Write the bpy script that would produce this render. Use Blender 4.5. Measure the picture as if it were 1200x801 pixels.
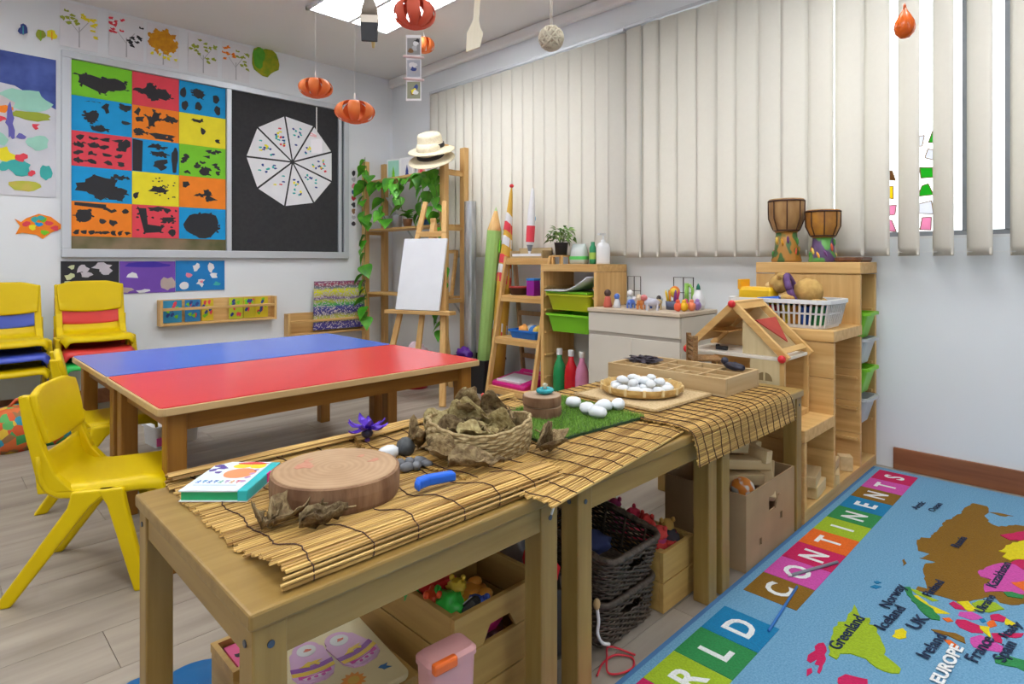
import bpy, bmesh, math, random
from mathutils import Vector, Matrix, noise

for o in list(bpy.data.objects):
    bpy.data.objects.remove(o)
SC = bpy.context.scene
COL = SC.collection
PI = math.pi
rnd = random.Random(7)
R = math.radians

# ---------------------------------------------------------------- camera, light, exposure
HC = 0.92                      # eye height
cam = bpy.data.cameras.new('camera')
camo = bpy.data.objects.new('camera', cam)
COL.objects.link(camo)
camo.location = (0, 0, HC)
camo.rotation_euler = (R(90), 0, R(45.2 - 90))
cam.sensor_width = 36
cam.lens = 703 / 1200 * 36
cam.shift_y = -(400.5 - 306.5) / 1200
cam.clip_start = 0.02
SC.camera = camo

W = bpy.data.worlds.new('world')
SC.world = W
W.use_nodes = True
bg = W.node_tree.nodes['Background']
bg.inputs[0].default_value = (0.93, 0.96, 1.0, 1)
bg.inputs[1].default_value = 2.6
SC.view_settings.view_transform = 'Standard'
SC.view_settings.look = 'None'
SC.view_settings.exposure = 0.58
SC.view_settings.gamma = 1
SC.view_settings.use_curve_mapping = False
LAMP = 9.0                     # radiance of the ceiling panels

WX, WY, CZ = 3.10, 4.68, 2.58  # right wall, back wall, ceiling
WL, WF = -2.3, -2.4            # walls behind the camera

# ---------------------------------------------------------------- materials
MATS = {}
def mat(name, col, rough=0.5, col2=None, scale=6.0, stretch=(1, 1, 1), bump=0.0, metal=0.0, spec=0.5, detail=3.0,
        trans=0.0, alpha=1.0, lo=0.35, hi=0.65, objrand=0.0, coat=0.0):
    if name in MATS: return MATS[name]
    m = bpy.data.materials.new(name); MATS[name] = m
    m.use_nodes = True
    nt = m.node_tree; N = nt.nodes; L = nt.links
    p = N['Principled BSDF']
    p.inputs['Roughness'].default_value = rough
    p.inputs['Metallic'].default_value = metal
    p.inputs['Specular IOR Level'].default_value = spec
    p.inputs['Transmission Weight'].default_value = trans
    p.inputs['Alpha'].default_value = alpha
    p.inputs['Coat Weight'].default_value = coat
    c2 = col2 if col2 else tuple(min(1, c * 0.9) for c in col)
    tc = N.new('ShaderNodeTexCoord'); mp = N.new('ShaderNodeMapping')
    mp.inputs['Scale'].default_value = stretch
    L.new(tc.outputs['Object'], mp.inputs['Vector'])
    nz = N.new('ShaderNodeTexNoise'); nz.inputs['Scale'].default_value = scale; nz.inputs['Detail'].default_value = detail
    if objrand:
        oi = N.new('ShaderNodeObjectInfo'); va = N.new('ShaderNodeVectorMath'); va.operation = 'ADD'
        ml = N.new('ShaderNodeMath'); ml.operation = 'MULTIPLY'; ml.inputs[1].default_value = 37.0
        L.new(oi.outputs['Random'], ml.inputs[0]); L.new(mp.outputs[0], va.inputs[0]); L.new(ml.outputs[0], va.inputs[1])
        L.new(va.outputs[0], nz.inputs['Vector'])
    else:
        L.new(mp.outputs[0], nz.inputs['Vector'])
    cr = N.new('ShaderNodeValToRGB')
    cr.color_ramp.elements[0].position = lo; cr.color_ramp.elements[0].color = (*col, 1)
    cr.color_ramp.elements[1].position = hi; cr.color_ramp.elements[1].color = (*c2, 1)
    L.new(nz.outputs['Fac'], cr.inputs['Fac'])
    if objrand:
        hs = N.new('ShaderNodeHueSaturation')
        mr = N.new('ShaderNodeMapRange'); mr.inputs['To Min'].default_value = 1 - objrand; mr.inputs['To Max'].default_value = 1 + objrand
        L.new(oi.outputs['Random'], mr.inputs['Value']); L.new(mr.outputs[0], hs.inputs['Value'])
        L.new(cr.outputs['Color'], hs.inputs['Color']); L.new(hs.outputs['Color'], p.inputs['Base Color'])
    else:
        L.new(cr.outputs['Color'], p.inputs['Base Color'])
    if bump:
        b = N.new('ShaderNodeBump'); b.inputs['Strength'].default_value = bump; b.inputs['Distance'].default_value = 0.01
        L.new(nz.outputs['Fac'], b.inputs['Height']); L.new(b.outputs[0], p.inputs['Normal'])
    return m

def wood(name, c1, c2, axis='x', rough=0.5, scale=5.0, objrand=0.06, coat=0.0):
    st = {'x': (0.6, 9, 9), 'y': (9, 0.6, 9), 'z': (9, 9, 0.6)}[axis]
    return mat(name, c1, rough, c2, scale, st, bump=0.03, detail=4, lo=0.3, hi=0.72, objrand=objrand, coat=coat)

def translucent(name, col, f=0.45, rough=0.8):
    if name in MATS: return MATS[name]
    m = bpy.data.materials.new(name); MATS[name] = m; m.use_nodes = True
    nt = m.node_tree; N = nt.nodes; L = nt.links
    out = N['Material Output']; N.remove(N['Principled BSDF'])
    d = N.new('ShaderNodeBsdfDiffuse'); t = N.new('ShaderNodeBsdfTranslucent'); mx = N.new('ShaderNodeMixShader')
    tc = N.new('ShaderNodeTexCoord'); nz = N.new('ShaderNodeTexNoise'); nz.inputs['Scale'].default_value = 60
    cr = N.new('ShaderNodeValToRGB'); cr.color_ramp.elements[0].color = (*[c * 0.96 for c in col], 1); cr.color_ramp.elements[1].color = (*col, 1)
    L.new(tc.outputs['Object'], nz.inputs['Vector']); L.new(nz.outputs['Fac'], cr.inputs['Fac'])
    L.new(cr.outputs['Color'], d.inputs['Color']); L.new(cr.outputs['Color'], t.inputs['Color'])
    mx.inputs[0].default_value = f
    L.new(d.outputs[0], mx.inputs[1]); L.new(t.outputs[0], mx.inputs[2]); L.new(mx.outputs[0], out.inputs['Surface'])
    return m

def emis(name, col, st):
    if name in MATS: return MATS[name]
    m = bpy.data.materials.new(name); MATS[name] = m; m.use_nodes = True
    p = m.node_tree.nodes['Principled BSDF']
    p.inputs['Base Color'].default_value = (*col, 1)
    p.inputs['Emission Color'].default_value = (*col, 1); p.inputs['Emission Strength'].default_value = st
    return m

def glass(name, col=(1, 1, 1), rough=0.0):
    if name in MATS: return MATS[name]
    m = bpy.data.materials.new(name); MATS[name] = m; m.use_nodes = True
    nt = m.node_tree; N = nt.nodes; L = nt.links
    N.remove(N['Principled BSDF'])
    t = N.new('ShaderNodeBsdfTransparent'); t.inputs[0].default_value = (*col, 1)
    g = N.new('ShaderNodeBsdfGlossy'); g.inputs['Roughness'].default_value = rough
    mx = N.new('ShaderNodeMixShader'); fr = N.new('ShaderNodeFresnel'); fr.inputs[0].default_value = 1.3
    L.new(fr.outputs[0], mx.inputs[0]); L.new(t.outputs[0], mx.inputs[1]); L.new(g.outputs[0], mx.inputs[2])
    L.new(mx.outputs[0], N['Material Output'].inputs['Surface'])
    return m

PLAIN = {}
def col(c, rough=0.5, **k):
    key = tuple(round(x, 3) for x in c) + (rough,)
    if key not in PLAIN:
        PLAIN[key] = mat('paint_%d' % len(PLAIN), c, rough, tuple(x * 0.93 for x in c), 14, **k)
    return PLAIN[key]

WHITE = (0.82, 0.82, 0.80)
m_wall = mat('wall_paint', (0.82, 0.85, 0.88), 0.7, (0.79, 0.82, 0.85), 1.3, bump=0.01)
m_ceil = mat('ceiling_paint', (0.88, 0.87, 0.85), 0.8, (0.86, 0.85, 0.83), 1.0)
m_floor = mat('vinyl_plank', (0.235, 0.195, 0.155), 0.45, (0.40, 0.345, 0.285), 2.2, (0.8, 7, 7), bump=0.02, detail=6, lo=0.3, hi=0.70, objrand=0.035)
m_joint = mat('floor_joint', (0.24, 0.20, 0.17), 0.8)
m_base = wood('baseboard_wood', (0.22, 0.075, 0.03), (0.32, 0.12, 0.05), 'y', 0.4)
LW = ((0.60, 0.335, 0.105), (0.76, 0.49, 0.195))      # pale pine
m_px = wood('pine_x', *LW, 'x'); m_py = wood('pine_y', *LW, 'y'); m_pz = wood('pine_z', *LW, 'z')
TW = ((0.275, 0.160, 0.036), (0.375, 0.240, 0.068))      # olive lacquered table wood
m_tx = wood('table_wood_x', *TW, 'x', 0.42); m_ty = wood('table_wood_y', *TW, 'y', 0.42); m_tz = wood('table_wood_z', *TW, 'z', 0.42)
BW = ((0.26, 0.105, 0.012), (0.36, 0.16, 0.025))      # warm oak
m_ox = wood('oak_x', *BW, 'x', 0.4); m_oy = wood('oak_y', *BW, 'y', 0.4); m_oz = wood('oak_z', *BW, 'z', 0.4)
CW = ((0.46, 0.27, 0.07), (0.60, 0.38, 0.12))
m_cx = wood('crate_x', *CW, 'x'); m_cy = wood('crate_y', *CW, 'y'); m_cz = wood('crate_z', *CW, 'z')
m_yel = mat('yellow_plastic', (0.72, 0.52, 0.0), 0.42, (0.68, 0.48, 0.0), 5, spec=0.25)
m_redl = mat('red_laminate', (0.78, 0.055, 0.06), 0.22, (0.75, 0.05, 0.055), 2)
m_bluel = mat('blue_laminate', (0.075, 0.17, 0.70), 0.22, (0.07, 0.16, 0.66), 2)
m_alu = mat('aluminium', (0.62, 0.65, 0.69), 0.4, (0.58, 0.61, 0.65), 4, metal=0.25)
m_blind = translucent('blind_fabric', (0.82, 0.79, 0.72), 0.36)
m_black = col((0.02, 0.02, 0.022), 0.6)
m_white = mat('white_plastic', (0.80, 0.81, 0.82), 0.4, (0.77, 0.78, 0.79), 5)
m_paper = mat('white_paper', (0.82, 0.82, 0.84), 0.8, (0.78, 0.78, 0.81), 9)
m_green = mat('green_plastic', (0.22, 0.62, 0.02), 0.4, (0.20, 0.56, 0.02), 5)
m_clear = mat('frosted_plastic', (0.70, 0.73, 0.76), 0.35, (0.66, 0.69, 0.72), 5, trans=0.25)
m_bamboo = mat('bamboo_slat', (0.25, 0.12, 0.018), 0.5, (0.70, 0.45, 0.14), 1.0, (4, 190, 190), detail=3, lo=0.36, hi=0.6)
m_thread = col((0.07, 0.03, 0.02), 0.9)
m_leafgreen = mat('ivy_leaf', (0.05, 0.30, 0.015), 0.45, (0.14, 0.48, 0.03), 20, objrand=0.3)
m_dry = mat('dry_leaf', (0.13, 0.075, 0.03), 0.8, (0.34, 0.25, 0.12), 75, bump=0.9, detail=5, objrand=0.25)
m_string = col((0.75, 0.74, 0.72), 0.8)

# ---------------------------------------------------------------- mesh builder
class G:
    def __init__(s): s.b = bmesh.new()
    def pts(s, vs, fs):
        bv = [s.b.verts.new(v) for v in vs]
        for f in fs:
            try: s.b.faces.new([bv[i] for i in f])
            except ValueError: pass
        return s
    def box(s, x0, x1, y0, y1, z0, z1, M=None):
        v = [Vector((x, y, z)) for z in (z0, z1) for y in (y0, y1) for x in (x0, x1)]
        if M: v = [M @ p for p in v]
        return s.pts(v, [(0, 2, 3, 1), (4, 5, 7, 6), (0, 1, 5, 4), (2, 6, 7, 3), (0, 4, 6, 2), (1, 3, 7, 5)])
    def cbox(s, c, d, M=None):
        c = Vector(c); m = Matrix.Translation(c) @ (M.to_4x4() if M else Matrix())
        return s.box(-d[0] / 2, d[0] / 2, -d[1] / 2, d[1] / 2, -d[2] / 2, d[2] / 2, m)
    def bar(s, p0, p1, w0, d0, w1=None, d1=None, side=(0, 1, 0)):
        p0, p1 = Vector(p0), Vector(p1); w1 = w0 if w1 is None else w1; d1 = d0 if d1 is None else d1
        ax = (p1 - p0).normalized(); sd = Vector(side); sd = (sd - ax * sd.dot(ax)).normalized(); up = ax.cross(sd)
        v = []
        for p, w, d in ((p0, w0, d0), (p1, w1, d1)):
            for a, b in ((-1, -1), (1, -1), (1, 1), (-1, 1)):
                v.append(p + sd * a * w / 2 + up * b * d / 2)
        return s.pts(v, [(3, 2, 1, 0), (4, 5, 6, 7), (0, 1, 5, 4), (1, 2, 6, 5), (2, 3, 7, 6), (3, 0, 4, 7)])
    def loft(s, loops, cap0=True, cap1=True, close=True):
        n = len(loops[0]); bl = [[s.b.verts.new(p) for p in l] for l in loops]
        for a, b in zip(bl, bl[1:]):
            for i in range(n if close else n - 1):
                j = (i + 1) % n
                try: s.b.faces.new((a[i], a[j], b[j], b[i]))
                except ValueError: pass
        if cap0: s.b.faces.new(list(reversed(bl[0])))
        if cap1: s.b.faces.new(bl[-1])
        return s
    def lathe(s, prof, n=20, c=(0, 0, 0), M=None, cap0=True, cap1=True, sx=1, sy=1):
        ls = []
        for r, z in prof:
            l = [Vector((c[0] + sx * r * math.cos(2 * PI * i / n), c[1] + sy * r * math.sin(2 * PI * i / n), c[2] + z)) for i in range(n)]
            if M: l = [M @ p for p in l]
            ls.append(l)
        return s.loft(ls, cap0, cap1)
    def tube(s, ps, r, n=8, r1=None):
        ps = [Vector(p) for p in ps]; m = len(ps); ls = []
        prev = None
        for i, p in enumerate(ps):
            t = (ps[min(i + 1, m - 1)] - ps[max(i - 1, 0)])
            t = t.normalized() if t.length > 1e-9 else Vector((0, 0, 1))
            a = prev if prev is not None else (Vector((1, 0, 0)) if abs(t.x) < 0.9 else Vector((0, 1, 0)))
            a = (a - t * a.dot(t)).normalized(); prev = a; b = t.cross(a)
            rr = r if r1 is None else r + (r1 - r) * i / max(1, m - 1)
            ls.append([p + (a * math.cos(2 * PI * k / n) + b * math.sin(2 * PI * k / n)) * rr for k in range(n)])
        return s.loft(ls)
    def prism(s, poly, d0, d1, f):
        n = len(poly)
        a = [f(x, y, d0) for x, y in poly]; b = [f(x, y, d1) for x, y in poly]
        return s.loft([a, b])
    def poly(s, ps):
        return s.pts([Vector(p) for p in ps], [tuple(range(len(ps)))])
    def blob(s, c, r, sub=2, amp=0.0, fr=2.0, seed=0, M=None):
        t = bmesh.new(); bmesh.ops.create_icosphere(t, subdivisions=sub, radius=1)
        vs = []; fs = [[v.index for v in f.verts] for f in t.faces]
        for v in t.verts:
            k = 1 + amp * noise.noise(v.co * fr + Vector((seed * 3.7, seed * 1.3, seed)))
            p = Vector((v.co.x * r[0] * k, v.co.y * r[1] * k, v.co.z * r[2] * k))
            if M: p = M @ p
            vs.append(p + Vector(c))
        t.free()
        return s.pts(vs, fs)
    def done(s, name, m=None, parent=None, smooth=False, bevel=0.0, solid=0.0, loc=None, rot=None, weld=False, sub=0, seg=2, soff=-1):
        bmesh.ops.recalc_face_normals(s.b, faces=s.b.faces[:]) if not solid else None
        if weld: bmesh.ops.remove_doubles(s.b, verts=s.b.verts[:], dist=1e-5)
        me = bpy.data.meshes.new(name); s.b.to_mesh(me); s.b.free()
        if smooth:
            for p in me.polygons: p.use_smooth = True
        if m: me.materials.append(m)
        o = bpy.data.objects.new(name, me); COL.objects.link(o)
        if parent: o.parent = parent
        if loc: o.location = loc
        if rot: o.rotation_euler = rot
        if solid:
            d = o.modifiers.new('thickness', 'SOLIDIFY'); d.thickness = solid; d.offset = soff
        if bevel:
            d = o.modifiers.new('bevel', 'BEVEL'); d.width = bevel; d.segments = seg; d.limit_method = 'ANGLE'; d.angle_limit = R(40)
            if not smooth: d.harden_normals = False
        if sub:
            d = o.modifiers.new('subdivision', 'SUBSURF'); d.levels = sub; d.render_levels = sub
        return o

def tag(o, label, cat, group=None):
    o['label'] = label; o['category'] = cat
    if group: o['group'] = group
    return o
def thing(name, label, cat, loc=(0, 0, 0), rz=0.0, group=None):
    o = bpy.data.objects.new(name, None); COL.objects.link(o)
    o.empty_display_size = 0.05; o.location = loc; o.rotation_euler = (0, 0, rz)
    return tag(o, label, cat, group)
def dup(root, loc, rz, label=None, group=None, rot=None):
    r = root.copy(); COL.objects.link(r); r.location = loc; r.rotation_euler = rot if rot else (0, 0, rz)
    if label: r['label'] = label
    if group: r['group'] = group
    for ch in list(root.children):
        c = ch.copy(); COL.objects.link(c); c.parent = r
        for g in list(ch.children):
            d = g.copy(); COL.objects.link(d); d.parent = c
    return r
def struct(o):
    o['kind'] = 'structure'; return o
def piece(src, name, parent, loc=(0, 0, 0), rot=(0, 0, 0), scale=None, m=None):
    """another piece that shares the mesh of src"""
    o = src.copy(); COL.objects.link(o); o.name = name; o.parent = parent
    o.location = loc; o.rotation_euler = rot
    if scale: o.scale = scale
    return o
def rrect(w, d, r, z, n=4, cx=0, cy=0):
    out = []
    for qx, qy, a0 in ((1, 1, 0), (-1, 1, 90), (-1, -1, 180), (1, -1, 270)):
        for i in range(n + 1):
            a = R(a0 + 90 * i / n)
            out.append(Vector((cx + qx * (w / 2 - r) + r * math.cos(a), cy + qy * (d / 2 - r) + r * math.sin(a), z)))
    return out
def smooth(ps, n=6):
    ps = [Vector(p) for p in ps]; e = [ps[0] * 2 - ps[1]] + ps + [ps[-1] * 2 - ps[-2]]; out = []
    for i in range(1, len(e) - 2):
        for k in range(n):
            t = k / n; a, b, c, d = e[i - 1:i + 3]
            out.append(.5 * (2 * b + (c - a) * t + (2 * a - 5 * b + 4 * c - d) * t * t + (3 * b - a - 3 * c + d) * t ** 3))
    return out + [ps[-1]]
def blobpoly(cx, cy, rx, ry, n=14, seed=0, rough=0.35):
    q = random.Random(seed); ph = [q.uniform(0, 6.28) for _ in range(4)]
    out = []
    for i in range(n):
        a = 2 * PI * i / n
        k = 1 + rough * (0.5 * math.sin(2 * a + ph[0]) + 0.4 * math.sin(3 * a + ph[1]) + 0.4 * math.sin(5 * a + ph[2])) + q.uniform(-rough, rough) * 0.5
        out.append((cx + rx * k * math.cos(a), cy + ry * k * math.sin(a)))
    return out
FACE_NY = lambda x, y, d: Vector((x, -d, y))     # picture plane facing -Y
FLAT = lambda x, y, d: Vector((x, y, d))         # picture plane facing up
def marks(polys, name, m, parent, f, d0, d1):
    g = G()
    for i, p in enumerate(polys): g.prism(p, d0, d1 + .00003 * i, f)
    o = g.done(name, m, parent)
    if len(polys) > 1: o['kind'] = 'stuff'
    return o
def text(s, size, name, m, parent, loc, rot=(0, 0, 0), sx=1.0, ext=0.0004, align='LEFT', off=0.0):
    cu = bpy.data.curves.new(name, 'FONT'); cu.body = s; cu.size = size; cu.extrude = ext; cu.align_x = align; cu.offset = off
    cu.resolution_u = 3
    t = bpy.data.objects.new(name, cu); COL.objects.link(t)
    dg = bpy.context.evaluated_depsgraph_get()
    me = bpy.data.meshes.new_from_object(t.evaluated_get(dg)); bpy.data.objects.remove(t)
    me.materials.clear(); me.materials.append(m)
    o = bpy.data.objects.new(name, me); COL.objects.link(o)
    if parent: o.parent = parent
    o.location = loc; o.rotation_euler = rot; o.scale = (sx, 1, 1)
    return o

# ---------------------------------------------------------------- the room
fl = struct(G().box(WL, WX + .14, WF, WY + .12, -0.06, -0.012).done('floor', m_joint))
pw, plen = 0.19, 1.25
pk = None; row = 0; y = WF
while y < WY:
    x = WL - (row * 0.47 % plen)
    while x < WX:
        x0, x1, y1 = max(x, WL), min(x + plen, WX), min(y + pw, WY)
        if x1 - x0 > 0.03:
            full = (x1 - x0 > plen - 1e-6 and y1 - y > pw - 1e-6)
            if full and pk is not None:
                piece(pk, 'plank', fl, (x0, y, 0))
            else:
                o = G().box(0, x1 - x0 - 0.0016, 0, y1 - y - 0.0016, -0.012, 0).done('plank', m_floor, fl, loc=(x0, y, 0))
                if full: pk = o
        x += plen
    y += pw; row += 1

W1 = (2.20, 3.80); W2 = (-0.95, 2.02); ZS, ZT = 1.02, 2.27
g = G()
g.box(WX, WX + .14, WF, WY + .12, 0, ZS); g.box(WX, WX + .14, WF, WY + .12, ZT, CZ)
for a, b in ((WF, W2[0]), (W2[1], W1[0]), (W1[1], WY + .12)): g.box(WX, WX + .14, a, b, ZS, ZT)
struct(g.done('wall_right', m_wall))
struct(G().box(WL - .1, WX, WY, WY + .12, 0, CZ).done('wall_back', m_wall))
struct(G().box(WL - .12, WL, WF, WY, 0, CZ).done('wall_left', m_wall))
struct(G().box(WL, WX, WF - .12, WF, 0, CZ).done('wall_front', m_wall))
struct(G().box(WL - .12, WX + .14, WF - .12, WY + .12, CZ, CZ + .08).done('ceiling', m_ceil))
struct(G().box(WX - .014, WX - .001, WF, 0.70, 0.0, 0.095).done('baseboard_right', m_base, bevel=.003))
struct(G().box(WL, 2.70, WY - .014, WY - .001, 0.0, 0.095).done('baseboard_back', m_base, bevel=.003))
struct(G().box(WX - .045, WX, WF, WY, 2.50, CZ).done('trim_1', m_ceil, bevel=.015, seg=3))

m_frame = mat('window_frame_metal', (0.30, 0.32, 0.35), 0.45, (0.27, 0.29, 0.32), 4, metal=0.2)
m_glass = glass('window_glass', (0.97, 0.98, 0.98))
for k, ((a, b), bars) in enumerate(((W1, (3.25, 2.73)), (W2, (0.30, 0.405, 0.44, 1.2)))):
    wn = struct(G().box(WX + .05, WX + .11, a, b, ZS, ZS + .035).box(WX + .05, WX + .11, a, b, ZT - .035, ZT)
                .box(WX + .05, WX + .11, a, a + .035, ZS, ZT).box(WX + .05, WX + .11, b - .035, b, ZS, ZT)
                .done('window_%d' % (k + 1), m_frame, bevel=.004))
    ed = sorted([a + .035] + list(bars) + [b - .035])
    for q in bars: G().box(WX + .045, WX + .115, q - .02, q + .02, ZS + .035, ZT - .035).done('mullion', m_frame, wn)
    for p, q in zip(ed, ed[1:]): G().box(WX + .08, WX + .084, p + .01, q - .01, ZS + .03, ZT - .03).done('pane', m_glass, wn)
    G().box(WX + .0, WX + .05, a, b, ZS, ZS + .012).done('sill', m_white, wn)
# ---------------------------------------------------------------- ceiling lights
m_lamp = emis('lamp_panel', (0.97, 0.985, 1.0), LAMP)
def ceiling_light(x, y, label):
    t = thing('ceiling_light', label, 'ceiling light', (x, y, CZ))
    g = G(); w, l = .31, .61
    g.box(-w, w, -l, -l + .02, -.02, 0).box(-w, w, l - .02, l, -.02, 0).box(-w, -w + .02, -l, l, -.02, 0).box(w - .02, w, -l, l, -.02, 0)
    g.box(-.012, .012, -l + .02, l - .02, -.02, -.001)
    g.done('frame', m_white, t)
    for s in (-1, 1):
        G().box(min(s * .012, s * (w - .02)), max(s * .012, s * (w - .02)), -l + .02, l - .02, -.008, -.004).done('diffuser', m_lamp, t)
        g = G()
        for i in range(1, 16):
            yy = -l + .02 + i * (2 * l - .04) / 16
            g.box(min(s * .012, s * (w - .02)), max(s * .012, s * (w - .02)), yy - .003, yy + .003, -.018, -.008)
        for i in (1, 2): g.box(s * (.012 + i * .093) - .002, s * (.012 + i * .093) + .002, -l + .02, l - .02, -.018, -.008)
        g.done('louvre', m_white, t)
    return t
ceiling_light(2.11, 3.11, 'lit rectangular grid ceiling light above the hanging paper pumpkins')
for i, (x, y) in enumerate(((0.2, 3.11), (2.11, 0.5), (0.2, 0.5), (0.2, -1.5), (-1.4, 1.8))):  # panels out of view, assumed like the visible one and added to light the room
    ceiling_light(x, y, ['unseen added ceiling light over the end of the yellow chairs', 'unseen added ceiling light over the printed rug', 'unseen added ceiling light over the near low table',
                         'unseen added ceiling light at the back of the room', 'unseen added ceiling light by the left wall'][i])

# ---------------------------------------------------------------- vertical blinds
BX = 3.02
def blind(name, label, slats, y0, y1, ztop, zbot):
    t = thing('vertical_blind', label, 'blind', (BX, (y0 + y1) / 2, 0))
    yc = (y0 + y1) / 2
    G().box(-.015, .02, y0 - yc, y1 - yc, ztop, ztop + .022).done('head_rail', m_alu, t, bevel=.004)
    first = None
    for (sy, phi) in slats:
        if first is None:
            n = 6; w = .127
            ls = []
            g = G(); h = ztop - zbot - .006
            gr = []
            for i in range(n + 1):
                a = -w / 2 + w * i / n; bow = .010 * (1 - (2 * i / n - 1) ** 2)
                gr.append([(-bow, a, zbot), (-bow, a, zbot + .04), (-bow, a, ztop - .006)])
            vs = [p for c in gr for p in c]
            fs = [(i * 3 + k, (i + 1) * 3 + k, (i + 1) * 3 + k + 1, i * 3 + k + 1) for i in range(n) for k in range(2)]
            first = g.pts(vs, fs).done('slat', m_blind, t, smooth=True, loc=(0, sy - yc, 0), rot=(0, 0, -phi), solid=.0009)
            wt = G().box(-.004, .004, -w / 2 + .002, w / 2 - .002, zbot + .002, zbot + .032).done('weight', col((.78, .74, .66), .6), first, bevel=.003)
        else:
            s = piece(first, 'slat', t, (0, sy - yc, 0), (0, 0, -phi))
            piece(wt, 'weight', s)
    g = G()
    g.tube([(.012, y0 - yc + .03, zbot + .016), (.012, y1 - yc - .03, zbot + .016)], .0012, 5)
    g.done('bead_chain', m_white, t)
    return t
sl = []
yy = 3.93
while yy > 2.11:
    sl.append((yy, R(-6 + 4 * math.sin(yy * 9)))); yy -= .1055
blind('a', 'closed cream vertical blind nearer the far corner, behind the ladder shelf', sl, 2.08, 4.0, 2.30, .955)
def phi_for(yc, p):
    th = math.atan2(yc, BX); v = max(-1, min(1, p / .127 * math.cos(th)))
    return math.acos(v) - th
sl = []
for yc_, p in ((2.02, .11), (1.905, .115), (1.79, .12), (1.67, .13), (1.555, .125), (1.45, .12), (1.335, .125), (1.215, .125), (1.10, .13), (.980, .114),
               (.857, .12), (.749, .103), (.627, .078), (.505, .072), (.385, .082), (.25, .08), (.13, .08), (.0, .09), (-.12, .09), (-.24, .09)):
    sl.append((yc_, phi_for(yc_, p)))
blind('b', 'cream vertical blind with slats partly turned open at its right end, above the drums', sl, -.35, 2.075, 2.31, .945)

# coloured film stuck on the glass, seen between the open slats
t = thing('window_film', 'stained glass style film of coloured panes seen between the open slats', 'window film', (WX + .074, .70, 1.05))
FC = [(.85, .45, .60), (.08, .55, .08), (.90, .72, .03), (.20, .45, .85), (.30, .17, .07), (.80, .80, .84), (.25, .27, .32)]
rr = random.Random(11)
for iy in range(6):
    for iz in range(6 if iy in (1, 2, 4, 5) else 4):
        ci = rr.choice((0, 0, 6, 5) if iz < 2 else ((0, 2, 4, 1) if iz == 2 else (1, 5, 4, 3, 1)))
        a, b = -.21 + iy * .07, .0 + iz * .075
        q = [(a + rr.uniform(.004, .018), b + rr.uniform(.004, .02)), (a + .066 + rr.uniform(-.014, 0), b + rr.uniform(.004, .03)), (a + .066 + rr.uniform(-.02, 0), b + .071 + rr.uniform(-.02, 0)), (a + rr.uniform(.004, .025), b + .071 + rr.uniform(-.025, 0))]
        if iz >= 4: q = [(x_ + (iz - 3) * .02 * (1 if iy > 2 else -1), z_) for x_, z_ in q]
        G().prism(q, -.003, 0, lambda x, y, d: Vector((d, x, y))).done('coloured_pane', translucent('film_%d' % ci, FC[ci], .75), t)
        g = G()
        for u, v in zip(q, q[1:] + q[:1]): g.bar((-.004, u[0], u[1]), (-.004, v[0], v[1]), .002, .004, side=(1, 0, 0))
        g.done('lead_line', col((.30, .18, .08), .6), t)

# ---------------------------------------------------------------- the board wall
BY = WY - .004
nb = thing('notice_board', 'large grey metal framed board with coloured prints left and dark felt right', 'notice board', (.645, WY, .947))
bw, bh = 1.995, 1.303
def fb(x0, x1, z0, z1): G().box(x0, x1, -.035, -.002, z0, z1).done('frame_bar', m_alu, nb, bevel=.004)
fb(0, bw, bh - .045, bh); fb(0, bw, 0, .055); fb(0, .05, .055, bh - .045); fb(bw - .045, bw, .055, bh - .045); fb(.99, 1.025, .055, bh - .045)
fb(bw - .095, bw - .068, .055, bh - .045)
G().box(bw - .067, bw - .046, -.02, -.003, .055, bh - .045).done('dark_channel', col((.10, .11, .13), .5), nb)
G().box(.05, .99, -.012, -.002, .055, bh - .045).done('left_panel', mat('olive_photo', (.10, .10, .03), .6, (.25, .18, .10), 5), nb)
G().box(1.025, bw - .06, -.014, -.002, .055, bh - .045).done('felt_panel', mat('grey_felt', (.034, .034, .037), .95, (.040, .040, .043), 40), nb)
PC = {'green': (.20, .62, .02), 'red': (.80, .06, .09), 'blue': (.0, .33, .70), 'orange': (.95, .25, .01), 'yellow': (.90, .78, .02), 'black': (.025, .025, .03),
      'purple': (.18, .07, .45), 'white': (.8, .8, .82), 'teal': (.05, .45, .42), 'mint': (.35, .68, .55), 'navy': (.04, .07, .28), 'pink': (.85, .25, .35), 'olive': (.35, .42, .04), 'brown': (.25, .13, .05), 'grey': (.5, .5, .52)}
def pm(n): return col(PC[n], .75)
def sheet(name, label, cat, x, z, w, h, c, y=BY, group=None, rz=0, th=.0015, tilt=0):
    t = thing(name, label, cat, (x, y, z), rz, group)
    if tilt: t.rotation_euler = (0, tilt, rz)
    G().box(-w / 2, w / 2, -th, 0, -h / 2, h / 2).done('paper', c if not isinstance(c, str) else pm(c), t)
    return t
def mk(t, polys, c, d=.0016, n='paint'):
    return marks(polys, n, pm(c) if isinstance(c, str) else c, t, FACE_NY, d, d + .0006)
cx_ = [(.696, 1.03), (1.03, 1.317), (1.317, 1.632)]
grid = [('green', 'red', 'blue'), ('blue', 'orange', 'yellow'), ('red', 'blue', 'green'), ('blue', 'yellow', 'orange'), ('orange', 'red', 'blue')]
desc = [['one wide black splodge', 'a black fish shaped blot', 'six black leaf prints'], ['loose black leaf and heart marks', 'black diamond scribbles', 'a few thin black strokes'],
        ['rows of small black dabs', 'a black bar and curling black shapes', 'black dots and dashes'], ['a big ragged black patch', 'one spattered black star', 'a black crab shaped blot'],
        ['black dots over a black fringe', 'a black boot shape and dots', 'nearly covered in black paint']]
rown = ['top row', 'second row', 'third row', 'fourth row', 'bottom row']
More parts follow.
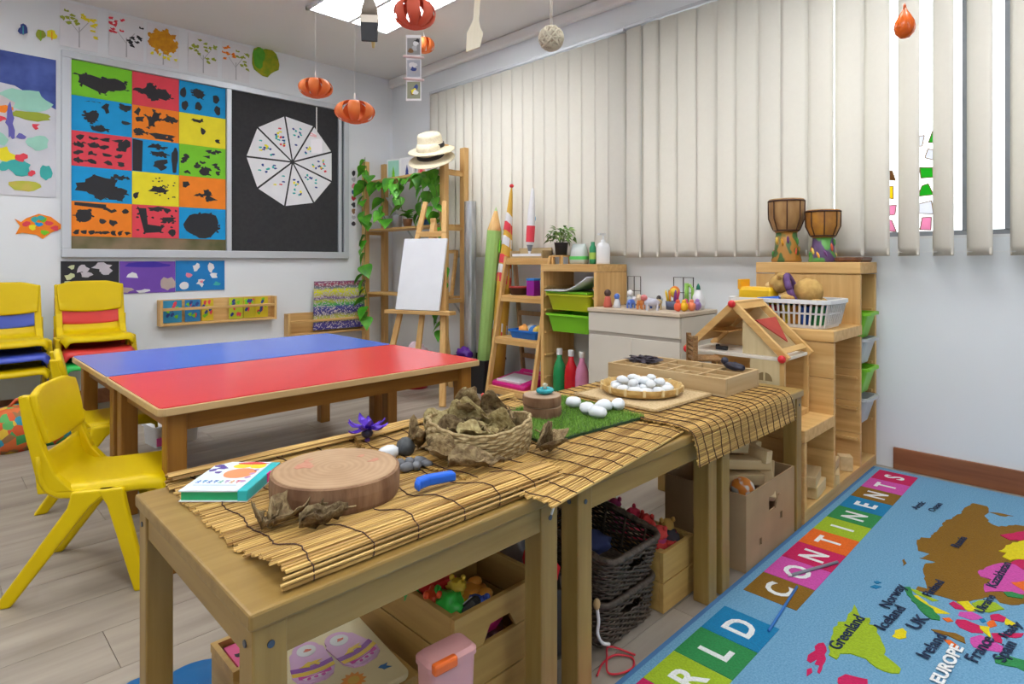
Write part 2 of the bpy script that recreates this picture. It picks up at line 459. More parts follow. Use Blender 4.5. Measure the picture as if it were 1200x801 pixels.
for r in range(5):
    for c in range(3):
        x0, x1 = cx_[c]; w = x1 - x0 - .002; h = .223; z = 2.203 - .224 * (r + .5); x = (x0 + x1) / 2
        cn = grid[r][c]
        t = sheet('paint_print', '%s paper print with %s, %s of the board' % (cn, desc[r][c], rown[r]), 'print', x, z, w, h, cn, WY - .0135, 'paint prints on the board')
        P = []; sd = r * 3 + c
        q = random.Random(sd + 50)
        if (r, c) == (0, 0): P = [blobpoly(.0, -.01, .115, .055, 26, 4, .3)]
        elif (r, c) == (0, 1): P = [blobpoly(.0, -.01, .075, .055, 26, 7, .3), blobpoly(-.10, -.005, .035, .014, 10, 3)]
        elif (r, c) == (0, 2): P = [blobpoly(a, b, .022, .034, 10, k, .2) for k, (a, b) in enumerate(((-.13, .03), (-.03, .04), (-.12, -.06), (-.03, -.05), (.09, .02), (.10, -.06)))] + [blobpoly(-.03, .04, .04, .03, 12, 9, .2)]
        elif (r, c) == (1, 0): P = [blobpoly(-.06, -.01, .035, .038, 12, 2), blobpoly(-.02, -.085, .04, .02, 10, 8), blobpoly(.02, .06, .02, .03, 8, 5, .5), blobpoly(.13, .08, .035, .02, 8, 1), blobpoly(.13, -.02, .025, .015, 8, 3)] + [[(-.10 + .03 * k, .08 + .01 * math.sin(k)), (-.07 + .03 * k, .085), (-.07 + .03 * k, .09)] for k in range(3)]
        elif (r, c) == (1, 1): P = [blobpoly(a, b, rx, ry, 9, k, .6) for k, (a, b, rx, ry) in enumerate(((-.11, .07, .02, .02), (-.1, .02, .025, .02), (-.02, .03, .035, .045), (.09, .05, .04, .025), (-.1, -.07, .03, .025), (.03, -.08, .06, .022), (.09, -.085, .03, .02)))]
        elif (r, c) == (1, 2): P = [blobpoly(.0, -.0, .015, .03, 8, 3, .5), blobpoly(-.03, .07, .03, .008, 8, 4, .4), blobpoly(.1, -.06, .02, .012, 7, 5, .5)]
        elif (r, c) == (2, 0): P = [blobpoly(-.13 + .075 * i + q.uniform(-.01, .01), .075 - .05 * j, .026, .014, 8, i * 7 + j, .5) for i in range(4) for j in range(4)] + [blobpoly(.12, .05, .035, .04, 10, 2)]
        elif (r, c) == (2, 1): P = [[(-.14, -.11), (-.085, -.11), (-.08, .1), (-.14, .105)], blobpoly(.0, .07, .045, .014, 10, 3), blobpoly(.02, .02, .05, .018, 10, 4), blobpoly(.03, -.05, .05, .03, 12, 6, .5), blobpoly(.115, -.01, .02, .09, 12, 2, .25)]
        elif (r, c) == (2, 2): P = [blobpoly(q.uniform(-.14, .14), q.uniform(-.09, .09), .02, .014, 8, k, .5) for k in range(15)] + [blobpoly(.01, -.07, .035, .03, 10, 1, .1)]
        elif (r, c) == (3, 0): P = [blobpoly(-.01, -.02, .115, .075, 24, 12, .3), blobpoly(.1, .06, .03, .012, 8, 3), blobpoly(.07, -.05, .06, .04, 12, 2)]
        elif (r, c) == (3, 1): P = [blobpoly(.02, -.0, .04, .024, 18, 3, .7)] + [blobpoly(q.uniform(-.02, .13), q.uniform(-.08, .09), .006, .005, 6, k) for k in range(22)] + [blobpoly(-.12, -.05, .02, .02, 7, 6)]
        elif (r, c) == (3, 2): P = [blobpoly(.03, -.02, .05, .026, 20, 5, .75), blobpoly(-.11, .05, .018, .03, 7, 4, .6)]
        elif (r, c) == (4, 0): P = [blobpoly(-.10, .02, .042, .042, 14, 1, .08), [(-.15, .085), (.02, .07), (.02, .1), (-.15, .105)], blobpoly(.0, -.01, .018, .02, 8, 3), blobpoly(.06, -.02, .022, .022, 8, 4), blobpoly(.05, .06, .025, .02, 8, 7, .6), blobpoly(.13, .06, .018, .02, 8, 8, .6)] + [blobpoly(-.14 + .04 * k, -.085, .018, .014, 7, k, .5) for k in range(8)]
        elif (r, c) == (4, 1): P = [[(-.11, .09), (-.06, .09), (-.05, -.02), (.04, -.03), (.05, .0), (.03, -.07), (-.07, -.08)], blobpoly(.0, .09, .05, .014, 9, 2), blobpoly(.07, .08, .02, .02, 8, 4), blobpoly(.1, -.07, .025, .024, 8, 5, .1), blobpoly(.08, .02, .05, .016, 8, 6)] + [blobpoly(q.uniform(-.13, .13), q.uniform(-.1, .1), .009, .008, 6, k) for k in range(16)]
        else: P = [blobpoly(-.005, -.01, .125, .085, 22, 6, .12)]
        big = [p for p in P if max(a for a, b in p) - min(a for a, b in p) > .06]
        for p in big[:3]:
            ca, cb_ = sum(a for a, b in p) / len(p), sum(b for a, b in p) / len(p)
            for k in range(9):
                a, b = q.choice(p); f = q.uniform(.92, 1.12); a, b = ca + (a - ca) * f, cb_ + (b - cb_) * f
                if abs(a) < w / 2 - .02 and abs(b) < .095: P.append(blobpoly(a, b, q.uniform(.006, .016), q.uniform(.004, .012), 9, k + sd, .6))
        P = [[(max(-w / 2 + .002, min(w / 2 - .002, a)), max(-.109, min(.109, b))) for a, b in p] for p in P]
        mk(t, P, 'black')
        if (r, c) == (0, 0): mk(t, [blobpoly(-.02 + .05 * k, .045 + .01 * (k % 2), .014, .008, 7, k, .5) for k in range(3)], 'green', .0024)
# paper wheel of triangular drawings
ww = thing('triangle_collage', 'round wheel of white triangular children drawings pinned on the dark felt', 'collage', (2.145, WY - .0155, 1.72), 0)
k0 = R(100)
for k in range(9):
    a0, a1 = k0 + 2 * PI * k / 9 + .02, k0 + 2 * PI * (k + 1) / 9 - .02
    rr_ = .36
    am = (a0 + a1) / 2; ox, oz = .018 * math.cos(am), .018 * math.sin(am)
    tri = [(ox, oz), (rr_ * math.cos(a0), rr_ * math.sin(a0)), (rr_ * math.cos(a1), rr_ * math.sin(a1))]
    s = G().prism(tri, 0, .002, FACE_NY).done('segment', m_paper, ww)
    q = random.Random(k + 9)
    for cn in ('red', 'yellow', 'teal', 'navy')[(k % 3):]:
        ps = []
        for j in range(4 if k != 3 else 1):
            d = q.uniform(.14, .29); aa = am + q.uniform(-.16, .16)
            ps.append(blobpoly(d * math.cos(aa), d * math.sin(aa), .011, .009, 7, j + k, .4))
        marks(ps, 'dot', pm(cn), s, FACE_NY, .002, .0025)
# tree prints above the board, each leaning to the ceiling line
fz = [(.74, 'pale paper with olive and yellow leaf prints on a thin stem, first above the board', 'olive', 'yellow'), (1.0, 'pale paper with red and dark leaf prints branching on a stem', 'red', 'black'), (1.22, 'pale paper with a big orange splashed tree crown', 'orange', 'orange'),
      (1.48, 'pale paper with two dark olive leaf sprays', 'olive', 'olive'), (1.71, 'pale paper with orange and ochre leaf fans', 'orange', 'olive')]
for i, (x, lab, c1, c2) in enumerate(fz):
    t = sheet('tree_print', lab, 'painting', x, 2.42, .2, .28, m_wall if False else m_paper, BY, 'tree prints above the board')
    q = random.Random(i + 70)
    mk(t, [[(-.004, -.13), (.004, -.13), (.003, .0), (-.003, .0)], [(-.002, -.03), (.003, -.03), (.05, .04), (.046, .042)], [(-.002, -.04), (.002, -.04), (-.05, .03), (-.053, .028)]], 'grey')
    if i == 2:
        mk(t, [blobpoly(0, .03, .08, .075, 30, 3, .16)] + [blobpoly(.08 * math.cos(k * .7), .03 + .075 * math.sin(k * .7), .018, .02, 9, k, .5) for k in range(9)], mat('orange_ochre', (.75, .36, .01), .8, (.62, .25, .01), 30), .0022)
        mk(t, [blobpoly(q.uniform(-.08, .08), -.07 + q.uniform(-.03, .03), .012, .01, 7, k, .5) for k in range(7)], 'yellow', .0022)
    else:
        mk(t, [blobpoly(q.uniform(-.09, -.01), q.uniform(-.0, .11), .013, .010, 9, k, .5) for k in range(10)], c1, .0022)
        mk(t, [blobpoly(q.uniform(.01, .09), q.uniform(-.05, .09), .014, .010, 9, k + 5, .5) for k in range(10)], c2, .0022)
t = thing('leaf_print', 'green and olive painted leaf sheet with ragged edge, last above the board', 'painting', (1.93, BY, 2.48))
G().prism(blobpoly(0, 0, .105, .115, 18, 4, .14), 0, .002, FACE_NY).done('paper', mat('olive_green_paint', (.16, .32, .01), .8, (.40, .38, .01), 14), t)
mk(t, [blobpoly(-.05, .02, .045, .08, 14, 2, .2)], mat('leaf_green_paint', (.08, .34, .02), .8, (.12, .42, .03), 20), .0022)
for x, z, c1, c2, lab in ((.46, 2.33, 'navy', 'teal', 'small dark leaf sticker on the wall above the collage'), (.545, 2.32, 'olive', 'green', 'small green leaf sticker left of the yellow leaf'), (.60, 2.335, 'yellow', 'orange', 'small yellow leaf sticker nearest the board corner')):
    t = thing('leaf_sticker', lab, 'sticker', (x, BY, z))
    G().prism(blobpoly(0, 0, .024, .03, 12, int(x * 100), .25), 0, .0014, FACE_NY).done('leaf_paper', pm(c1), t)
    mk(t, [[(-.002, -.035), (.002, -.035), (.002, .02), (-.002, .02)]], c2)

# collage at the left edge
t = thing('collage', 'tall painted collage with navy sky, pale hills and coloured leaf prints at the left edge', 'collage', (.42, BY, 1.75))
G().box(-.22, .2, -.002, 0, -.43, .43).done('paper', mat('collage_paper', (.68, .68, .73), .8, (.60, .62, .68), 6), t)
mk(t, [[(-.22, .20), (-.1, .24), (.0, .23), (.2, .12), (.2, .43), (-.22, .43)]], mat('navy_paint', (.03, .06, .26), .7, (.08, .13, .45), 7), .0022)
mk(t, [blobpoly(.05, .15, .12, .07, 18, 3, .18)], 'mint', .003)
mk(t, [blobpoly(-.08, .1, .09, .06, 14, 5, .2)], col((.66, .58, .60), .8), .0036)
mk(t, [blobpoly(-.06, .08, .05, .022, 10, 2), blobpoly(.0, -.25, .05, .03, 12, 3)], 'orange', .0042)
mk(t, [blobpoly(.08, .06, .11, .025, 14, 6, .2), blobpoly(-.19, -.2, .03, .02, 9, 3), blobpoly(.05, .055, .03, .02, 9, 3)], 'olive', .0042)
mk(t, [blobpoly(.11, -.1, .05, .05, 14, 1, .2), blobpoly(-.07, -.1, .04, .04, 12, 9, .2)], 'mint', .0042)
mk(t, [blobpoly(-.06, -.19, .055, .045, 16, 3, .3), blobpoly(.06, -.36, .0, .0, 5, 1, .1)], 'yellow', .0048)
mk(t, [blobpoly(.05, -.37, .075, .035, 14, 8, .15)], mat('lime_paint', (.5, .55, .05), .8, (.6, .5, .1), 12), .0048)
mk(t, [blobpoly(.02, -.26, .06, .05, 14, 5, .25), blobpoly(.15, -.28, .03, .05, 12, 4, .2), blobpoly(-.05, -.26, .03, .03, 10, 1)], 'teal', .0046)
mk(t, [blobpoly(.03, -.2, .03, .025, 10, 2), blobpoly(-.07, .02, .03, .02, 9, 4), blobpoly(.08, -.29, .018, .018, 8, 2), blobpoly(.1, -.0, .02, .015, 8, 6, .6)], 'red', .0052)
mk(t, [blobpoly(-.02, .0, .02, .09, 16, 5, .5), blobpoly(-.17, .04, .08, .03, 12, 8, .3), blobpoly(-.2, -.37, .08, .01, 10, 2), blobpoly(.03, -.07, .02, .02, 9, 3)], col((.14, .13, .45), .8), .005)
t = thing('paper_fish', 'orange fish shaped paper cutout with coloured squares under the collage', 'paper fish', (.535, BY, 1.13))
G().prism([(-.115, .05), (-.085, .03), (-.06, .055), (.0, .085), (.06, .07), (.11, .025), (.115, .0), (.06, -.03), (.02, -.07), (-.01, -.045), (-.08, -.035), (-.11, -.045), (-.09, .005)], 0, .002, FACE_NY).done('body', pm('orange'), t)
for k, (a, b, c) in enumerate(((-.02, .05, 'teal'), (.02, .05, 'green'), (-.06, .02, 'red'), (.05, .03, 'red'), (.03, -.03, 'green'), (.08, .0, 'red'), (-.03, .0, 'yellow'), (.0, .02, 'blue'), (.01, .06, 'teal'))):
    mk(t, [blobpoly(a, b, .02, .016, 8, k, .3)], c, .0022 + .0007 * k, 'patch')

# posters below the board
t = sheet('poster', 'black poster with pale paper shapes under the board', 'poster', .80, .825, .312, .196, 'black', BY, 'posters under the board')
mk(t, [blobpoly(-.1, .06, .016, .015, 8, 1), blobpoly(-.11, .0, .025, .02, 9, 2), blobpoly(-.12, -.05, .028, .022, 9, 6)], col((.62, .66, .38), .8))
mk(t, [blobpoly(-.04, .05, .028, .03, 10, 3), blobpoly(-.02, .01, .03, .02, 10, 4), blobpoly(.07, .055, .05, .032, 12, 5, .4), blobpoly(.08, .03, .025, .03, 9, 7), blobpoly(.06, -.07, .07, .014, 10, 2)], col((.62, .57, .62), .8))
t = sheet('poster', 'purple poster with a dark swirl and white dome shape under the board', 'poster', 1.128, .815, .335, .216, 'purple', BY, 'posters under the board')
mk(t, [blobpoly(.0, .085, .12, .022, 14, 3, .2)], col((.06, .03, .40), .8))
mk(t, [[(-.13, .0), (-.06, -.005), (-.07, .025), (-.095, .035), (-.12, .02)], blobpoly(-.03, -.095, .04, .012, 9, 2)], 'white')
mk(t, [blobpoly(.12, -.05, .045, .05, 12, 4, .3), blobpoly(-.13, -.085, .04, .02, 9, 4)], col((.5, .40, .36), .8))
t = sheet('poster', 'bright blue poster with small white and pink creatures under the board', 'poster', 1.463, .82, .33, .216, mat('poster_blue', (.01, .22, .58), .75), BY, 'posters under the board')
mk(t, [blobpoly(-.11, -.07, .03, .028, 12, 1, .05), blobpoly(-.03, .06, .022, .028, 9, 2), blobpoly(.07, .055, .02, .04, 9, 4), blobpoly(.09, .0, .025, .02, 9, 5), blobpoly(.0, -.05, .028, .022, 9, 6, .5)], 'white')
mk(t, [blobpoly(-.08, .005, .02, .02, 8, 3), blobpoly(.005, -.045, .012, .01, 7, 1)], 'pink', .0024)
mk(t, [blobpoly(.11, -.06, .02, .018, 9, 3, .5)], 'teal', .0024)

# wooden wall racks with cards
def rack(name, lab, x, z, w):
    t = thing(name, lab, 'rack', (x, WY, z))
    G().box(-w / 2, w / 2, -.075, -.002, 0, .016).done('bottom_board', m_px, t, bevel=.003)
    G().box(-w / 2, w / 2, -.085, -.072, .105, .125).done('rail', m_px, t, bevel=.003)
    G().box(-w / 2, w / 2, -.012, -.002, .016, .18).done('back_board', m_px, t)
    for s in (-1, 1): G().box(s * w / 2 - .009, s * w / 2 + .009, -.085, -.002, 0, .18).done('end_board', m_pz, t, bevel=.003)
    return t
rack('wall_rack', 'long pine wall rack holding coloured cards under the posters', 1.585, .475, .79)
rack('wall_rack', 'lower pine wall rack behind the speckled painting', 2.43, .325, .68)
q = random.Random(5)
for k, (x, w, c, lab) in enumerate(((1.27, .12, (.03, .28, .5), 'teal'), (1.40, .10, (.02, .22, .5), 'blue'), (1.50, .08, (.75, .55, .02), 'ochre'), (1.70, .10, (.55, .62, .03), 'lime'), (1.80, .09, (.65, .55, .02), 'mustard yellow'), (1.89, .10, (.75, .58, .02), 'golden yellow'))):
    t = sheet('picture_card', lab + ' picture card standing in the long pine wall rack', 'card', x, .572, w, .155, col(c, .6), WY - .03, 'cards in the long wall rack', th=.004)
    for j, cn in enumerate(('red', 'green', 'navy')): mk(t, [blobpoly(q.uniform(-.03, .03), q.uniform(-.05, .06), .012, .014, 8, j, .4) for _ in range(3)], cn, .0042 + .0007 * j)
t = thing('speckled_painting', 'square canvas of rainbow coloured speckled bands leaning in the lower rack', 'painting', (2.535, WY - .05, .36))
t.rotation_euler = (R(3), 0, 0)
m = mat('speckles', (1, 1, 1), .8)
nt = m.node_tree; nt.nodes.clear(); N = nt.nodes; L = nt.links
out = N.new('ShaderNodeOutputMaterial'); p = N.new('ShaderNodeBsdfPrincipled'); p.inputs['Roughness'].default_value = .8
tc = N.new('ShaderNodeTexCoord'); sp = N.new('ShaderNodeSeparateXYZ'); mr = N.new('ShaderNodeMapRange'); mr.inputs['From Max'].default_value = .40
wz = N.new('ShaderNodeTexNoise'); wz.inputs['Scale'].default_value = 9; ad = N.new('ShaderNodeMath'); ad.operation = 'MULTIPLY_ADD'; ad.inputs[1].default_value = .16
cr = N.new('ShaderNodeValToRGB'); cr.color_ramp.interpolation = 'EASE'
els = [(0, (.05, .04, .25)), (.14, (.10, .08, .35)), (.2, (.65, .68, .03)), (.27, (.5, .5, .1)), (.35, (.06, .05, .22)), (.45, (.08, .08, .35)), (.53, (.10, .45, .10)), (.6, (.45, .55, .05)), (.66, (.22, .12, .32)), (.72, (.6, .6, .1)), (.82, (.85, .85, .02)), (.88, (.15, .2, .25)), (.95, (.4, .08, .14)), (1.0, (.25, .08, .2))]
while len(cr.color_ramp.elements) < len(els): cr.color_ramp.elements.new(.5)
for e, (a, c) in zip(cr.color_ramp.elements, els): e.position = a; e.color = (*c, 1)
vo = N.new('ShaderNodeTexVoronoi'); vo.inputs['Scale'].default_value = 130
hs = N.new('ShaderNodeMix'); hs.data_type = 'RGBA'; th_ = N.new('ShaderNodeMath'); th_.operation = 'GREATER_THAN'; th_.inputs[1].default_value = .74
sc_ = N.new('ShaderNodeSeparateColor'); hs.inputs[7].default_value = (.62, .55, .58, 1)
L.new(tc.outputs['Object'], sp.inputs[0]); L.new(sp.outputs['Z'], mr.inputs[0]); L.new(tc.outputs['Object'], wz.inputs['Vector']); L.new(wz.outputs['Fac'], ad.inputs[0]); L.new(mr.outputs[0], ad.inputs[2])
sb = N.new('ShaderNodeMath'); sb.operation = 'SUBTRACT'; sb.inputs[1].default_value = .08; L.new(ad.outputs[0], sb.inputs[0]); L.new(sb.outputs[0], cr.inputs[0])
L.new(tc.outputs['Object'], vo.inputs['Vector']); L.new(vo.outputs['Color'], sc_.inputs[0]); L.new(sc_.outputs[0], th_.inputs[0]); L.new(th_.outputs[0], hs.inputs[0]); L.new(cr.outputs[0], hs.inputs[6]); L.new(hs.outputs[2], p.inputs['Base Color']); L.new(p.outputs[0], out.inputs[0])
G().box(-.235, .235, -.018, -.004, 0, .40).done('canvas', m, t)
# narrow photo strip beside the shelf
t = sheet('photo_strip', 'narrow vertical strip of small photos on the wall beside the ivy shelf', 'photo strip', 2.70, 1.47, .055, .52, m_paper)
for k in range(9): mk(t, [blobpoly(0, .22 - k * .055, .02, .022, 8, k, .3)], ['black', 'grey', 'pink', 'navy', 'red', 'black', 'brown', 'grey', 'black'][k])

# ---------------------------------------------------------------- tub, bottle and other reusable shapes
def tub(w, d, h, taper=.9, lip=.012, th=.003, r=.02, lh=.012):
    g = G(); a = taper
    L_ = [rrect(w * a, d * a, r, 0), rrect(w, d, r, h - lh), rrect(w + 2 * lip, d + 2 * lip, r + lip * .6, h - lh), rrect(w + 2 * lip, d + 2 * lip, r + lip * .6, h),
          rrect(w - th, d - th, r * .9, h), rrect(w * a - th * 2, d * a - th * 2, r * .9, th)]
    return g.loft(L_)
def bottle_g(r, h, neck=.38, nz=.72):
    return G().lathe([(r * .9, 0), (r, h * .02), (r, h * .5), (r * .93, h * .56), (r * .93, h * .6), (r * .8, h * .68), (r * neck, h * .82), (r * neck, h * .9)], 18)

# ---------------------------------------------------------------- ivy shelf in the corner
iv = thing('open_shelf', 'tall open pine shelf unit in the corner, posts and shelves wound with ivy', 'shelf', (2.882, 4.07, 0))
SX, SY, SH = .097, .55, 1.79
for a in (-1, 1):
    for b in (-1, 1):
        G().box(a * SX - .022, a * SX + .022, b * SY - .028, b * SY + .028, 0, SH).done('post', m_pz, iv, bevel=.003)
for z in (.16, .64, 1.185, 1.60):
    for k in range(3):
        xx = -.093 + k * .063
        G().box(xx, xx + .058, -SY + .024, SY - .024, z, z + .018).done('shelf_board', m_py, iv, bevel=.002)
    for b in (-1, 1): G().box(-SX + .02, SX - .02, b * SY - .01, b * SY + .01, z - .03, z - .001).done('side_rail', m_px, iv)
# cross brace
G().bar((.10, -.53, .5), (.10, .53, 1.5), .002, .02).done('wire_brace', m_alu, iv)
zt = 1.6185
for i, (y, w, h, c, c2, lab) in enumerate(((4.36, .12, .16, PC['mint'], 'green', 'framed green picture on the ivy shelf top board'), (4.16, .12, .15, (.75, .76, .8), 'navy', 'white card with a dark tree standing on the ivy shelf'), (3.96, .07, .17, (.75, .35, .3), 'red', 'narrow red patterned card on the ivy shelf nearest the hats'))):
    t = thing('standing_picture', lab, 'picture', (2.90, y, zt), R(-90 - 12))
    t.rotation_euler = (0, 0, R(-75))
    G().box(-w / 2 - .014, w / 2 + .014, 0, .012, 0, h + .02).done('frame', m_white, t, bevel=.002)
    G().box(-w / 2, w / 2, -.0015, 0, .008, h + .006).done('picture', col(c, .6), t)
    mk(t, [[(-.02, .02), (.02, .02), (.012, .05), (.016, .05), (.0, h * .75), (-.016, .05), (-.012, .05)]], c2, .0018)
def leaf_mesh(L_=.075, w=.06, cup=.012):
    g = G(); n = 8; rows = []
    for i in range(n + 1):
        t_ = i / n; hw = w / 2 * (math.sin(PI * min(1, t_ * 1.02) ** .62)) if 0 < i < n else .001
        x = L_ * t_
        rows.append([Vector((x, -hw, cup * (hw / w * 2) ** 1 + -.02 * t_ * t_)), Vector((x, 0, -.02 * t_ * t_)), Vector((x, hw, cup * (hw / w * 2) - .02 * t_ * t_))])
    vs = [p for r_ in rows for p in r_]
    fs = [(i * 3 + k, (i + 1) * 3 + k, (i + 1) * 3 + k + 1, i * 3 + k + 1) for i in range(n) for k in range(2)]
    return g.pts(vs, fs)
vine = thing('ivy_garland', 'green leafy ivy garland wound round the posts and top of the corner shelf', 'ivy garland', (2.93, 4.07, 0))
paths = [[(-.18, .50, 1.82), (-.20, .47, 1.70), (-.195, .50, 1.52), (-.19, .50, 1.38), (-.20, .46, 1.22), (-.195, .48, 1.0), (-.20, .49, .85), (-.22, .44, .7), (-.21, .42, .62), (-.20, .44, .40)],
         [(-.18, .48, 1.72), (-.17, .42, 1.60), (-.17, .25, 1.57), (-.18, .12, 1.60), (-.17, -.1, 1.58), (-.17, -.3, 1.60), (-.17, -.5, 1.62)],
         [(-.17, .05, 1.58), (-.17, .0, 1.45), (-.175, -.05, 1.33)], [(-.17, -.30, 1.58), (-.175, -.33, 1.45), (-.17, -.28, 1.33), (-.17, -.3, 1.22)],
         [(-.18, -.40, 1.60), (-.18, -.42, 1.48), (-.18, -.38, 1.36), (-.175, -.44, 1.22)], [(-.175, .22, 1.58), (-.18, .2, 1.46), (-.175, .24, 1.34), (-.17, .18, 1.24)],
         [(-.17, -.45, 1.60), (-.175, -.5, 1.42), (-.17, -.52, 1.25), (-.17, -.6, .95), (-.17, -.5, .62), (-.17, -.59, .5), (-.17, -.53, .35)]]
lf = None
q = random.Random(21)
for ps in paths:
    G().tube(ps, .003, 6).done('stem', col((.12, .25, .03), .6), vine, smooth=True)
    for a, b in zip(ps, ps[1:]):
        a, b = Vector(a), Vector(b); n = max(2, int((b - a).length / .055))
        for k in range(n):
            if q.random() < .04: continue
            p = a.lerp(b, (k + q.random() * .5) / n)
            rot = (q.uniform(-.5, .5), q.uniform(.3, 1.3), PI + q.uniform(-1.4, 1.4))
            s_ = q.uniform(1.0, 1.75)
            if lf is None: lf = leaf_mesh(.085, .075).done('leaf', m_leafgreen, vine, smooth=True, loc=p, rot=rot)
            else: piece(lf, 'leaf', vine, p, rot, (s_, s_, s_))
# things on the second shelf
t = thing('tin_mug', 'small grey tin mug, left one on the ivy shelf', 'mug', (2.84, 4.36, 1.2035), 0, 'tin mugs on the ivy shelf')
G().lathe([(.036, 0), (.042, .10), (.043, .104), (.04, .104), (.034, .004)], 18).done('cup', m_alu, t, smooth=True)
dup(t, (2.86, 4.245, 1.2035), 1, 'small grey tin mug, right one on the ivy shelf')
t = thing('potted_succulent', 'small dark leafed plant in a brown pot on the ivy shelf', 'plant', (2.85, 4.08, 1.2035))
G().lathe([(.03, 0), (.04, .06), (.042, .065), (.034, .062), (.03, .05)], 16).done('pot', col((.25, .12, .06)), t, smooth=True)
q = random.Random(2); lm = None
for k in range(18):
    a = q.uniform(0, 6.28); e = q.uniform(-.9, -.2)
    if lm is None: lm = leaf_mesh(.07, .03).done('leaf', m_leafgreen, t, smooth=True, loc=(0, 0, .07), rot=(0, e, a))
    else: piece(lm, 'leaf', t, (0, 0, .06 + .05 * q.random()), (0, e, a), (1.2, 1.2, 1.2))
t = thing('toy_house', 'small blue and red toy on the ivy shelf behind the easel', 'toy', (2.86, 3.85, 1.2035))
G().box(-.03, .03, -.03, .03, 0, .05).done('block', col((.04, .15, .45)), t, bevel=.003)
G().prism([(-.035, .05), (.035, .05), (0, .085)], -.035, .035, lambda x, y, d: Vector((d, x, y))).done('roof', col((.4, .08, .05)), t)
# hats hung at the near front post
m_straw = mat('straw', (.72, .62, .42), .85, (.82, .74, .55), 120, bump=.15)
def hat(lab, loc, rot, group=None):
    t = thing('straw_hat', lab, 'hat', loc, 0, 'straw hats on the shelf post'); t.rotation_euler = rot
    pr = [(.0, .115), (.045, .118), (.075, .108), (.085, .09), (.092, .012), (.10, .003), (.13, -.002), (.165, -.012), (.166, -.016), (.13, -.006), (.098, -.002), (.088, .008), (.08, .088), (.0, .11)]
    G().lathe(pr, 28, cap0=False, cap1=False, sy=1.12).done('straw_body', m_straw, t, smooth=True)
    G().lathe([(.0935, .012), (.0915, .04), (.0955, .04), (.097, .012), (.0935, .012)], 28, cap0=False, cap1=False, sy=1.12).done('band', m_black, t, smooth=True)
hat('pale straw hat with a black band, upper of the two on the shelf post', (2.695, 3.56, 1.755), (R(12), R(-22), 0))
hat('pale straw hat with a black band, lower of the two, tucked under the other', (2.69, 3.555, 1.685), (R(14), R(-30), 0))
# lower things behind the easel
t = thing('red_basket', 'red bucket with pink bundle on the floor behind the easel', 'bucket', (2.60, 3.62, 0))
G().lathe([(.085, 0), (.11, .22), (.113, .225), (.104, .225), (.08, .01)], 20).done('bucket_body', col((.55, .01, .03), .5), t, smooth=True)
G().blob((0, 0, .25), (.085, .085, .075), 3, .5, 2.5, 4).done('bundle', col((.75, .55, .62), .8), t, smooth=True)
t = thing('leaning_frame', 'wooden picture frame leaning on the third shelf behind the canvas', 'frame', (2.93, 3.95, .6585)); t.rotation_euler = (0, R(8), 0)
G().box(-.01, .01, -.35, .35, 0, .025).box(-.01, .01, -.35, .35, .33, .355).box(-.01, .01, -.35, -.325, .025, .33).box(-.01, .01, .325, .35, .025, .33).done('frame', m_py, t)
G().box(0, .004, -.325, .325, .025, .33).done('panel', col((.55, .52, .5), .8), t)

# ---------------------------------------------------------------- easel with a blank canvas
ez = thing('easel', 'wooden studio easel with splayed legs standing past the red table', 'easel', (2.275, 3.225, 0), R(-67))
def lean(z): return .24 * z
for s, (b, tpx) in (('l', (-.235, -.075)), ('r', (.235, .075))):
    G().bar((b, 0, 0), (tpx, lean(1.34), 1.34), .042, .022, .036, .02, side=(1, 0, 0)).done('front_leg', m_ox if False else m_pz, ez, bevel=.004)
G().bar((0, .56, 0), (0, lean(1.22), 1.22), .04, .02, side=(1, 0, 0)).done('back_leg', m_pz, ez, bevel=.003)
G().box(-.25, .25, lean(.60) - .075, lean(.60) + .012, .572, .596).done('ledge', m_px, ez, bevel=.003)
G().box(-.12, .12, lean(1.12) - .012, lean(1.12) + .012, 1.09, 1.13).done('cross_bar', m_px, ez, bevel=.003)
G().box(-.19, .19, lean(.25) - .01, lean(.25) + .012, .25, .28).done('lower_bar', m_px, ez, bevel=.003)
G().bar((0, lean(.3) + .012, .3), (0, lean(1.2) + .012, 1.2), .035, .018, side=(1, 0, 0)).done('centre_mast', m_pz, ez)
cv = thing('canvas', 'blank white canvas resting on the easel', 'canvas', (0, 0, 0))
cv.matrix_world = Matrix.Translation((2.275, 3.225, 0)) @ Matrix.Rotation(R(-67), 4, 'Z') @ Matrix.Translation((0.0, lean(.60) - .052, .5965)) @ Matrix.Rotation(-math.atan(.24), 4, 'X')
G().box(-.165, .165, -.018, 0, 0, .49).done('painting_surface', mat('canvas_white', (.78, .80, .83), .8, (.75, .77, .80), 8), cv, bevel=.002)
G().box(-.155, .155, .0, .012, .01, .48).done('stretcher', m_px, cv)

# ---------------------------------------------------------------- rolls and the black box
bb = thing('black_crate', 'black plastic crate on the floor holding the tall rolls beside the ladder shelf', 'crate', (2.885, 3.255, 0))
tub(.22, .36, .235, .92, .008, .006).done('body', col((.018, .018, .02), .45), bb, smooth=False)
G().box(-.128, -.116, -.05, .05, .16, .185).done('handle', m_black, bb, bevel=.003)
t = thing('purple_ball', 'purple crumpled toy lying in the black crate', 'toy', (2.84, 3.35, .245))
G().blob((0, 0, 0), (.05, .06, .05), 3, .5, 2.2, 2).done('body', col((.13, .02, .35), .4), t, smooth=True)
def roll(name, lab, cat, p0, p1): 
    t = thing(name, lab, cat, p0); d = Vector(p1) - Vector(p0)
    t.rotation_euler = d.to_track_quat('Z', 'X').to_euler(); return t, d.length
t, L_ = roll('silver_roll', 'tall silver foil roll standing in the corner by the shelf', 'roll', (2.935, 3.40, .003), (2.945, 3.41, 1.37))
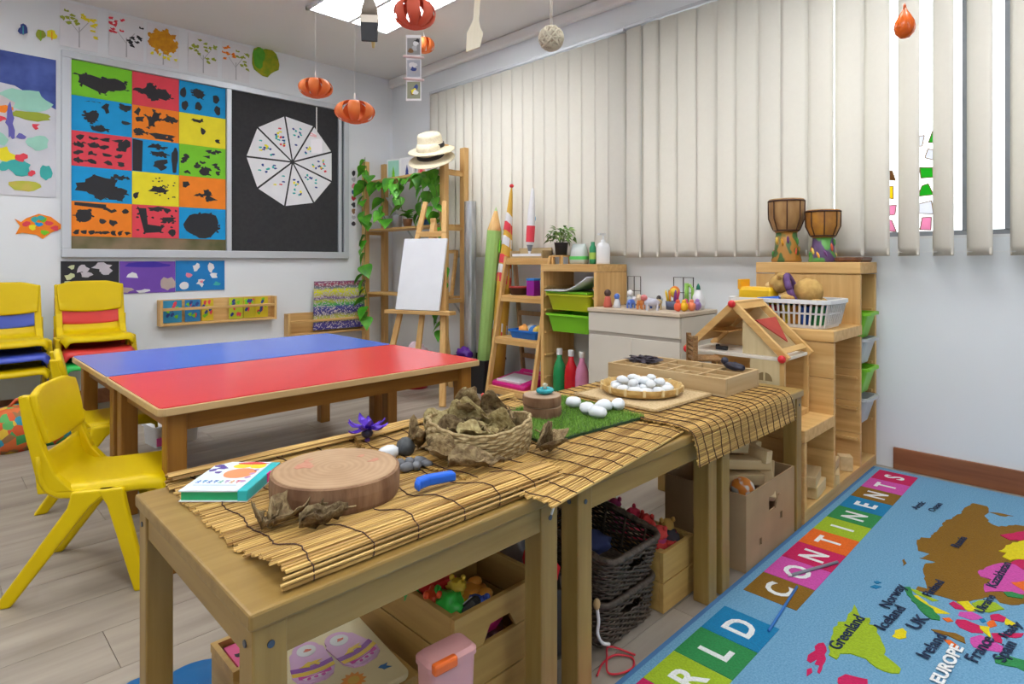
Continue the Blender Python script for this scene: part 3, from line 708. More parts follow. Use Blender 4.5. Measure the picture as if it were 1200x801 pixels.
G().lathe([(.045, 0), (.045, L_), (.039, L_), (.039, .01)], 20).done('foil_tube', mat('silver_foil', (.75, .77, .80), .3, (.42, .44, .48), 30, metal=.7, stretch=(1, 1, .12)), t, smooth=False)
t, L_ = roll('giant_pencil', 'tall light green giant pencil with pointed wooden tip', 'pencil toy', (2.875, 3.20, .01), (2.925, 3.105, 1.31))
G().lathe([(.052, 0), (.052, L_ - .17)], 12).done('barrel', mat('lime_paper', (.38, .62, .18), .6, (.34, .57, .16), 4), t)
G().lathe([(.052, L_ - .17), (.012, L_ - .03)], 12, cap0=False).done('wooden_cone', m_pz, t, smooth=True)
G().lathe([(.012, L_ - .03), (.001, L_)], 8, cap0=False).done('lead', col((.55, .75, .35)), t)
G().cbox((-.058, .01, L_ - .28), (.006, .04, .09)).done('pocket_clip', m_green, t)
t, L_ = roll('striped_cone', 'tall yellow rolled cone with red and white patches beside the green pencil', 'paper cone', (2.915, 3.10, .03), (2.945, 2.97, 1.44))
G().lathe([(.055, 0), (.052, .55 * L_), (.034, .75 * L_), (.012, .965 * L_), (.004, L_)], 16).done('cone_body', mat('amber_paper', (.75, .45, .06), .6, (.68, .38, .04), 5), t, smooth=True)
G().blob((0, 0, L_ + .008), (.016, .016, .014)).done('tip', col((.75, .03, .04)), t, smooth=True)
def band(z0, z1, a0, a1, m, nm):
    rad = lambda z: (.0545 if z < .55 * L_ else .0545 + (.0365 - .0545) * (z / L_ - .55) / .2 if z < .75 * L_ else .0365 + (.0145 - .0365) * (z / L_ - .75) / .215)
    n = 8; ls = []
    for i in range(4):
        z = z0 + (z1 - z0) * i / 3
        ls.append([Vector((rad(z) * math.cos(R(a0 + (a1 - a0) * k / n)), rad(z) * math.sin(R(a0 + (a1 - a0) * k / n)), z + .02 * math.sin(k))) for k in range(n + 1)])
    G().loft(ls, False, False, False).done(nm, m, t, smooth=True)
for z, c in ((.34, 'red'), (.40, 'white'), (.80, 'white'), (.74, 'red'), (.87, 'red'), (1.0, 'white'), (1.10, 'red'), (1.16, 'white')):
    band(z, z + .062, 0, 360, pm(c), 'patch')
t, L_ = roll('paper_rocket', 'slim white paper rocket with a blue drop and red base against the blind', 'paper rocket', (2.935, 2.79, .962), (2.955, 2.775, 1.42))
G().lathe([(.004, 0), (.02, .07), (.028, .09), (.026, .3), (.01, L_ * .97), (.002, L_)], 14).done('body', m_paper, t, smooth=True)
G().lathe([(.0285, .09), (.0288, .17), (.0285, .20)], 14, cap0=False, cap1=False).done('red_sleeve', pm('red'), t, smooth=True)
G().lathe([(.003, -.001), (.0205, .068), (.0209, .071)], 14, cap0=False, cap1=False).done('grey_tip', col((.2, .22, .25)), t, smooth=True)
G().blob((-.025, -.006, .25), (.006, .012, .02)).done('blue_drop', pm('blue'), t, smooth=True)

# ---------------------------------------------------------------- ladder shelf
ld = thing('ladder_shelf', 'folding wooden ladder shelf with four boards between the rolls and the pine drawer unit', 'shelf', (2.72, 2.775, 0))
HY = .205
for s in (-1, 1):
    G().bar((0, s * HY, 0), (.19, s * HY, .955), .022, .035, side=(0, 1, 0)).done('front_leg', m_pz, ld, bevel=.003)
    G().bar((.34, s * (HY - .03), 0), (.235, s * (HY - .03), .955), .02, .03, side=(0, 1, 0)).done('back_leg', wood('dark_pine', (.32, .2, .09), (.42, .28, .14), 'z'), ld, bevel=.003)
for z in (.08, .40, .68, .93):
    x0 = .19 * z / .955 - .012; x1 = .34 - .105 * z / .955
    G().box(x0, x1, -HY + .012, HY - .012, z, z + .014).done('shelf_board', m_py, ld, bevel=.002)
    G().box(x0 - .006, x0 + .008, -HY + .012, HY - .012, z - .03, z - .0005).done('front_rail', m_py, ld, bevel=.002)
for z in (.25, .55): G().box(.34 - .105 * z / .955 - .01, .34 - .105 * z / .955 + .01, -HY + .03, HY - .03, z, z + .03).done('back_rail', MATS['dark_pine'], ld)
def S(x, y, z): return (2.72 + x, 2.775 + y, z + .0145)
t = thing('paper_tray', 'wooden tray with white papers on the top of the ladder shelf', 'tray', S(.235, .02, .93))
G().box(-.05, .05, -.15, .15, 0, .012).box(.04, .05, -.15, .15, .012, .07).box(-.05, .05, -.15, -.142, .012, .05).box(-.05, .05, .142, .15, .012, .05).done('tray_body', wood('tray_wood', (.5, .36, .18), (.6, .45, .25), 'y'), t)
G().box(-.048, .03, -.135, .13, .0125, .03).done('paper_stack', m_paper, t)
t = thing('metal_tin', 'small red and black bowl at the left of the upper ladder board', 'bowl', S(.21, .10, .68))
G().lathe([(.06, 0), (.075, .05), (.077, .055), (.07, .055), (.055, .006)], 20).done('bowl_body', col((.05, .012, .012), .4), t, smooth=True)
G().lathe([(.0705, .046), (.0765, .048), (.0775, .058), (.0715, .058)], 20).done('rim', col((.45, .04, .03), .4), t, smooth=True)
t = thing('purple_box', 'small purple box with blue lid on the upper ladder board', 'box', S(.20, -.045, .68))
G().box(-.04, .04, -.035, .035, 0, .10).done('box_body', col((.30, .01, .32), .5), t, bevel=.004)
G().box(-.042, .042, -.037, .037, .1, .115).done('lid', col((.03, .2, .6), .5), t, bevel=.004)
t = thing('glass_jar', 'clear glass bottle beside the purple box on the ladder shelf', 'jar', S(.21, -.13, .68))
G().lathe([(.03, 0), (.032, .1), (.018, .135), (.018, .16)], 16).done('jar_body', mat('jar_glass', (.75, .82, .85), .15, (.7, .78, .8), 5, trans=.5), t, smooth=True)
G().lathe([(.02, .16), (.02, .175)], 14).done('lid', m_white, t)
t = thing('blue_tray', 'shallow blue plastic tray on the middle ladder board', 'tray', S(.175, -.03, .40))
tub(.15, .26, .055, .88, .01, .004).done('tray_body', col((.01, .16, .62), .4), t)
for i, (a, b, c, lab) in enumerate(((0, .06, (.9, .4, .08), 'orange'), (.01, -.04, (.05, .25, .75), 'blue'), (-.01, -.08, (.85, .6, .1), 'yellow'), (.03, .02, (.85, .82, .75), 'cream'))):
    o = thing('toy_block', lab + ' toy piece lying in the blue tray on the ladder shelf', 'toy', S(.175 + a, -.03 + b, .4035), rz=i)
    G().blob((0, 0, .045), (.03, .045, .04), 2, .4, 2, i).done('toy_body', col(c), o, smooth=True)
t = thing('drawing_board', 'magenta magnetic drawing board on the lowest ladder board', 'drawing board', S(.15, .04, .08)); t.rotation_euler = (0, R(-8), 0)
G().loft([rrect(.24, .30, .03, 0), rrect(.25, .31, .03, .01), rrect(.25, .31, .03, .035), rrect(.235, .295, .03, .045)]).done('frame', mat('magenta_plastic', (.62, .01, .22), .35, (.55, .01, .2), 5), t)
G().box(-.085, .075, -.10, .12, .045, .047).done('screen', col((.62, .62, .66), .4), t)
G().box(-.105, -.095, -.11, .11, .045, .06).done('slider', col((.85, .75, .8)), t, bevel=.002)
t = thing('drawing_board', 'second magenta drawing board propped behind the first on the ladder shelf', 'drawing board', S(.27, .03, .09)); t.rotation_euler = (0, R(-60), 0)
G().loft([rrect(.13, .26, .03, 0), rrect(.14, .27, .03, .012), rrect(.14, .27, .03, .024)]).done('frame', MATS['magenta_plastic'], t)
G().box(-.045, .045, -.09, .09, .024, .026).done('screen', col((.5, .5, .55), .4), t)

# ---------------------------------------------------------------- pine drawer unit by the ladder
un = thing('drawer_unit', 'pine storage unit with lime bins and bottles between the ladder and the white cabinet', 'shelf unit', (2.93, 2.325, 0))
def paneled(x0, x1, y0, y1, z0, z1, n, name, m, par, ax='z'):
    """solid side made of glued boards"""
    for i in range(n):
        if ax == 'z': G().box(x0, x1, y0, y1, z0 + (z1 - z0) * i / n, z0 + (z1 - z0) * (i + 1) / n - .0012).done(name, m, par, bevel=.0015, seg=1)
        elif ax == 'x': G().box(x0 + (x1 - x0) * i / n, x0 + (x1 - x0) * (i + 1) / n - .0012, y0, y1, z0, z1).done(name, m, par, bevel=.0015, seg=1)
        else: G().box(x0, x1, y0 + (y1 - y0) * i / n, y0 + (y1 - y0) * (i + 1) / n - .0012, z0, z1).done(name, m, par, bevel=.0015, seg=1)
paneled(-.15, .15, -.22, -.196, 0, .86, 1, 'side_panel', m_pz, un)
paneled(-.15, .15, .196, .22, 0, .86, 1, 'side_panel', m_pz, un)
G().box(-.15, .15, -.22, .22, .86, .905).done('top_board', m_py, un, bevel=.003)
G().box(-.14, .15, -.195, .195, .055, .075).done('bottom_board', m_py, un)
G().box(-.14, -.12, -.195, .195, 0, .055).done('plinth', m_py, un)
for z in (.195, .335, .475, .615, .70, .76):
    for s in (-1, 1): G().box(-.14, .14, min(s * .1955, s * .181), max(s * .1955, s * .181), z, z + .012).done('runner', m_px, un)
def bin_(lab, loc, w, d, h, m, rz=0, cat='bin', group=None):
    t = thing('storage_bin', lab, cat, loc, rz, group)
    tub(w, d, h, .86, .013, .004, .025).done('bin_body', m, t, smooth=False)
    return t
m_lime = mat('lime_plastic', (.50, .55, .01), .4, (.46, .50, .01), 5)
bin_('yellow green storage bin on the upper runners of the pine unit', (2.905, 2.325, .625), .255, .335, .10, m_lime, 0, group='bins in the pine unit')
bin_('bright green storage bin under the yellow green bin', (2.905, 2.325, .4925), .255, .335, .11, m_green, 0, group='bins in the pine unit')
t = thing('plastic_tray', 'curved translucent white plastic tray lying on the yellow green bin', 'tray', (2.90, 2.325, .728))
ls = []
for i in range(9):
    y = .165 - .33 * i / 8; z = .012 + .085 * max(0, (i - 3.5) / 4.5) ** 1.6
    ls.append([Vector((-.145, y, z)), Vector((.1, y, z)), Vector((.1, y, z + .008)), Vector((-.145, y, z + .008))])
G().loft(ls).done('tray_sheet', mat('lid_grey', (.66, .68, .70), .35, (.60, .62, .65), 5), t, smooth=True)
G().box(-.13, .09, -.155, .165, 0, .011).done('tray_rim', m_green, t)
for i, (y, c, lab) in enumerate(((2.44, (.015, .30, .09), 'green'), (2.347, (.65, .01, .02), 'red'), (2.262, (.75, .28, .48), 'pink'))):
    t = thing('paint_bottle', lab + ' paint bottle with white cap at the bottom of the pine unit', 'bottle', (2.84, y, .0755), 0, 'paint bottles in the pine unit')
    bottle_g(.042, .30).done('bottle_body', mat('bottle_' + lab, c, .2, tuple(x * .8 for x in c), 6), t, smooth=True)
    G().lathe([(.018, .268), (.019, .30), (.015, .306)], 14).done('cap', m_white, t)
# on top of the unit
zt = .9055
t = thing('plant_stand', 'little wooden stool stand under the potted plant', 'stand', (2.885, 2.465, zt), 0)
G().box(-.045, .045, -.045, .045, .045, .055).done('seat', m_py, t)
for a in (-1, 1):
    for b in (-1, 1): G().box(a * .037 - .006, a * .037 + .006, b * .037 - .006, b * .037 + .006, 0, .045).done('leg', m_pz, t)
t = thing('potted_plant', 'bushy green potted plant in a black pot on the pine unit', 'plant', (2.885, 2.465, zt + .0555))
G().lathe([(.035, 0), (.044, .075), (.046, .08), (.039, .078), (.036, .06)], 18).done('pot', m_black, t, smooth=True)
q = random.Random(8); lm = None
m_bush = mat('bush_leaf', (.08, .20, .03), .5, (.25, .40, .10), 25, objrand=.35)
for k in range(110):
    th_, ph = q.uniform(0, 6.28), q.uniform(0, 1.45)
    r_ = q.uniform(.35, 1)
    p = (.085 * r_ * math.cos(th_) * math.cos(ph * .8), .085 * r_ * math.sin(th_) * math.cos(ph * .8), .085 + .095 * r_ * math.sin(ph))
    rot = (q.uniform(-.6, .6), q.uniform(-1.0, .6), th_ + q.uniform(-.6, .6))
    if lm is None: lm = leaf_mesh(.035, .02, .004).done('leaf', m_bush, t, smooth=True, loc=p, rot=rot)
    else: piece(lm, 'leaf', t, p, rot)
for k in range(7):
    a = k * .9
    G().tube([(0, 0, .06), (.02 * math.cos(a), .02 * math.sin(a), .10), (.05 * math.cos(a), .05 * math.sin(a), .14)], .002, 5).done('stem', col((.12, .2, .04)), t)
t = thing('soap_pack', 'clear plastic refill pack with a green band on the pine unit', 'soap pack', (2.915, 2.345, zt), R(10))
G().loft([rrect(.075, .10, .015, 0), rrect(.08, .11, .02, .03), rrect(.06, .10, .02, .09), rrect(.015, .085, .005, .125)]).done('pouch', mat('pouch', (.66, .74, .70), .2, (.7, .76, .74), 9, trans=.2), t, smooth=True)
G().loft([rrect(.082, .112, .02, .028), rrect(.080, .112, .02, .048)], False, False).done('green_band', col((.1, .6, .12)), t, smooth=True)
t = thing('green_tube', 'slim dark green glue tube standing beside the refill pack', 'tube', (2.91, 2.235, zt))
G().lathe([(.018, 0), (.021, .02), (.02, .1), (.012, .115), (.012, .135)], 14).done('tube_body', col((.02, .28, .12), .4), t, smooth=True)
G().lathe([(.0215, .03), (.0215, .07)], 14, cap0=False, cap1=False).done('label_wrap', col((.4, .6, .1)), t)
t = thing('pump_bottle', 'white pump soap bottle on the near corner of the pine unit', 'bottle', (2.92, 2.165, zt))
G().lathe([(.04, 0), (.042, .01), (.042, .10), (.034, .122), (.014, .132), (.014, .145)], 18).done('bottle_body', m_white, t, smooth=True)
G().tube([(0, 0, .145), (0, 0, .175)], .006).box(-.045, .014, -.009, .009, .172, .184).done('pump_head', m_white, t)

# ---------------------------------------------------------------- white cabinet with small toys
cb = thing('cabinet', 'low white cabinet with a wide drawer and two doors under the window blind', 'cabinet', (2.69, 1.526, 0))
CWD, CD, CH = .572, .392, .662
m_cab = mat('cabinet_white', (.72, .67, .58), .45, (.68, .63, .54), 3)
G().box(.018, CD, 0, CWD, .04, CH - .022).done('carcass', m_cab, cb)
G().box(.04, CD, .01, CWD - .01, 0, .04).done('plinth', m_cab, cb)
G().box(-.006, CD, -.004, CWD + .002, CH - .02, CH).done('worktop', wood('worktop_wood', (.62, .5, .36), (.7, .58, .44), 'y'), cb, bevel=.003)
G().box(0, .0175, .002, CWD - .002, .535, CH - .024).done('drawer_front', m_cab, cb, bevel=.002)
for a, b in ((.002, CWD / 2 - .001), (CWD / 2 + .001, CWD - .002)): G().box(0, .0175, a, b, .045, .515).done('door', m_cab, cb, bevel=.002)
G().box(.004, .017, .002, CWD - .002, .516, .534).done('grip_groove', col((.45, .4, .34), .6), cb)
zt = CH + .0005
def toy(lab, x, y, builder, cat='toy', group=None, z=zt, rz=0, name='toy_figure'):
    t = thing(name, lab, cat, (x, y, z), rz, group); builder(t); return t
def figure(c1, c2, h=.06):
    def f(t):
        G().lathe([(h * .22, 0), (h * .26, h * .1), (h * .16, h * .55), (h * .1, h * .65)], 12).done('body', col(c1, .4), t, smooth=True)
        G().blob((0, 0, h * .8), (h * .2, h * .2, h * .22)).done('head', col(c2, .5), t, smooth=True)
    return f
def animal(c1, c2, s=.03):
    def f(t):
        G().blob((0, 0, s * .95), (s, s * .5, s * .5), 2, .2, 2, 3).done('body', col(c1, .4), t, smooth=True)
        G().blob((s * .95, 0, s * 1.5), (s * .42, s * .35, s * .4)).done('head', col(c2, .4), t, smooth=True)
        for a in (-.6, .6):
            for b in (-.28, .28): G().tube([(a * s, b * s, 0), (a * s, b * s, s * .8)], s * .14, 6).done('leg', col(c1, .4), t)
    return f
q = random.Random(4)
CT = [((.6, .12, .08), (.1, .05, .04), 'dark red'), ((.05, .12, .5), (.8, .8, .8), 'blue'), ((.7, .72, .75), (.1, .2, .6), 'white'), ((.5, .55, .6), (.85, .85, .85), 'grey')]
for k, (x, y) in enumerate(((2.78, 2.03), (2.86, 2.02), (2.77, 1.96), (2.90, 1.96))):
    toy(CT[k][2] + ' small toy figure in the cluster at the far end of the white cabinet', x, y, figure(CT[k][0], CT[k][1], (.10, .075, .08, .095)[k]), group='toys on the white cabinet')
for k, (x, y, c1, c2, n) in enumerate(((2.82, 1.90, (.1, .2, .65), (.8, .8, .85), 'blue and white'), (2.93, 1.86, (.75, .76, .8), (.3, .35, .4), 'pale grey'), (2.80, 1.82, (.8, .3, .08), (.85, .7, .5), 'orange'), (2.90, 1.80, (.05, .12, .45), (.8, .8, .8), 'dark blue'), (2.86, 1.75, (.55, .42, .2), (.05, .04, .04), 'brown black headed'), (2.77, 1.735, (.6, .6, .7), (.7, .2, .2), 'lilac'))):
    toy(n + ' toy animal in the middle of the white cabinet top', x, y, animal(c1, c2, .034 + .005 * (k % 3)), rz=k * 1.7, group='toys on the white cabinet', name='toy_animal')
def wirerect(w, h, r=.003):
    def f(t):
        G().tube([(0, -w / 2, .003), (0, w / 2, .003), (0, w / 2, h), (0, -w / 2, h), (0, -w / 2, .003)], r, 6).tube([(0, 0, .003), (0, 0, h)], r, 6).tube([(0, -w / 2, h * .5), (0, w / 2, h * .5)], r * .7, 6).done('wire_frame', m_black, t)
        G().box(-.03, .012, -w / 2, w / 2, 0, .004).done('foot', m_black, t)
    return f
toy('black wire rack standing at the wall behind the pencils on the white cabinet', 3.035, 1.70, wirerect(.12, .17), 'rack', name='wire_rack')
toy('black wire rack at the wall beside the pine unit', 3.045, 2.03, wirerect(.09, .17, .0025), 'rack', name='wire_rack')
def lion(t):
    G().blob((0, 0, .09), (.012, .034, .034), 2).done('mane', col((.75, .22, .02)), t, smooth=True)
    G().blob((-.01, 0, .09), (.014, .023, .023), 2).done('face', col((.9, .62, .05)), t, smooth=True)
    G().tube([(0, 0, 0), (0, 0, .06)], .008).done('handle', m_yel, t)
toy('yellow round toy with an orange ruff before the wire rack', 2.985, 1.725, lion, name='ruffed_toy')
def ghand(t):
    G().tube([(0, 0, 0), (0, 0, .14)], .012, 10).done('stem', col((.25, .5, .08)), t, smooth=True)
    G().tube([(0, .0, .12), (0, -.02, .13), (0, -.035, .11), (0, -.035, .02)], .008, 8).done('arm', col((.3, .55, .1)), t, smooth=True)
toy('green hooked toy standing beside the ruffed yellow toy', 2.99, 1.655, ghand, name='hooked_toy')
pot = thing('pencil_cup', 'small cup of thick coloured crayons on the white cabinet', 'cup', (2.90, 1.69, zt))
G().lathe([(.034, 0), (.037, .045), (.034, .045), (.031, .004)], 16).done('cup_body', col((.1, .12, .2), .4), pot, smooth=True)
for k, (c, n) in enumerate((((.02, .12, .25), 'navy'), ((.05, .3, .12), 'green'), ((.85, .6, .03), 'yellow'), ((.8, .3, .02), 'orange'), ((.25, .05, .3), 'purple'), ((.6, .05, .15), 'crimson'))):
    a = k * 1.05
    t = thing('crayon', n + ' thick crayon standing in the cup on the white cabinet', 'crayon', (2.90 + .016 * math.cos(a), 1.69 + .018 * math.sin(a), zt + .006), 0, 'crayons in the cup')
    t.rotation_euler = (.18 * math.sin(-a), .18 * math.cos(a), 0)
    G().lathe([(.0065, 0), (.0065, .085), (.002, .10)], 8).done('barrel', col(c, .4), t, smooth=True)
def cone(t):
    G().lathe([(.03, 0), (.035, .03), (.03, .07), (.012, .105)], 16).done('bottle_body', m_white, t, smooth=True)
    G().lathe([(.012, .1055), (.009, .125), (.002, .14)], 12).done('cap', col((.01, .18, .12)), t, smooth=True)
toy('white glue bottle with dark green pointed cap at the wall on the white cabinet', 3.0, 1.592, cone, 'bottle', name='glue_bottle')
for k, (x, y, c, n) in enumerate(((2.80, 1.60, (.85, .12, .05), 'red'), (2.82, 1.575, (.9, .5, .02), 'golden yellow'), (2.88, 1.60, (.75, .08, .25), 'crimson'), (2.86, 1.555, (.88, .25, .12), 'orange red'), (2.93, 1.56, (.35, .2, .5), 'violet'))):
    def fb_(t, c=c, k=k):
        G().blob((0, 0, .026), (.024, .02, .026), 2, .25, 2, k).done('body', col(c, .35), t, smooth=True)
        G().blob((0, 0, .052), (.014, .013, .012), 1).done('head', col(tuple(min(1, x * 1.1) for x in c), .35), t, smooth=True)
    toy(n + ' rubber toy at the near corner of the white cabinet', x, y, fb_, group='rubber toys on the cabinet corner', name='rubber_toy')

# ---------------------------------------------------------------- stepped pine unit against the window wall
st = thing('stepped_unit', 'stair shaped pine storage unit with three heights beside the rug', 'shelf unit', (2.2, .766, 0))
SD = .445; X1, X2, X3 = .306, .645, .89; Z1, Z2, Z3 = .33, .652, .918
G().box(0, X3, .0, .03, 0, .05).done('plinth', m_px, st, bevel=.002)
G().box(.02, X3 - .02, .03, SD, .03, .05).done('bottom_board', m_px, st)
paneled(.0, .022, .0, SD, .05, Z1 - .045, 2, 'side_board', m_py, st)
paneled(X1, X1 + .022, .0, SD, .05, Z2 - .045, 4, 'side_board', m_py, st)
paneled(X2, X2 + .022, .0, SD, .05, Z2 - .05, 4, 'side_board', m_py, st)
paneled(X2, X2 + .022, .0, SD, Z2, Z3 - .052, 1, 'side_board', m_pz, st)
paneled(X3 - .022, X3, .0, SD, .05, Z3 - .052, 1, 'side_board', m_pz, st)
G().box(-.004, X1, -.002, SD, Z1 - .044, Z1).done('step_board', m_py, st, bevel=.003)
G().box(X1 - .004, X2 + .022, -.002, SD, Z2 - .044, Z2).done('step_board', m_py, st, bevel=.003)
G().box(X2 - .004, X3 + .002, -.002, SD, Z3 - .05, Z3).done('step_board', m_py, st, bevel=.003)
for z in (.205, .335, .463, .575, .70):
    for xx in (X2 + .0225, X3 - .0365): G().box(xx, xx + .014, .01, SD - .02, z, z + .011).done('runner', m_py, st)
for z in (.16, .29, .42): G().box(X2 - .0145, X2 - .0005, .01, SD - .02, z, z + .011).done('runner', m_py, st)
for k, (z, m, n) in enumerate(((.5875, m_green, 'upper green storage bin with red and yellow toys in the stepped unit'), (.4755, m_clear, 'upper clear storage bin in the stepped unit'), (.3475, m_green, 'lower green storage bin in the stepped unit'), (.2175, m_clear, 'lower clear storage bin in the stepped unit'))):
    bin_(n, (2.2 + (X2 + X3) / 2, .766 + .188, z), .158, .40, .112, m, group='bins in the stepped unit')
t = thing('toy_scoop', 'red plastic toy scoop sticking out of the upper green bin', 'toy', (2.965, .82, .60)); t.rotation_euler = (R(-25), 0, 0)
G().bar((0, 0, 0), (0, 0, .17), .03, .012, .045, .012, side=(1, 0, 0)).done('blade', col((.75, .01, .02), .4), t, bevel=.003)
t = thing('toy_ball', 'yellow toy piece in the upper green bin', 'toy', (2.95, .875, .60))
G().blob((0, 0, .06), (.045, .06, .06), 2, .3).done('body', m_yel, t, smooth=True)
# drums on top
m_drum = mat('drum_paint', (.42, .19, .03), .5, (.05, .13, .03), 26, (1, 1, .6), detail=1, lo=.47, hi=.53)
m_drum2 = mat('drum_paint_dark', (.10, .05, .14), .5, (.10, .32, .06), 22, (1, 1, .7), detail=1, lo=.47, hi=.53)
m_goat = mat('drum_wood', (.45, .26, .10), .5, (.30, .15, .05), 20, (1, 1, .4))
def drum(lab, loc, rs, h, m, goat):
    t = thing('djembe_drum', lab, 'drum', loc, .4, 'djembe drums on the stepped unit')
    zb = h * .46
    G().lathe([(rs * .82, 0), (rs * .84, h * .03), (rs * .66, h * .2), (rs * .58, zb)], 24).done('painted_foot', m, t, smooth=True)
    G().lathe([(rs * .6, zb), (rs * .72, zb + h * .05), (rs * .95, zb + h * .22), (rs * .98, h * .95), (rs * .97, h * .985)], 24).done('bowl', goat, t, smooth=True)
    G().lathe([(rs * .95, h * .985), (rs * .5, h * .995), (0.001, h)], 24, cap0=False).done('skin', col((.62, .58, .50), .7), t, smooth=True)
    for z, r_ in ((h * .955, rs * .99), (zb + h * .035, rs * .67)):
        G().tube([(r_ * math.cos(2 * PI * k / 24), r_ * math.sin(2 * PI * k / 24), z) for k in range(25)], .0045, 6).done('ring', col((.06, .02, .01), .7), t, smooth=True)
    for k in range(8):
        a = 2 * PI * k / 8
        G().tube([(rs * f * math.cos(a), rs * f * math.sin(a), z) for f, z in ((1.0, h * .955), (1.0, h * .8), (.985, zb + h * .22), (.74, zb + h * .05), (.67, zb + h * .03))], .0028, 5).done('cord', col((.08, .03, .015), .8), t)
    q = random.Random(int(h * 1000))
    for k in range(12):
        a = k * .53 + q.random() * .2; z = h * (.08 + .3 * q.random()); r_ = rs * (.62 + .2 * (1 - z / zb) ** 2) + .001
        c = [(.85, .4, .03), (.18, .06, .2), (.8, .12, .05), (.1, .35, .08), (.85, .6, .1)][k % 5]
        G().blob((r_ * math.cos(a), r_ * math.sin(a), z), (.006, .006, .02), 1, M=Matrix.Rotation(a, 3, 'Z') @ Matrix.Rotation(q.uniform(-.5, .5), 3, 'X')).done('painted_petal', col(c, .5), t, smooth=True)
    return t
drum('taller wooden hand drum with orange painted foot on the stepped unit', (2.918, 1.098, .9185), .079, .30, m_drum, m_goat)
drum('shorter wooden hand drum with dark painted foot on the stepped unit', (2.915, .936, .9185), .072, .238, m_drum2, mat('drum_wood_amber', (.55, .25, .03), .4, (.38, .16, .03), 20))
t = thing('wooden_board', 'dark brown flat wooden board lying beside the drums', 'board', (2.965, .825, .9185))
G().loft([rrect(.20, .10, .03, 0), rrect(.21, .11, .035, .01), rrect(.21, .11, .035, .02), rrect(.19, .09, .03, .022)]).done('board_body', wood('dark_board', (.12, .045, .02), (.18, .07, .03), 'x', .35), t)
# laundry basket of toys on the middle step
bk = thing('plastic_basket', 'white plastic basket with slatted sides full of toys on the middle step', 'basket', (2.648, .995, .6525))
BWX, BWY, BH = .25, .40, .115
G().loft([rrect(BWX * .84, BWY * .9, .03, 0), rrect(BWX * .86, BWY * .915, .03, .012), rrect(BWX * .83, BWY * .9, .03, .012), rrect(BWX * .81, BWY * .88, .03, .004)]).done('base', m_white, bk)
G().loft([rrect(BWX, BWY, .04, BH - .018), rrect(BWX + .025, BWY + .025, .05, BH - .016), rrect(BWX + .025, BWY + .025, .05, BH), rrect(BWX - .008, BWY - .008, .04, BH), rrect(BWX - .008, BWY - .008, .04, BH - .018)]).done('rim', m_white, bk)
G().loft([rrect(BWX * .925, BWY * .955, .035, .055), rrect(BWX * .93, BWY * .96, .035, .063), rrect(BWX * .91, BWY * .945, .035, .063), rrect(BWX * .905, BWY * .94, .035, .055)]).done('middle_band', m_white, bk)
lo = rrect(BWX * .855, BWY * .91, .03, .01, 1); hi = rrect(BWX, BWY, .04, BH - .016, 1)
slat0 = None
for side in range(4):
    n = 17 if side in (0, 2) else 10
    for k in range(n + 1):
        f = k / n * 2 - 1
        if side in (0, 2):
            sg = 1 if side == 0 else -1
            p0 = (sg * BWX * .425, f * BWY * .42, .008); p1 = (sg * BWX * .495, f * BWY * .46, BH - .016)
            sd = (0, 1, 0)
        else:
            sg = 1 if side == 1 else -1
            p0 = (f * BWX * .38, sg * BWY * .452, .008); p1 = (f * BWX * .44, sg * BWY * .495, BH - .016)
            sd = (1, 0, 0)
        G().bar(p0, p1, .008, .004, side=sd).done('slat', m_white, bk)
q = random.Random(6)
pal = [((.05, .35, .1), 'green'), ((.02, .10, .5), 'blue'), ((.85, .35, .05), 'orange'), ((.85, .65, .03), 'yellow'), ((.7, .03, .04), 'red'), ((.03, .25, .5), 'teal blue'), ((.05, .05, .1), 'black'), ((.6, .62, .66), 'grey')]
for k in range(24):
    x = -.08 + .16 * (k % 3) / 2 + q.uniform(-.008, .008); y = -.15 + .3 * (k // 3) / 7; c, n = pal[(k * 5 + (k // 3) * 2) % 8]
    t = thing('toy_brick', '%s toy piece in the white basket, %s from its near end, %s row' % (n, ('first', 'second', 'third', 'fourth', 'fifth', 'sixth', 'seventh', 'eighth')[k // 3], ('front', 'middle', 'back')[k % 3]), 'toy', (2.648 + x, .995 + y, .662), q.uniform(0, 3), 'toys inside the white basket')
    G().cbox((0, 0, .040), (.046, .034, .075)).done('brick_body', col(c, .4), t, bevel=.005)
t = thing('toy_bus', 'yellow plastic toy car body lying in the white basket', 'toy car', (2.62, 1.105, .735), R(80))
G().loft([rrect(.16, .07, .015, 0), rrect(.16, .07, .015, .06), rrect(.15, .06, .012, .075)]).done('car_body', mat('toy_yellow', (.9, .55, .01), .35, (.85, .5, .01), 5), t)
G().cbox((.072, 0, .085), (.018, .07, .045)).done('tail_fin', mat('toy_amber', (.9, .42, .01), .35), t, bevel=.004)
t = thing('toy_plank', 'blue plastic toy bar lying on top of the white basket', 'toy', (2.545, 1.03, .756), R(95)); t.rotation_euler = (R(12), R(5), R(95))
G().cbox((0, 0, .008), (.09, .025, .016)).done('bar_body', col((.01, .12, .6), .35), t, bevel=.003)
t = thing('toy_plank', 'red plastic toy bar lying on top of the white basket', 'toy', (2.55, .92, .752), R(80)); 
G().cbox((0, 0, .006), (.08, .022, .012)).done('bar_body', col((.75, .04, .05), .35), t, bevel=.003)
m_plush = mat('plush_tan', (.60, .38, .12), .95, (.50, .30, .09), 60, bump=.3)
t = thing('plush_bear', 'tan plush toy with a purple sash slumped in the white basket', 'plush toy', (2.635, .955, .748), R(100))
G().blob((-.05, 0, .045), (.058, .055, .058), 3, .1, 3, 2).done('body', m_plush, t, smooth=True)
G().blob((.06, 0, .078), (.044, .042, .04), 3, .08, 3, 5).done('head', m_plush, t, smooth=True)
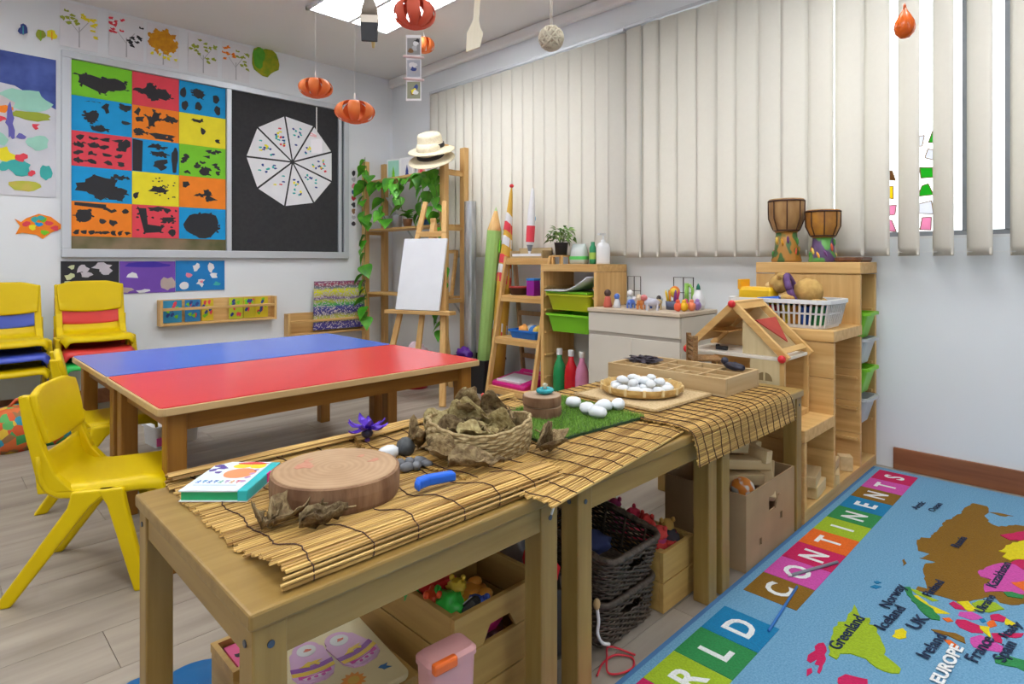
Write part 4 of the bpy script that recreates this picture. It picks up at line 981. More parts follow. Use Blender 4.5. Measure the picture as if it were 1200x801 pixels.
G().blob((.10, 0, .068), (.02, .022, .017), 2).done('muzzle', col((.66, .45, .2), .9), t, smooth=True)
for s in (-1, 1):
    G().blob((.055, s * .036, .112), (.012, .014, .014), 2).done('ear', m_plush, t, smooth=True)
    G().blob((.088, s * .02, .095), (.005, .005, .005), 1).done('eye', m_black, t, smooth=True)
    G().blob((.02, s * .055, .02), (.03, .02, .02), 2).done('arm', m_plush, t, smooth=True)
    G().blob((-.09, s * .05, .0), (.03, .024, .022), 2).done('foot', m_plush, t, smooth=True)
G().tube([(.012 + .02 * math.sin(a), .057 * math.cos(a), .055 + .057 * math.sin(a)) for a in [2 * PI * k / 20 for k in range(21)]], .014, 8).done('sash', mat('sash_purple', (.10, .04, .16), .8, (.16, .08, .22), 30), t, smooth=True)

# ---------------------------------------------------------------- dolls house on the low step
dh = thing('dolls_house', 'open pine dolls house with pitched roof and red corner knobs on the low step', 'dolls house', (2.225, .845, Z1 + .0015))
DW, DD, HE, HR = .385, .25, .238, .425
G().box(0, DD, 0, DW, 0, .022).done('base_board', m_py, dh, bevel=.002)
G().box(0, DD, 0, DW, HE - .012, HE).done('attic_floor', mat('attic_white', (.80, .76, .68), .5, (.76, .70, .6), 4), dh, bevel=.0015)
for x in (0, DD - .016):
    for y in (0, DW - .016): G().box(x, x + .016, y, y + .016, .022, HE - .012).done('post', m_pz, dh)
G().box(DD - .01, DD - .002, .016, DW - .016, .022, HE - .012).done('back_wall', m_py, dh)
m_hf = wood('house_front', (.62, .50, .28), (.72, .60, .36), 'z')
G().box(.0, .01, .016, .125, .022, HE - .012).done('front_wall', m_hf, dh)
for yy_, sgn in ((.075, 1), (.068, -1)):
    pl_ = [(yy_, .15)] + [(yy_ + sgn * .026 * math.cos(a), .15 + .03 * math.sin(a)) for a in [PI / 2 * k / 6 for k in range(7)]]
    G().prism(pl_, -.0012, .0002, lambda x, y, d: Vector((d, x, y))).done('arched_window', col((.28, .20, .09), .7), dh)
ym = DW / 2; ang = math.atan2(HR - HE, ym)
for x in (0, DD - .018):
    for s in (-1, 1):
        G().bar((x + .009, ym + s * (ym + .01), HE - .006), (x + .009, ym, HR), .018, .026, side=(1, 0, 0)).done('rafter', m_py, dh, bevel=.0015)
G().box(-.004, DD, ym - .014, ym + .014, HR - .002, HR + .012).done('ridge_board', m_px, dh, bevel=.002)
G().prism([(.02, HE), (DW - .02, HE), (ym, HR - .015)], DD - .024, DD - .019, lambda x, y, d: Vector((d, x, y))).done('back_gable', wood('gable_wood', (.70, .52, .26), (.80, .62, .34), 'y'), dh)
# left slope partly boarded
def slope(s, f0, f1, x0, x1, nm, m, th=.006):
    p = lambda f: (ym + s * ym * (1 - f), HE + (HR - HE) * f)
    (ya, za), (yb, zb) = p(f0), p(f1)
    G().bar(((x0 + x1) / 2, ya, za + .012), ((x0 + x1) / 2, yb, zb + .012), x1 - x0, th, side=(1, 0, 0)).done(nm, m, dh)
slope(1, .08, .95, .02, DD - .02, 'roof_panel', m_px)
slope(-1, .84, .97, .02, DD - .02, 'roof_panel', m_px)
slope(-1, .02, .10, .02, DD - .02, 'roof_panel', m_px)
m_rc = mat('red_cloth', (.48, .06, .04), .8, (.42, .05, .035), 20)
p_ = lambda f, x: Vector((x, ym - ym * (1 - f), HE + (HR - HE) * f + .012))
G().poly([p_(.62, .03), p_(.62, DD - .03), p_(.18, .12)]).done('red_roof_flap', m_rc, dh, solid=.004)
G().poly([Vector((.10, ym - .02, HR - .07)), Vector((.10, ym - .075, HE + .002)), Vector((.10, ym - .02, HE + .002))]).done('red_partition', m_rc, dh, solid=.004)
G().prism([(.03, HE + .001), (ym - .03, HE + .001), (ym - .03, HR - .05)], .02, .025, lambda x, y, d: Vector((d, x, y))).done('front_gable', m_hf, dh)
G().box(.06, DD - .03, DW * .62, DW * .9, HE + .07, HE + .076).done('loft_shelf', m_py, dh)
for (y, z) in ((0.005, HE - .002), (DW - .005, HE - .002), (ym, HR + .002)):
    G().blob((-.010, y, z), (.013, .015, .015), 2).done('red_knob', col((.70, .02, .03), .4), dh, smooth=True)
t = thing('toy_bed', 'tiny black toy piece on the white attic floor of the dolls house', 'toy', (2.225 + .05, .845 + .26, Z1 + .0015 + HE + .0005))
G().cbox((0, 0, .008), (.02, .045, .014)).cbox((0, .018, .016), (.018, .01, .01)).done('toy_body', m_black, t, bevel=.002)

# ---------------------------------------------------------------- red and blue tables
def big_table(lab, x0, y0, m):
    t = thing('school_table', lab, 'table', (x0, y0, 0), 0)
    L_, D, H = 1.235, .675, .50
    G().loft([rrect(L_ - .012, D - .012, .015, H - .003, 3, L_ / 2, D / 2), rrect(L_ - .012, D - .012, .015, H, 3, L_ / 2, D / 2)]).done('laminate', m, t)
    G().loft([rrect(L_, D, .02, H - .026, 4, L_ / 2, D / 2), rrect(L_, D, .02, H - .003, 4, L_ / 2, D / 2)]).done('table_top', wood('beech_edge', (.55, .36, .16), (.62, .43, .2), 'x'), t, bevel=.003)
    for y in (.05, D - .07): G().box(.07, L_ - .07, y, y + .02, H - .085, H - .027).done('apron', m_ox, t)
    for x in (.05, L_ - .07): G().box(x, x + .02, .07, D - .07, H - .085, H - .027).done('apron', m_oy, t)
    for x in (.03, L_ - .085):
        for y in (.03, D - .085): G().box(x, x + .055, y, y + .055, 0, H - .027).done('leg', m_oz, t, bevel=.004)
    return t
big_table('oak school table with a red laminate top, the nearer of the joined pair', .49, 1.925, m_redl)
big_table('oak school table with a blue laminate top, behind the red one', .49, 2.605, m_bluel)
# ---------------------------------------------------------------- children chairs
def grid_surface(nu, nv, f):
    vs = [f(i / nu, j / nv) for i in range(nu + 1) for j in range(nv + 1)]
    fs = [(i * (nv + 1) + j, (i + 1) * (nv + 1) + j, (i + 1) * (nv + 1) + j + 1, i * (nv + 1) + j + 1) for i in range(nu) for j in range(nv)]
    return vs, fs
def chair(lab, m, loc, rz, sc=1.0, group=None):
    t = thing('child_chair', lab, 'chair', loc, rz, group)
    t.scale = (sc, sc, sc)
    prof = [(-.128, .385), (-.122, .345), (-.108, .315), (-.085, .300), (-.04, .295), (.04, .298), (.11, .303), (.15, .300), (.168, .288), (.172, .272)]
    def sf(u, v):
        k = u * (len(prof) - 1); i = min(int(k), len(prof) - 2); f_ = k - i
        x = prof[i][0] * (1 - f_) + prof[i + 1][0] * f_; z = prof[i][1] * (1 - f_) + prof[i + 1][1] * f_
        y = (v - .5) * 2; w = .152 - .018 * max(0, u - .72) / .28
        e = max(0, abs(y) - .80) / .2
        return Vector((x, y * w, z - .03 * e ** 2 * (1 if u > .15 else u / .15) + .006 * y * y))
    g = G(); g.pts(*grid_surface(18, 16, sf)); g.done('seat', m, t, smooth=True, solid=.011)
    # backrest: rounded, curved panel with deep side flanges
    def bf(u, v):
        y = (v - .5) * 2; zz = u
        w = .144 * (1 - .08 * (1 - zz) - .05 * max(0, zz - .75) / .25) 
        z = .405 + .165 * zz
        top = .018 * max(0, abs(y) - .55) / .45 * (1 if zz > .5 else 0) * (zz - .5) * 2
        x = -.138 - .030 * zz + .008 * y * y
        return Vector((x, y * w, z - top + (.012 * y * y if zz < .2 else 0)))
    g = G(); g.pts(*grid_surface(12, 16, bf)); g.done('backrest', m, t, smooth=True, solid=.02, bevel=.005)
    for s in (-1, 1):
        G().loft([[Vector((x, s * yy, z)) for x, yy in ((a, .118), (b, .118), (b, .146), (a, .146))] for a, b, z in ((-.135, -.05, .285), (-.140, -.092, .335), (-.153, -.118, .40), (-.168, -.135, .47), (-.180, -.155, .555))]).done('side_post', m, t, bevel=.005, smooth=False)
        G().loft([[Vector((xa, s * yo, z)) for xa, yo in ((a, yi), (b, yi), (b, yi + .026), (a, yi + .026))] for a, b, z, yi in ((-.05, .05, .288, .136), (-.06, -.005, .245, .138), (-.225, -.185, 0, .150))]).done('rear_leg', m, t, bevel=.006)
        G().loft([[Vector((xa, s * yo, z)) for xa, yo in ((a, yi), (b, yi), (b, yi + .026), (a, yi + .026))] for a, b, z, yi in ((.01, .075, .288, .137), (.035, .082, .245, .139), (.105, .14, 0, .151))]).done('front_leg', m, t, bevel=.006)
    return t
c1 = chair('yellow plastic child chair in the foreground, drawn up to the end of the red table', m_yel, (.42, 2.135, 0), R(-28))
c2 = dup(c1, (.545, 2.90, 0), R(-7.5), 'yellow plastic child chair at the end of the blue table, behind the foreground chair')
def recolor(root, m):
    for ch in root.children:
        me = ch.data.copy(); me.materials.clear(); me.materials.append(m); ch.data = me
m_cred = mat('chair_red', (.72, .05, .04), .38, (.66, .04, .035), 5); m_cblue = mat('chair_blue', (.06, .10, .55), .38, (.05, .09, .5), 5); m_cgreen = mat('chair_green', (.02, .50, .08), .38, (.02, .45, .07), 5)
def stack(x, y, rz, items):
    for k, (m, lab) in enumerate(items):
        r = dup(c1, (x, y, .078 * k), rz, lab, 'stacked child chairs at the board wall')
        r.scale = (1.13, 1.2, 1.13)
        if m is not m_yel: recolor(r, m)
stack(.755, 4.29, R(-92), [(m_cgreen, 'green plastic chair at the bottom of the right hand stack'), (m_cred, 'red plastic chair in the middle of the right hand stack'), (m_yel, 'yellow plastic chair on top of the right hand stack')])
stack(.345, 4.29, R(-90), [(m_yel, 'yellow plastic chair at the bottom of the stack at the left edge'), (m_yel, 'second yellow plastic chair from the floor in the stack at the left edge'), (m_cblue, 'blue plastic chair in the stack at the left edge'), (m_yel, 'yellow plastic chair on top of the stack at the left edge')][1:])
# printed toy bag at the left edge
t = thing('toy_bag', 'low bag printed in many colours on the floor at the left edge', 'bag', (.40, 3.86, 0), .2)
vm = mat('toy_print', (.65, .12, .03), .7); nt = vm.node_tree; N = nt.nodes; L = nt.links
vo = N.new('ShaderNodeTexVoronoi'); vo.inputs['Scale'].default_value = 26; tc = N.new('ShaderNodeTexCoord'); sc_ = N.new('ShaderNodeSeparateColor'); cr = N.new('ShaderNodeValToRGB'); cr.color_ramp.interpolation = 'CONSTANT'
for i, c in enumerate(((.65, .10, .02), (.05, .3, .08), (.65, .14, .03), (.02, .25, .35), (.7, .45, .03), (.6, .08, .03), (.1, .4, .1), (.3, .15, .05))):
    if i > 1: cr.color_ramp.elements.new(i / 8)
    cr.color_ramp.elements[i].position = i / 8; cr.color_ramp.elements[i].color = (*c, 1)
L.new(tc.outputs['Object'], vo.inputs['Vector']); L.new(vo.outputs['Color'], sc_.inputs[0]); L.new(sc_.outputs[0], cr.inputs[0]); L.new(cr.outputs[0], N['Principled BSDF'].inputs['Base Color'])
G().loft([rrect(.30, .22, .06, 0), rrect(.34, .26, .08, .04), rrect(.33, .25, .08, .14), rrect(.27, .18, .06, .19), rrect(.15, .09, .04, .205)]).done('bag_body', vm, t, smooth=True)
G().tube([(-.08, 0, .2), (-.05, 0, .235), (.05, 0, .235), (.08, 0, .2)], .008, 8).done('handle', col((.6, .1, .03)), t, smooth=True)
t = thing('storage_box', 'white storage box with a pink strip on the floor under the blue table', 'box', (.93, 3.42, 0), .1)
G().loft([rrect(.20, .16, .02, 0), rrect(.21, .17, .02, .09)]).done('box_body', m_white, t)
G().loft([rrect(.225, .185, .02, .09), rrect(.225, .185, .02, .105)]).done('lid', m_white, t)
G().box(-.10, .04, -.090, -.084, .01, .05).done('pink_strip', col((.9, .12, .45)), t)

# ---------------------------------------------------------------- three low wooden tables
TH = .48
def low_table(lab, x0, L_):
    t = thing('low_table', lab, 'table', (x0, .765, 0)); D = .54
    G().box(-.006, L_ + .006, -.006, D + .006, TH - .024, TH).done('table_top', m_tx, t, bevel=.004)
    lg = .046
    for x in (0, L_ - lg):
        for y in (0, D - lg): G().box(x, x + lg, y, y + lg, 0, TH - .0245).done('leg', m_tz, t, bevel=.003)
    for y in (.004, D - .024): G().box(lg + .0005, L_ - lg - .0005, y, y + .02, TH - .072, TH - .0245).done('apron', m_tx, t)
    for x in (.004, L_ - .024): G().box(x, x + .02, lg + .0005, D - lg - .0005, TH - .072, TH - .0245).done('apron', m_ty, t)
    for (x, y) in ((.023, -.0005), (L_ - .023, -.0005)):
        G().lathe([(.005, 0), (.005, .0015)], 10, M=Matrix.Translation((x, y, TH - .050)) @ Matrix.Rotation(PI / 2, 4, 'X')).done('bolt', col((.1, .12, .16), .4, metal=.6), t)
    for y in (.023, D - .023):
        G().lathe([(.005, 0), (.005, .0015)], 10, M=Matrix.Translation((-.0005, y, TH - .05)) @ Matrix.Rotation(-PI / 2, 4, 'Y')).done('bolt', col((.1, .12, .16), .4, metal=.6), t)
    return t
low_table('low lacquered wooden table nearest the camera, set with book and wood slice', .30, .585)
low_table('low lacquered wooden table in the middle of the row, set with the grass mat', .948, .597)
low_table('low lacquered wooden table at the far end of the row by the dolls house', 1.576, .594)

# bamboo blinds laid as runners
def runner(lab, prof, x0, x1, pitch, sx, M, seed, jit=.006, strand=.0011, group=None):
    """slats follow the (y, z) profile, each one its own half round stick"""
    t = thing('bamboo_runner', lab, 'runner'); t.matrix_world = M
    pts = [Vector(p) for p in prof]; lens = [0]
    for a, b in zip(pts, pts[1:]): lens.append(lens[-1] + (b - a).length)
    def at(s):
        for i in range(len(pts) - 1):
            if s <= lens[i + 1] or i == len(pts) - 2:
                f = (s - lens[i]) / (lens[i + 1] - lens[i]); return pts[i].lerp(pts[i + 1], f), (pts[i + 1] - pts[i]).normalized()
    q = random.Random(seed); g = G(); n = int(lens[-1] / pitch)
    for k in range(n):
        p, tn = at((k + .5) * pitch); nr = Vector((-tn.y, tn.x))
        if nr.y < 0 and abs(tn.x) > .2 and tn.x * 1 > 0: nr = -nr
        w = pitch * q.uniform(.34, .49); hgt = q.uniform(.0014, .0030)
        a, b = x0 + q.uniform(-jit, jit), x1 + q.uniform(-jit, jit)
        m_ = 4; cuts = [a] + sorted(q.uniform(a, b) for _ in range(q.choice((0, 0, 1)))) + [b]
        for c0, c1 in zip(cuts, cuts[1:]):
            ls = []
            for i in range(2):
                x = (c0 + .0006, c1 - .0006)[i]; wob = q.uniform(-.0006, .0006)
                o_ = p + nr * (.0026 + q.uniform(-.0004, .0004)); ls.append([Vector((x, o_.x + tn.x * (w * e + wob) + nr.x * hgt * u, o_.y + tn.y * (w * e + wob) + nr.y * hgt * u)) for e, u in ((-1, -.6), (1, -.6), (.6, .7), (-.6, .7))])
            g.loft(ls)
    o = g.done('slats', m_bamboo, t); o['kind'] = 'stuff'
    for xs in sx:
        ps = []
        N_ = max(8, int(lens[-1] / .012))
        for i in range(N_ + 1):
            p, tn = at(lens[-1] * i / N_); nr = Vector((-tn.y, tn.x)); z_ = p + nr * (.0052 + .0006 * (i % 2))
            ps.append(Vector((xs + .004 * math.sin(i * .7 + xs * 40) + .0012 * (-1) ** i, z_.x, z_.y)))
        G().tube(ps, strand, 5).done('string', m_thread, t)
    return t
def arc(cy, cz, r, a0, a1, n): return [(cy + r * math.cos(R(a0 + (a1 - a0) * i / n)), cz + r * math.sin(R(a0 + (a1 - a0) * i / n))) for i in range(n + 1)]
# profile runs from the far edge (big y) to the near edge with normal upwards
def flip(p): return list(reversed(p))
I4 = Matrix.Identity(4)
zA = TH + .0012
pA = [(.788, zA + .0), (.779, zA + .006), (.777, zA + .014)] + [(.785, zA + .021), (.805, zA + .0255), (.835, zA + .0235), (.87, zA + .014), (.905, zA + .003), (.93, zA), (1.24, zA), (1.27, zA + .004)] + arc(1.295, zA + .016, .014, -60, 200, 8)
def upn(prof):
    # make the left-hand normal point up: travel towards +y gives (-tz, ty) with ty>0
    return prof
runner('bamboo slat runner on the nearest low table, front edge bulging, under book and wood slice', upn(pA), .345, .915, .0066, [.39 + .088 * k for k in range(6)], I4, 1)
zB = TH + .0078
pB = [(.745, zB - .004), (.765, zB), (1.26, zB), (1.28, zB + .004)] + arc(1.30, zB + .014, .011, -60, 180, 7)
MB = Matrix.Translation((.80, .70, 0)) @ Matrix.Rotation(R(7.5), 4, 'Z') @ Matrix.Translation((-.80, -.745, 0))
runner('bamboo slat runner lying skewed across the middle low table under the grass mat', upn(pB), .80, 1.40, .0060, [.815 + .062 * k for k in range(10)], MB, 2)
zC = TH + .0150
pC = [(.736, TH - .075), (.742, TH - .045), (.748, TH - .012)] + [(.752, TH + .004), (.764, zC - .003), (.785, zC), (.95, zC), (1.285, zC)] 
runner('finer bamboo runner hanging over the front edge of the far low table', upn(pC), 1.385, 2.03, .0048, [1.390 + .042 * k for k in range(16)], I4, 3, strand=.0013)
t = thing('loose_string', 'white frayed string end hanging from the runner at the gap between tables', 'string', (.842, .752, .49))
G().tube([(0, 0, 0), (.004, -.012, -.006), (.003, -.013, -.025), (-.004, -.012, -.04)], .0022, 6).done('strand', m_string, t, smooth=True)

# ---------------------------------------------------------------- on the nearest low table
zA1 = TH + .0062; zB1 = TH + .0132; zC1 = TH + .0205
bk = thing('picture_book', 'white board book with teal spine and green page edge on the nearest runner', 'book', (.435, 1.205, zA1), R(-45))
bx, by = .062, .078
G().box(-bx, bx, -by, by, 0, .002).done('back_cover', m_paper, bk)
G().box(-bx + .003, bx - .004, -by + .003, by - .003, .002, .018).done('pages', col((.02, .45, .18), .6), bk)
G().box(-bx, bx - .018, -by, by, .018, .0205).done('front_cover', mat('book_cover', (.68, .78, .82), .5, (.74, .80, .84), 18), bk)
G().box(bx - .018, bx, -by, by, .0, .0205).done('spine', mat('book_teal', (.02, .55, .60), .4, (.03, .48, .52), 12), bk, bevel=.002)
q = random.Random(12)
def fl(polys, n, m, d): return marks(polys, n, m, bk, FLAT, d, d + .0003)
fl([blobpoly(.008, .012, .030, .027, 18, 2, .03)], 'orange_disc', col((.88, .30, .12), .5), .0206)
fl([blobpoly(-.004, .053, .017, .014, 12, 3, .1), blobpoly(.026, .053, .017, .014, 12, 5, .1)], 'yellow_patch', col((.9, .68, .02), .5), .0206)
fl([blobpoly(.011, .068, .028, .008, 12, 3, .15)], 'red_patch', col((.7, .06, .05), .5), .0208)
fl([blobpoly(-.042 + q.uniform(-.012, .014), .03 + q.uniform(-.022, .03), .007, .006, 7, k, .5) for k in range(9)], 'violet_lettering', col((.10, .06, .32), .5), .0206)
for k in range(8):
    x = -.052 + .0105 * k; y = -.034
    P = [[(x, y), (x + .008, y), (x + .008, y + .002), (x, y + .002)], [(x + .003, y - .006), (x + .005, y - .006), (x + .005, y + .008), (x + .003, y + .008)]]
    if k % 2: P.append([(x, y + .005), (x + .007, y + .006), (x + .007, y + .008), (x, y + .007)])
    else: P.append([(x, y - .006), (x + .007, y - .006), (x + .007, y - .004), (x, y - .004)])
    fl(P, 'title_glyph', col(((.04, .18, .55), (.05, .30, .60), (.04, .15, .5), (.04, .18, .5), (.12, .45, .35), (.45, .25, .55), (.75, .35, .1), (.75, .08, .12))[k], .5), .0206)
fl([[(-.05, -.052), (.03, -.052), (.03, -.0505), (-.05, -.0505)]], 'line', col((.35, .5, .62), .5), .0206)
fl([blobpoly(.033, .03 - .02 * k, .005, .006, 8, k, .3) for k in range(4)], 'small_mark', col((.55, .30, .55), .5), .0206)
G().box(bx - .001, bx + .001, .01, .028, .003, .0203).done('pink_tab', col((.85, .03, .35), .5), bk)
# wood slice
m_bark = mat('bark', (.16, .075, .035), .85, (.30, .17, .09), 30, (1, 1, .25), bump=.5, detail=5)
def rings(name, c1, c2, sc):
    m = mat(name, c1, .6); nt = m.node_tree; N = nt.nodes; L = nt.links
    for l in list(L):
        if l.to_socket.name == 'Base Color': L.remove(l)
    tc = N.new('ShaderNodeTexCoord'); wv = N.new('ShaderNodeTexWave'); wv.wave_type = 'RINGS'; wv.rings_direction = 'Z'
    wv.inputs['Scale'].default_value = sc; wv.inputs['Distortion'].default_value = 2.5; wv.inputs['Detail'].default_value = 3
    nz = N.new('ShaderNodeTexNoise'); nz.inputs['Scale'].default_value = 14
    cr = N.new('ShaderNodeValToRGB'); cr.color_ramp.elements[0].color = (*c1, 1); cr.color_ramp.elements[1].color = (*c2, 1)
    ad = N.new('ShaderNodeMath'); ad.operation = 'MULTIPLY_ADD'; ad.inputs[1].default_value = .22
    L.new(tc.outputs['Object'], wv.inputs['Vector']); L.new(tc.outputs['Object'], nz.inputs['Vector'])
    L.new(wv.outputs['Fac'], ad.inputs[0]); L.new(nz.outputs['Fac'], ad.inputs[2]); L.new(ad.outputs[0], cr.inputs[0])
    L.new(cr.outputs[0], N['Principled BSDF'].inputs['Base Color']); return m
m_slice = rings('slice_rings', (.30, .165, .075), (.52, .345, .20), 26)
def slice_(name, lab, loc, r, h, mtop, seed):
    t = thing(name, lab, 'wood slice', loc); q = random.Random(seed)
    n = 36; rad = [r * (1 + .03 * noise.noise(Vector((math.cos(2 * PI * i / n) * 1.2, math.sin(2 * PI * i / n) * 1.2, seed)))) for i in range(n)]
    loop = lambda k, z: [Vector((k * rad[i] * math.cos(2 * PI * i / n), k * rad[i] * math.sin(2 * PI * i / n), z)) for i in range(n)]
    G().loft([loop(.98, 0), loop(1, h * .15), loop(1.01, h * .6), loop(.995, h * .97), loop(.955, h)], True, True).done('bark', m_bark, t, smooth=False)
    G().loft([loop(.952, h + .0002), loop(.945, h + .0012)], True, True).done('cut_face', mtop, t)
    return t
ws = slice_('wood_slice', 'thick round wood slice with reddish stains beside the book', (.562, 1.037, zA1), .118, .047, m_slice, 3)
for k, (a, b, r_) in enumerate(((-.04, .045, .02), (.07, -.02, .010), (.065, .02, .007), (-.02, .07, .008))):
    marks([blobpoly(a, b, r_, r_ * .8, 12, k, .4)], 'red_stain', mat('red_stain', (.50, .17, .12), .7, (.55, .28, .18), 50), ws, FLAT, .0484, .0487)
# purple ribbon flower
t = thing('purple_flower', 'shiny purple ribbon flower at the back of the nearest runner', 'flower', (.755, 1.245, zA1), .3)
G().blob((0, 0, .03), (.014, .014, .012), 2).done('centre', col((.02, .02, .06), .4), t, smooth=True)
G().tube([(0, 0, 0), (0, 0, .028)], .006).done('stalk', col((.06, .02, .2)), t)
for k in range(11):
    a = 2 * PI * k / 11 + .1; e = .25 + .55 * ((k * 7) % 5) / 4; L_ = .052
    d = Vector((math.cos(a) * math.cos(e), math.sin(a) * math.cos(e), math.sin(e))); sd = Vector((-math.sin(a), math.cos(a), 0)); c = Vector((0, 0, .03))
    up = d.cross(sd)
    ls = [[c + d * (L_ * f) + sd * w_ * s + up * (.003 * abs(s) + .004 * math.sin(f * 6)) for s in (-1, 0, 1)] for f, w_ in ((.12, .004), (.35, .008), (.7, .010), (.92, .005), (1.05, .001))]
    G().pts([p for l in ls for p in l], [(i * 3 + j, i * 3 + j + 1, (i + 1) * 3 + j + 1, (i + 1) * 3 + j) for i in range(4) for j in range(2)]).done('petal', mat('purple_foil', (.10, .03, .50), .25, (.16, .07, .62), 30, metal=.3), t, solid=.0012)
# stones
m_dark = mat('dark_stone', (.035, .04, .045), .5, (.10, .11, .12), 60, detail=6, hi=.8); m_wst = mat('white_stone', (.70, .74, .78), .5, (.80, .82, .84), 8)
m_gst = mat('grey_stone', (.12, .13, .15), .45, (.17, .18, .20), 40)
def stone(lab, loc, r, m, seed, rz=0, group=None):
    t = thing('pebble', lab, 'stone', (loc[0], loc[1], loc[2]), rz, group)
    G().blob((0, 0, r[2] * .9), r, 2, .22, 1.4, seed).done('pebble_body', m, t, smooth=True); return t
stone('white round stone beside the wood slice, next to the dark stones', (.735, 1.125, zA1), (.024, .021, .017), m_wst, 1)
stone('largest black speckled stone between wood slice and leaf basket', (.775, 1.118, zA1), (.024, .020, .022), m_dark, 2, .5)
for k, (x, y, s) in enumerate(((.725, 1.07, .015), (.748, 1.065, .014), (.765, 1.05, .016), (.72, 1.035, .017), (.742, 1.03, .016), (.765, 1.025, .014))):
    stone(('small grey pebble behind the others next to the white stone', 'small grey pebble under the large black stone', 'small grey pebble nearest the leaf basket', 'small grey pebble touching the wood slice', 'small grey pebble nearest the blue handle', 'small grey pebble lying apart on the right of its heap')[k], (x, y, zA1), (s, s * .75, s * .6), m_gst, k + 5, k, 'grey pebbles by the wood slice')
# blue plastic handle piece
t = thing('blue_clip', 'bent bright blue plastic handle lying at the front edge of the nearest runner', 'plastic piece', (.70, .912, zA1 + .012), R(-12))
G().loft([[Vector((x, yc_ + w_, z)) for w_, z in ((-.011, 0), (.011, 0), (.011, h), (-.011, h))] for x, yc_, h in ((-.045, -.016, .014), (-.036, -.004, .018), (-.015, .003, .018), (.04, .0, .017))]).done('handle_body', mat('bright_blue', (.01, .14, .75), .35, (.01, .12, .66), 5), t, bevel=.004)
# dry leaves
def dry_mesh(L_, w, seed, curl):
    q = random.Random(seed); n, m_ = 12, 7; vs = []
    for i in range(n + 1):
        u = i / n; hw = w / 2 * math.sin(PI * min(1, .04 + u * .96) ** .75) + .001
        for j in range(m_ + 1):
            v = j / m_ * 2 - 1
            p = Vector((u * L_ - L_ / 2, v * hw, 0))
            p.z = curl * (v * v) * hw * 1.6 + curl * .5 * L_ * (u - .5) ** 2 + .017 * noise.noise(Vector((u * 6, v * 3.5, seed * 2.1))) - .004 * (1 - abs(v)) ** 3
            p.y += .006 * noise.noise(Vector((u * 5, v, seed + 9.)))
            vs.append(p)
    g = G(); g.pts(vs, [(i * (m_ + 1) + j, (i + 1) * (m_ + 1) + j, (i + 1) * (m_ + 1) + j + 1, i * (m_ + 1) + j + 1) for i in range(n) for j in range(m_)])
    return g
m_dry2 = mat('dry_leaf_pale', (.24, .17, .06), .8, (.50, .41, .19), 75, bump=.9, detail=5, objrand=.2)
def dry(lab, loc, L_, w, seed, rot, curl=.7, m=None, group=None):
    t = thing('dried_leaf', lab, 'leaf', loc, 0, group); t.rotation_euler = rot
    G_ = dry_mesh(L_, w, seed, curl); G_.done('blade', m or m_dry, t, smooth=True, solid=.0012)
    G().tube([(L_ / 2 - .005, 0, .012), (L_ / 2 + .018, .004, .006)], .0016, 5).done('leaf_stalk', m_dry, t)
    return t
dry('long brown dried leaf leaning on the front of the wood slice', (.452, .985, zA1 + .016), .115, .05, 3, (.35, -.12, R(28)), .6)
dry('small greyish crumpled dried leaf in front of the book', (.405, .98, zA1 + .008), .05, .045, 4, (.1, .1, 1.2), .9)
dry('narrow curled dried leaf lying alone at the front of the nearest runner', (.475, .918, zA1 + .008), .085, .026, 5, (.3, .0, R(0)), 1.2)
dry('dark shrivelled dried leaf tucked against the wood slice', (.485, .96, zA1 + .006), .045, .03, 8, (.2, .2, .3), 1.0)
# woven leaf basket
m_weave = mat('seagrass', (.30, .21, .09), .85, (.48, .37, .19), 90, bump=.4, detail=3)
lb = thing('woven_basket', 'low oval seagrass basket heaped with dried leaves', 'basket', (.912, 1.025, zB1 - .003), R(-40))
RX, RY, RH = .118, .098, .066
g = G(); nr_ = 9; n = 72
def wl(k, off=0): 
    f = k / nr_
    s_ = .94 + .08 * math.sin(f * PI * .75); sag = .012 * math.cos(2 * PI * 1) if False else 0
    return [Vector(((RX * s_ + (.0022 * (1 if (i // 2 + k) % 2 else -1)) + off) * math.cos(2 * PI * i / n), (RY * s_ + (.0022 * (1 if (i // 2 + k) % 2 else -1)) + off) * math.sin(2 * PI * i / n), f * (RH + .010 * math.cos(2 * 2 * PI * i / n)))) for i in range(n)]
loops = [wl(0)]
for k in range(nr_):
    a, b = wl(k), wl(k + 1)
    loops.append([p.lerp(r_, .35) + (Vector((p.x, p.y, 0)).normalized() * .002) for p, r_ in zip(a, b)])
    loops.append(b)
inner = [[p * .95 if False else Vector((p.x * .955, p.y * .955, p.z)) for p in wl(k)] for k in (nr_, 5, 1)]
g.loft(loops + inner, True, True).done('basket_wall', m_weave, lb, smooth=False)
G().tube([Vector((p.x * .985, p.y * .985, p.z + .001)) for p in wl(nr_)] + [Vector((wl(nr_)[0].x * .985, wl(nr_)[0].y * .985, wl(nr_)[0].z + .001))], .004, 6).done('rim', m_weave, lb, smooth=True)
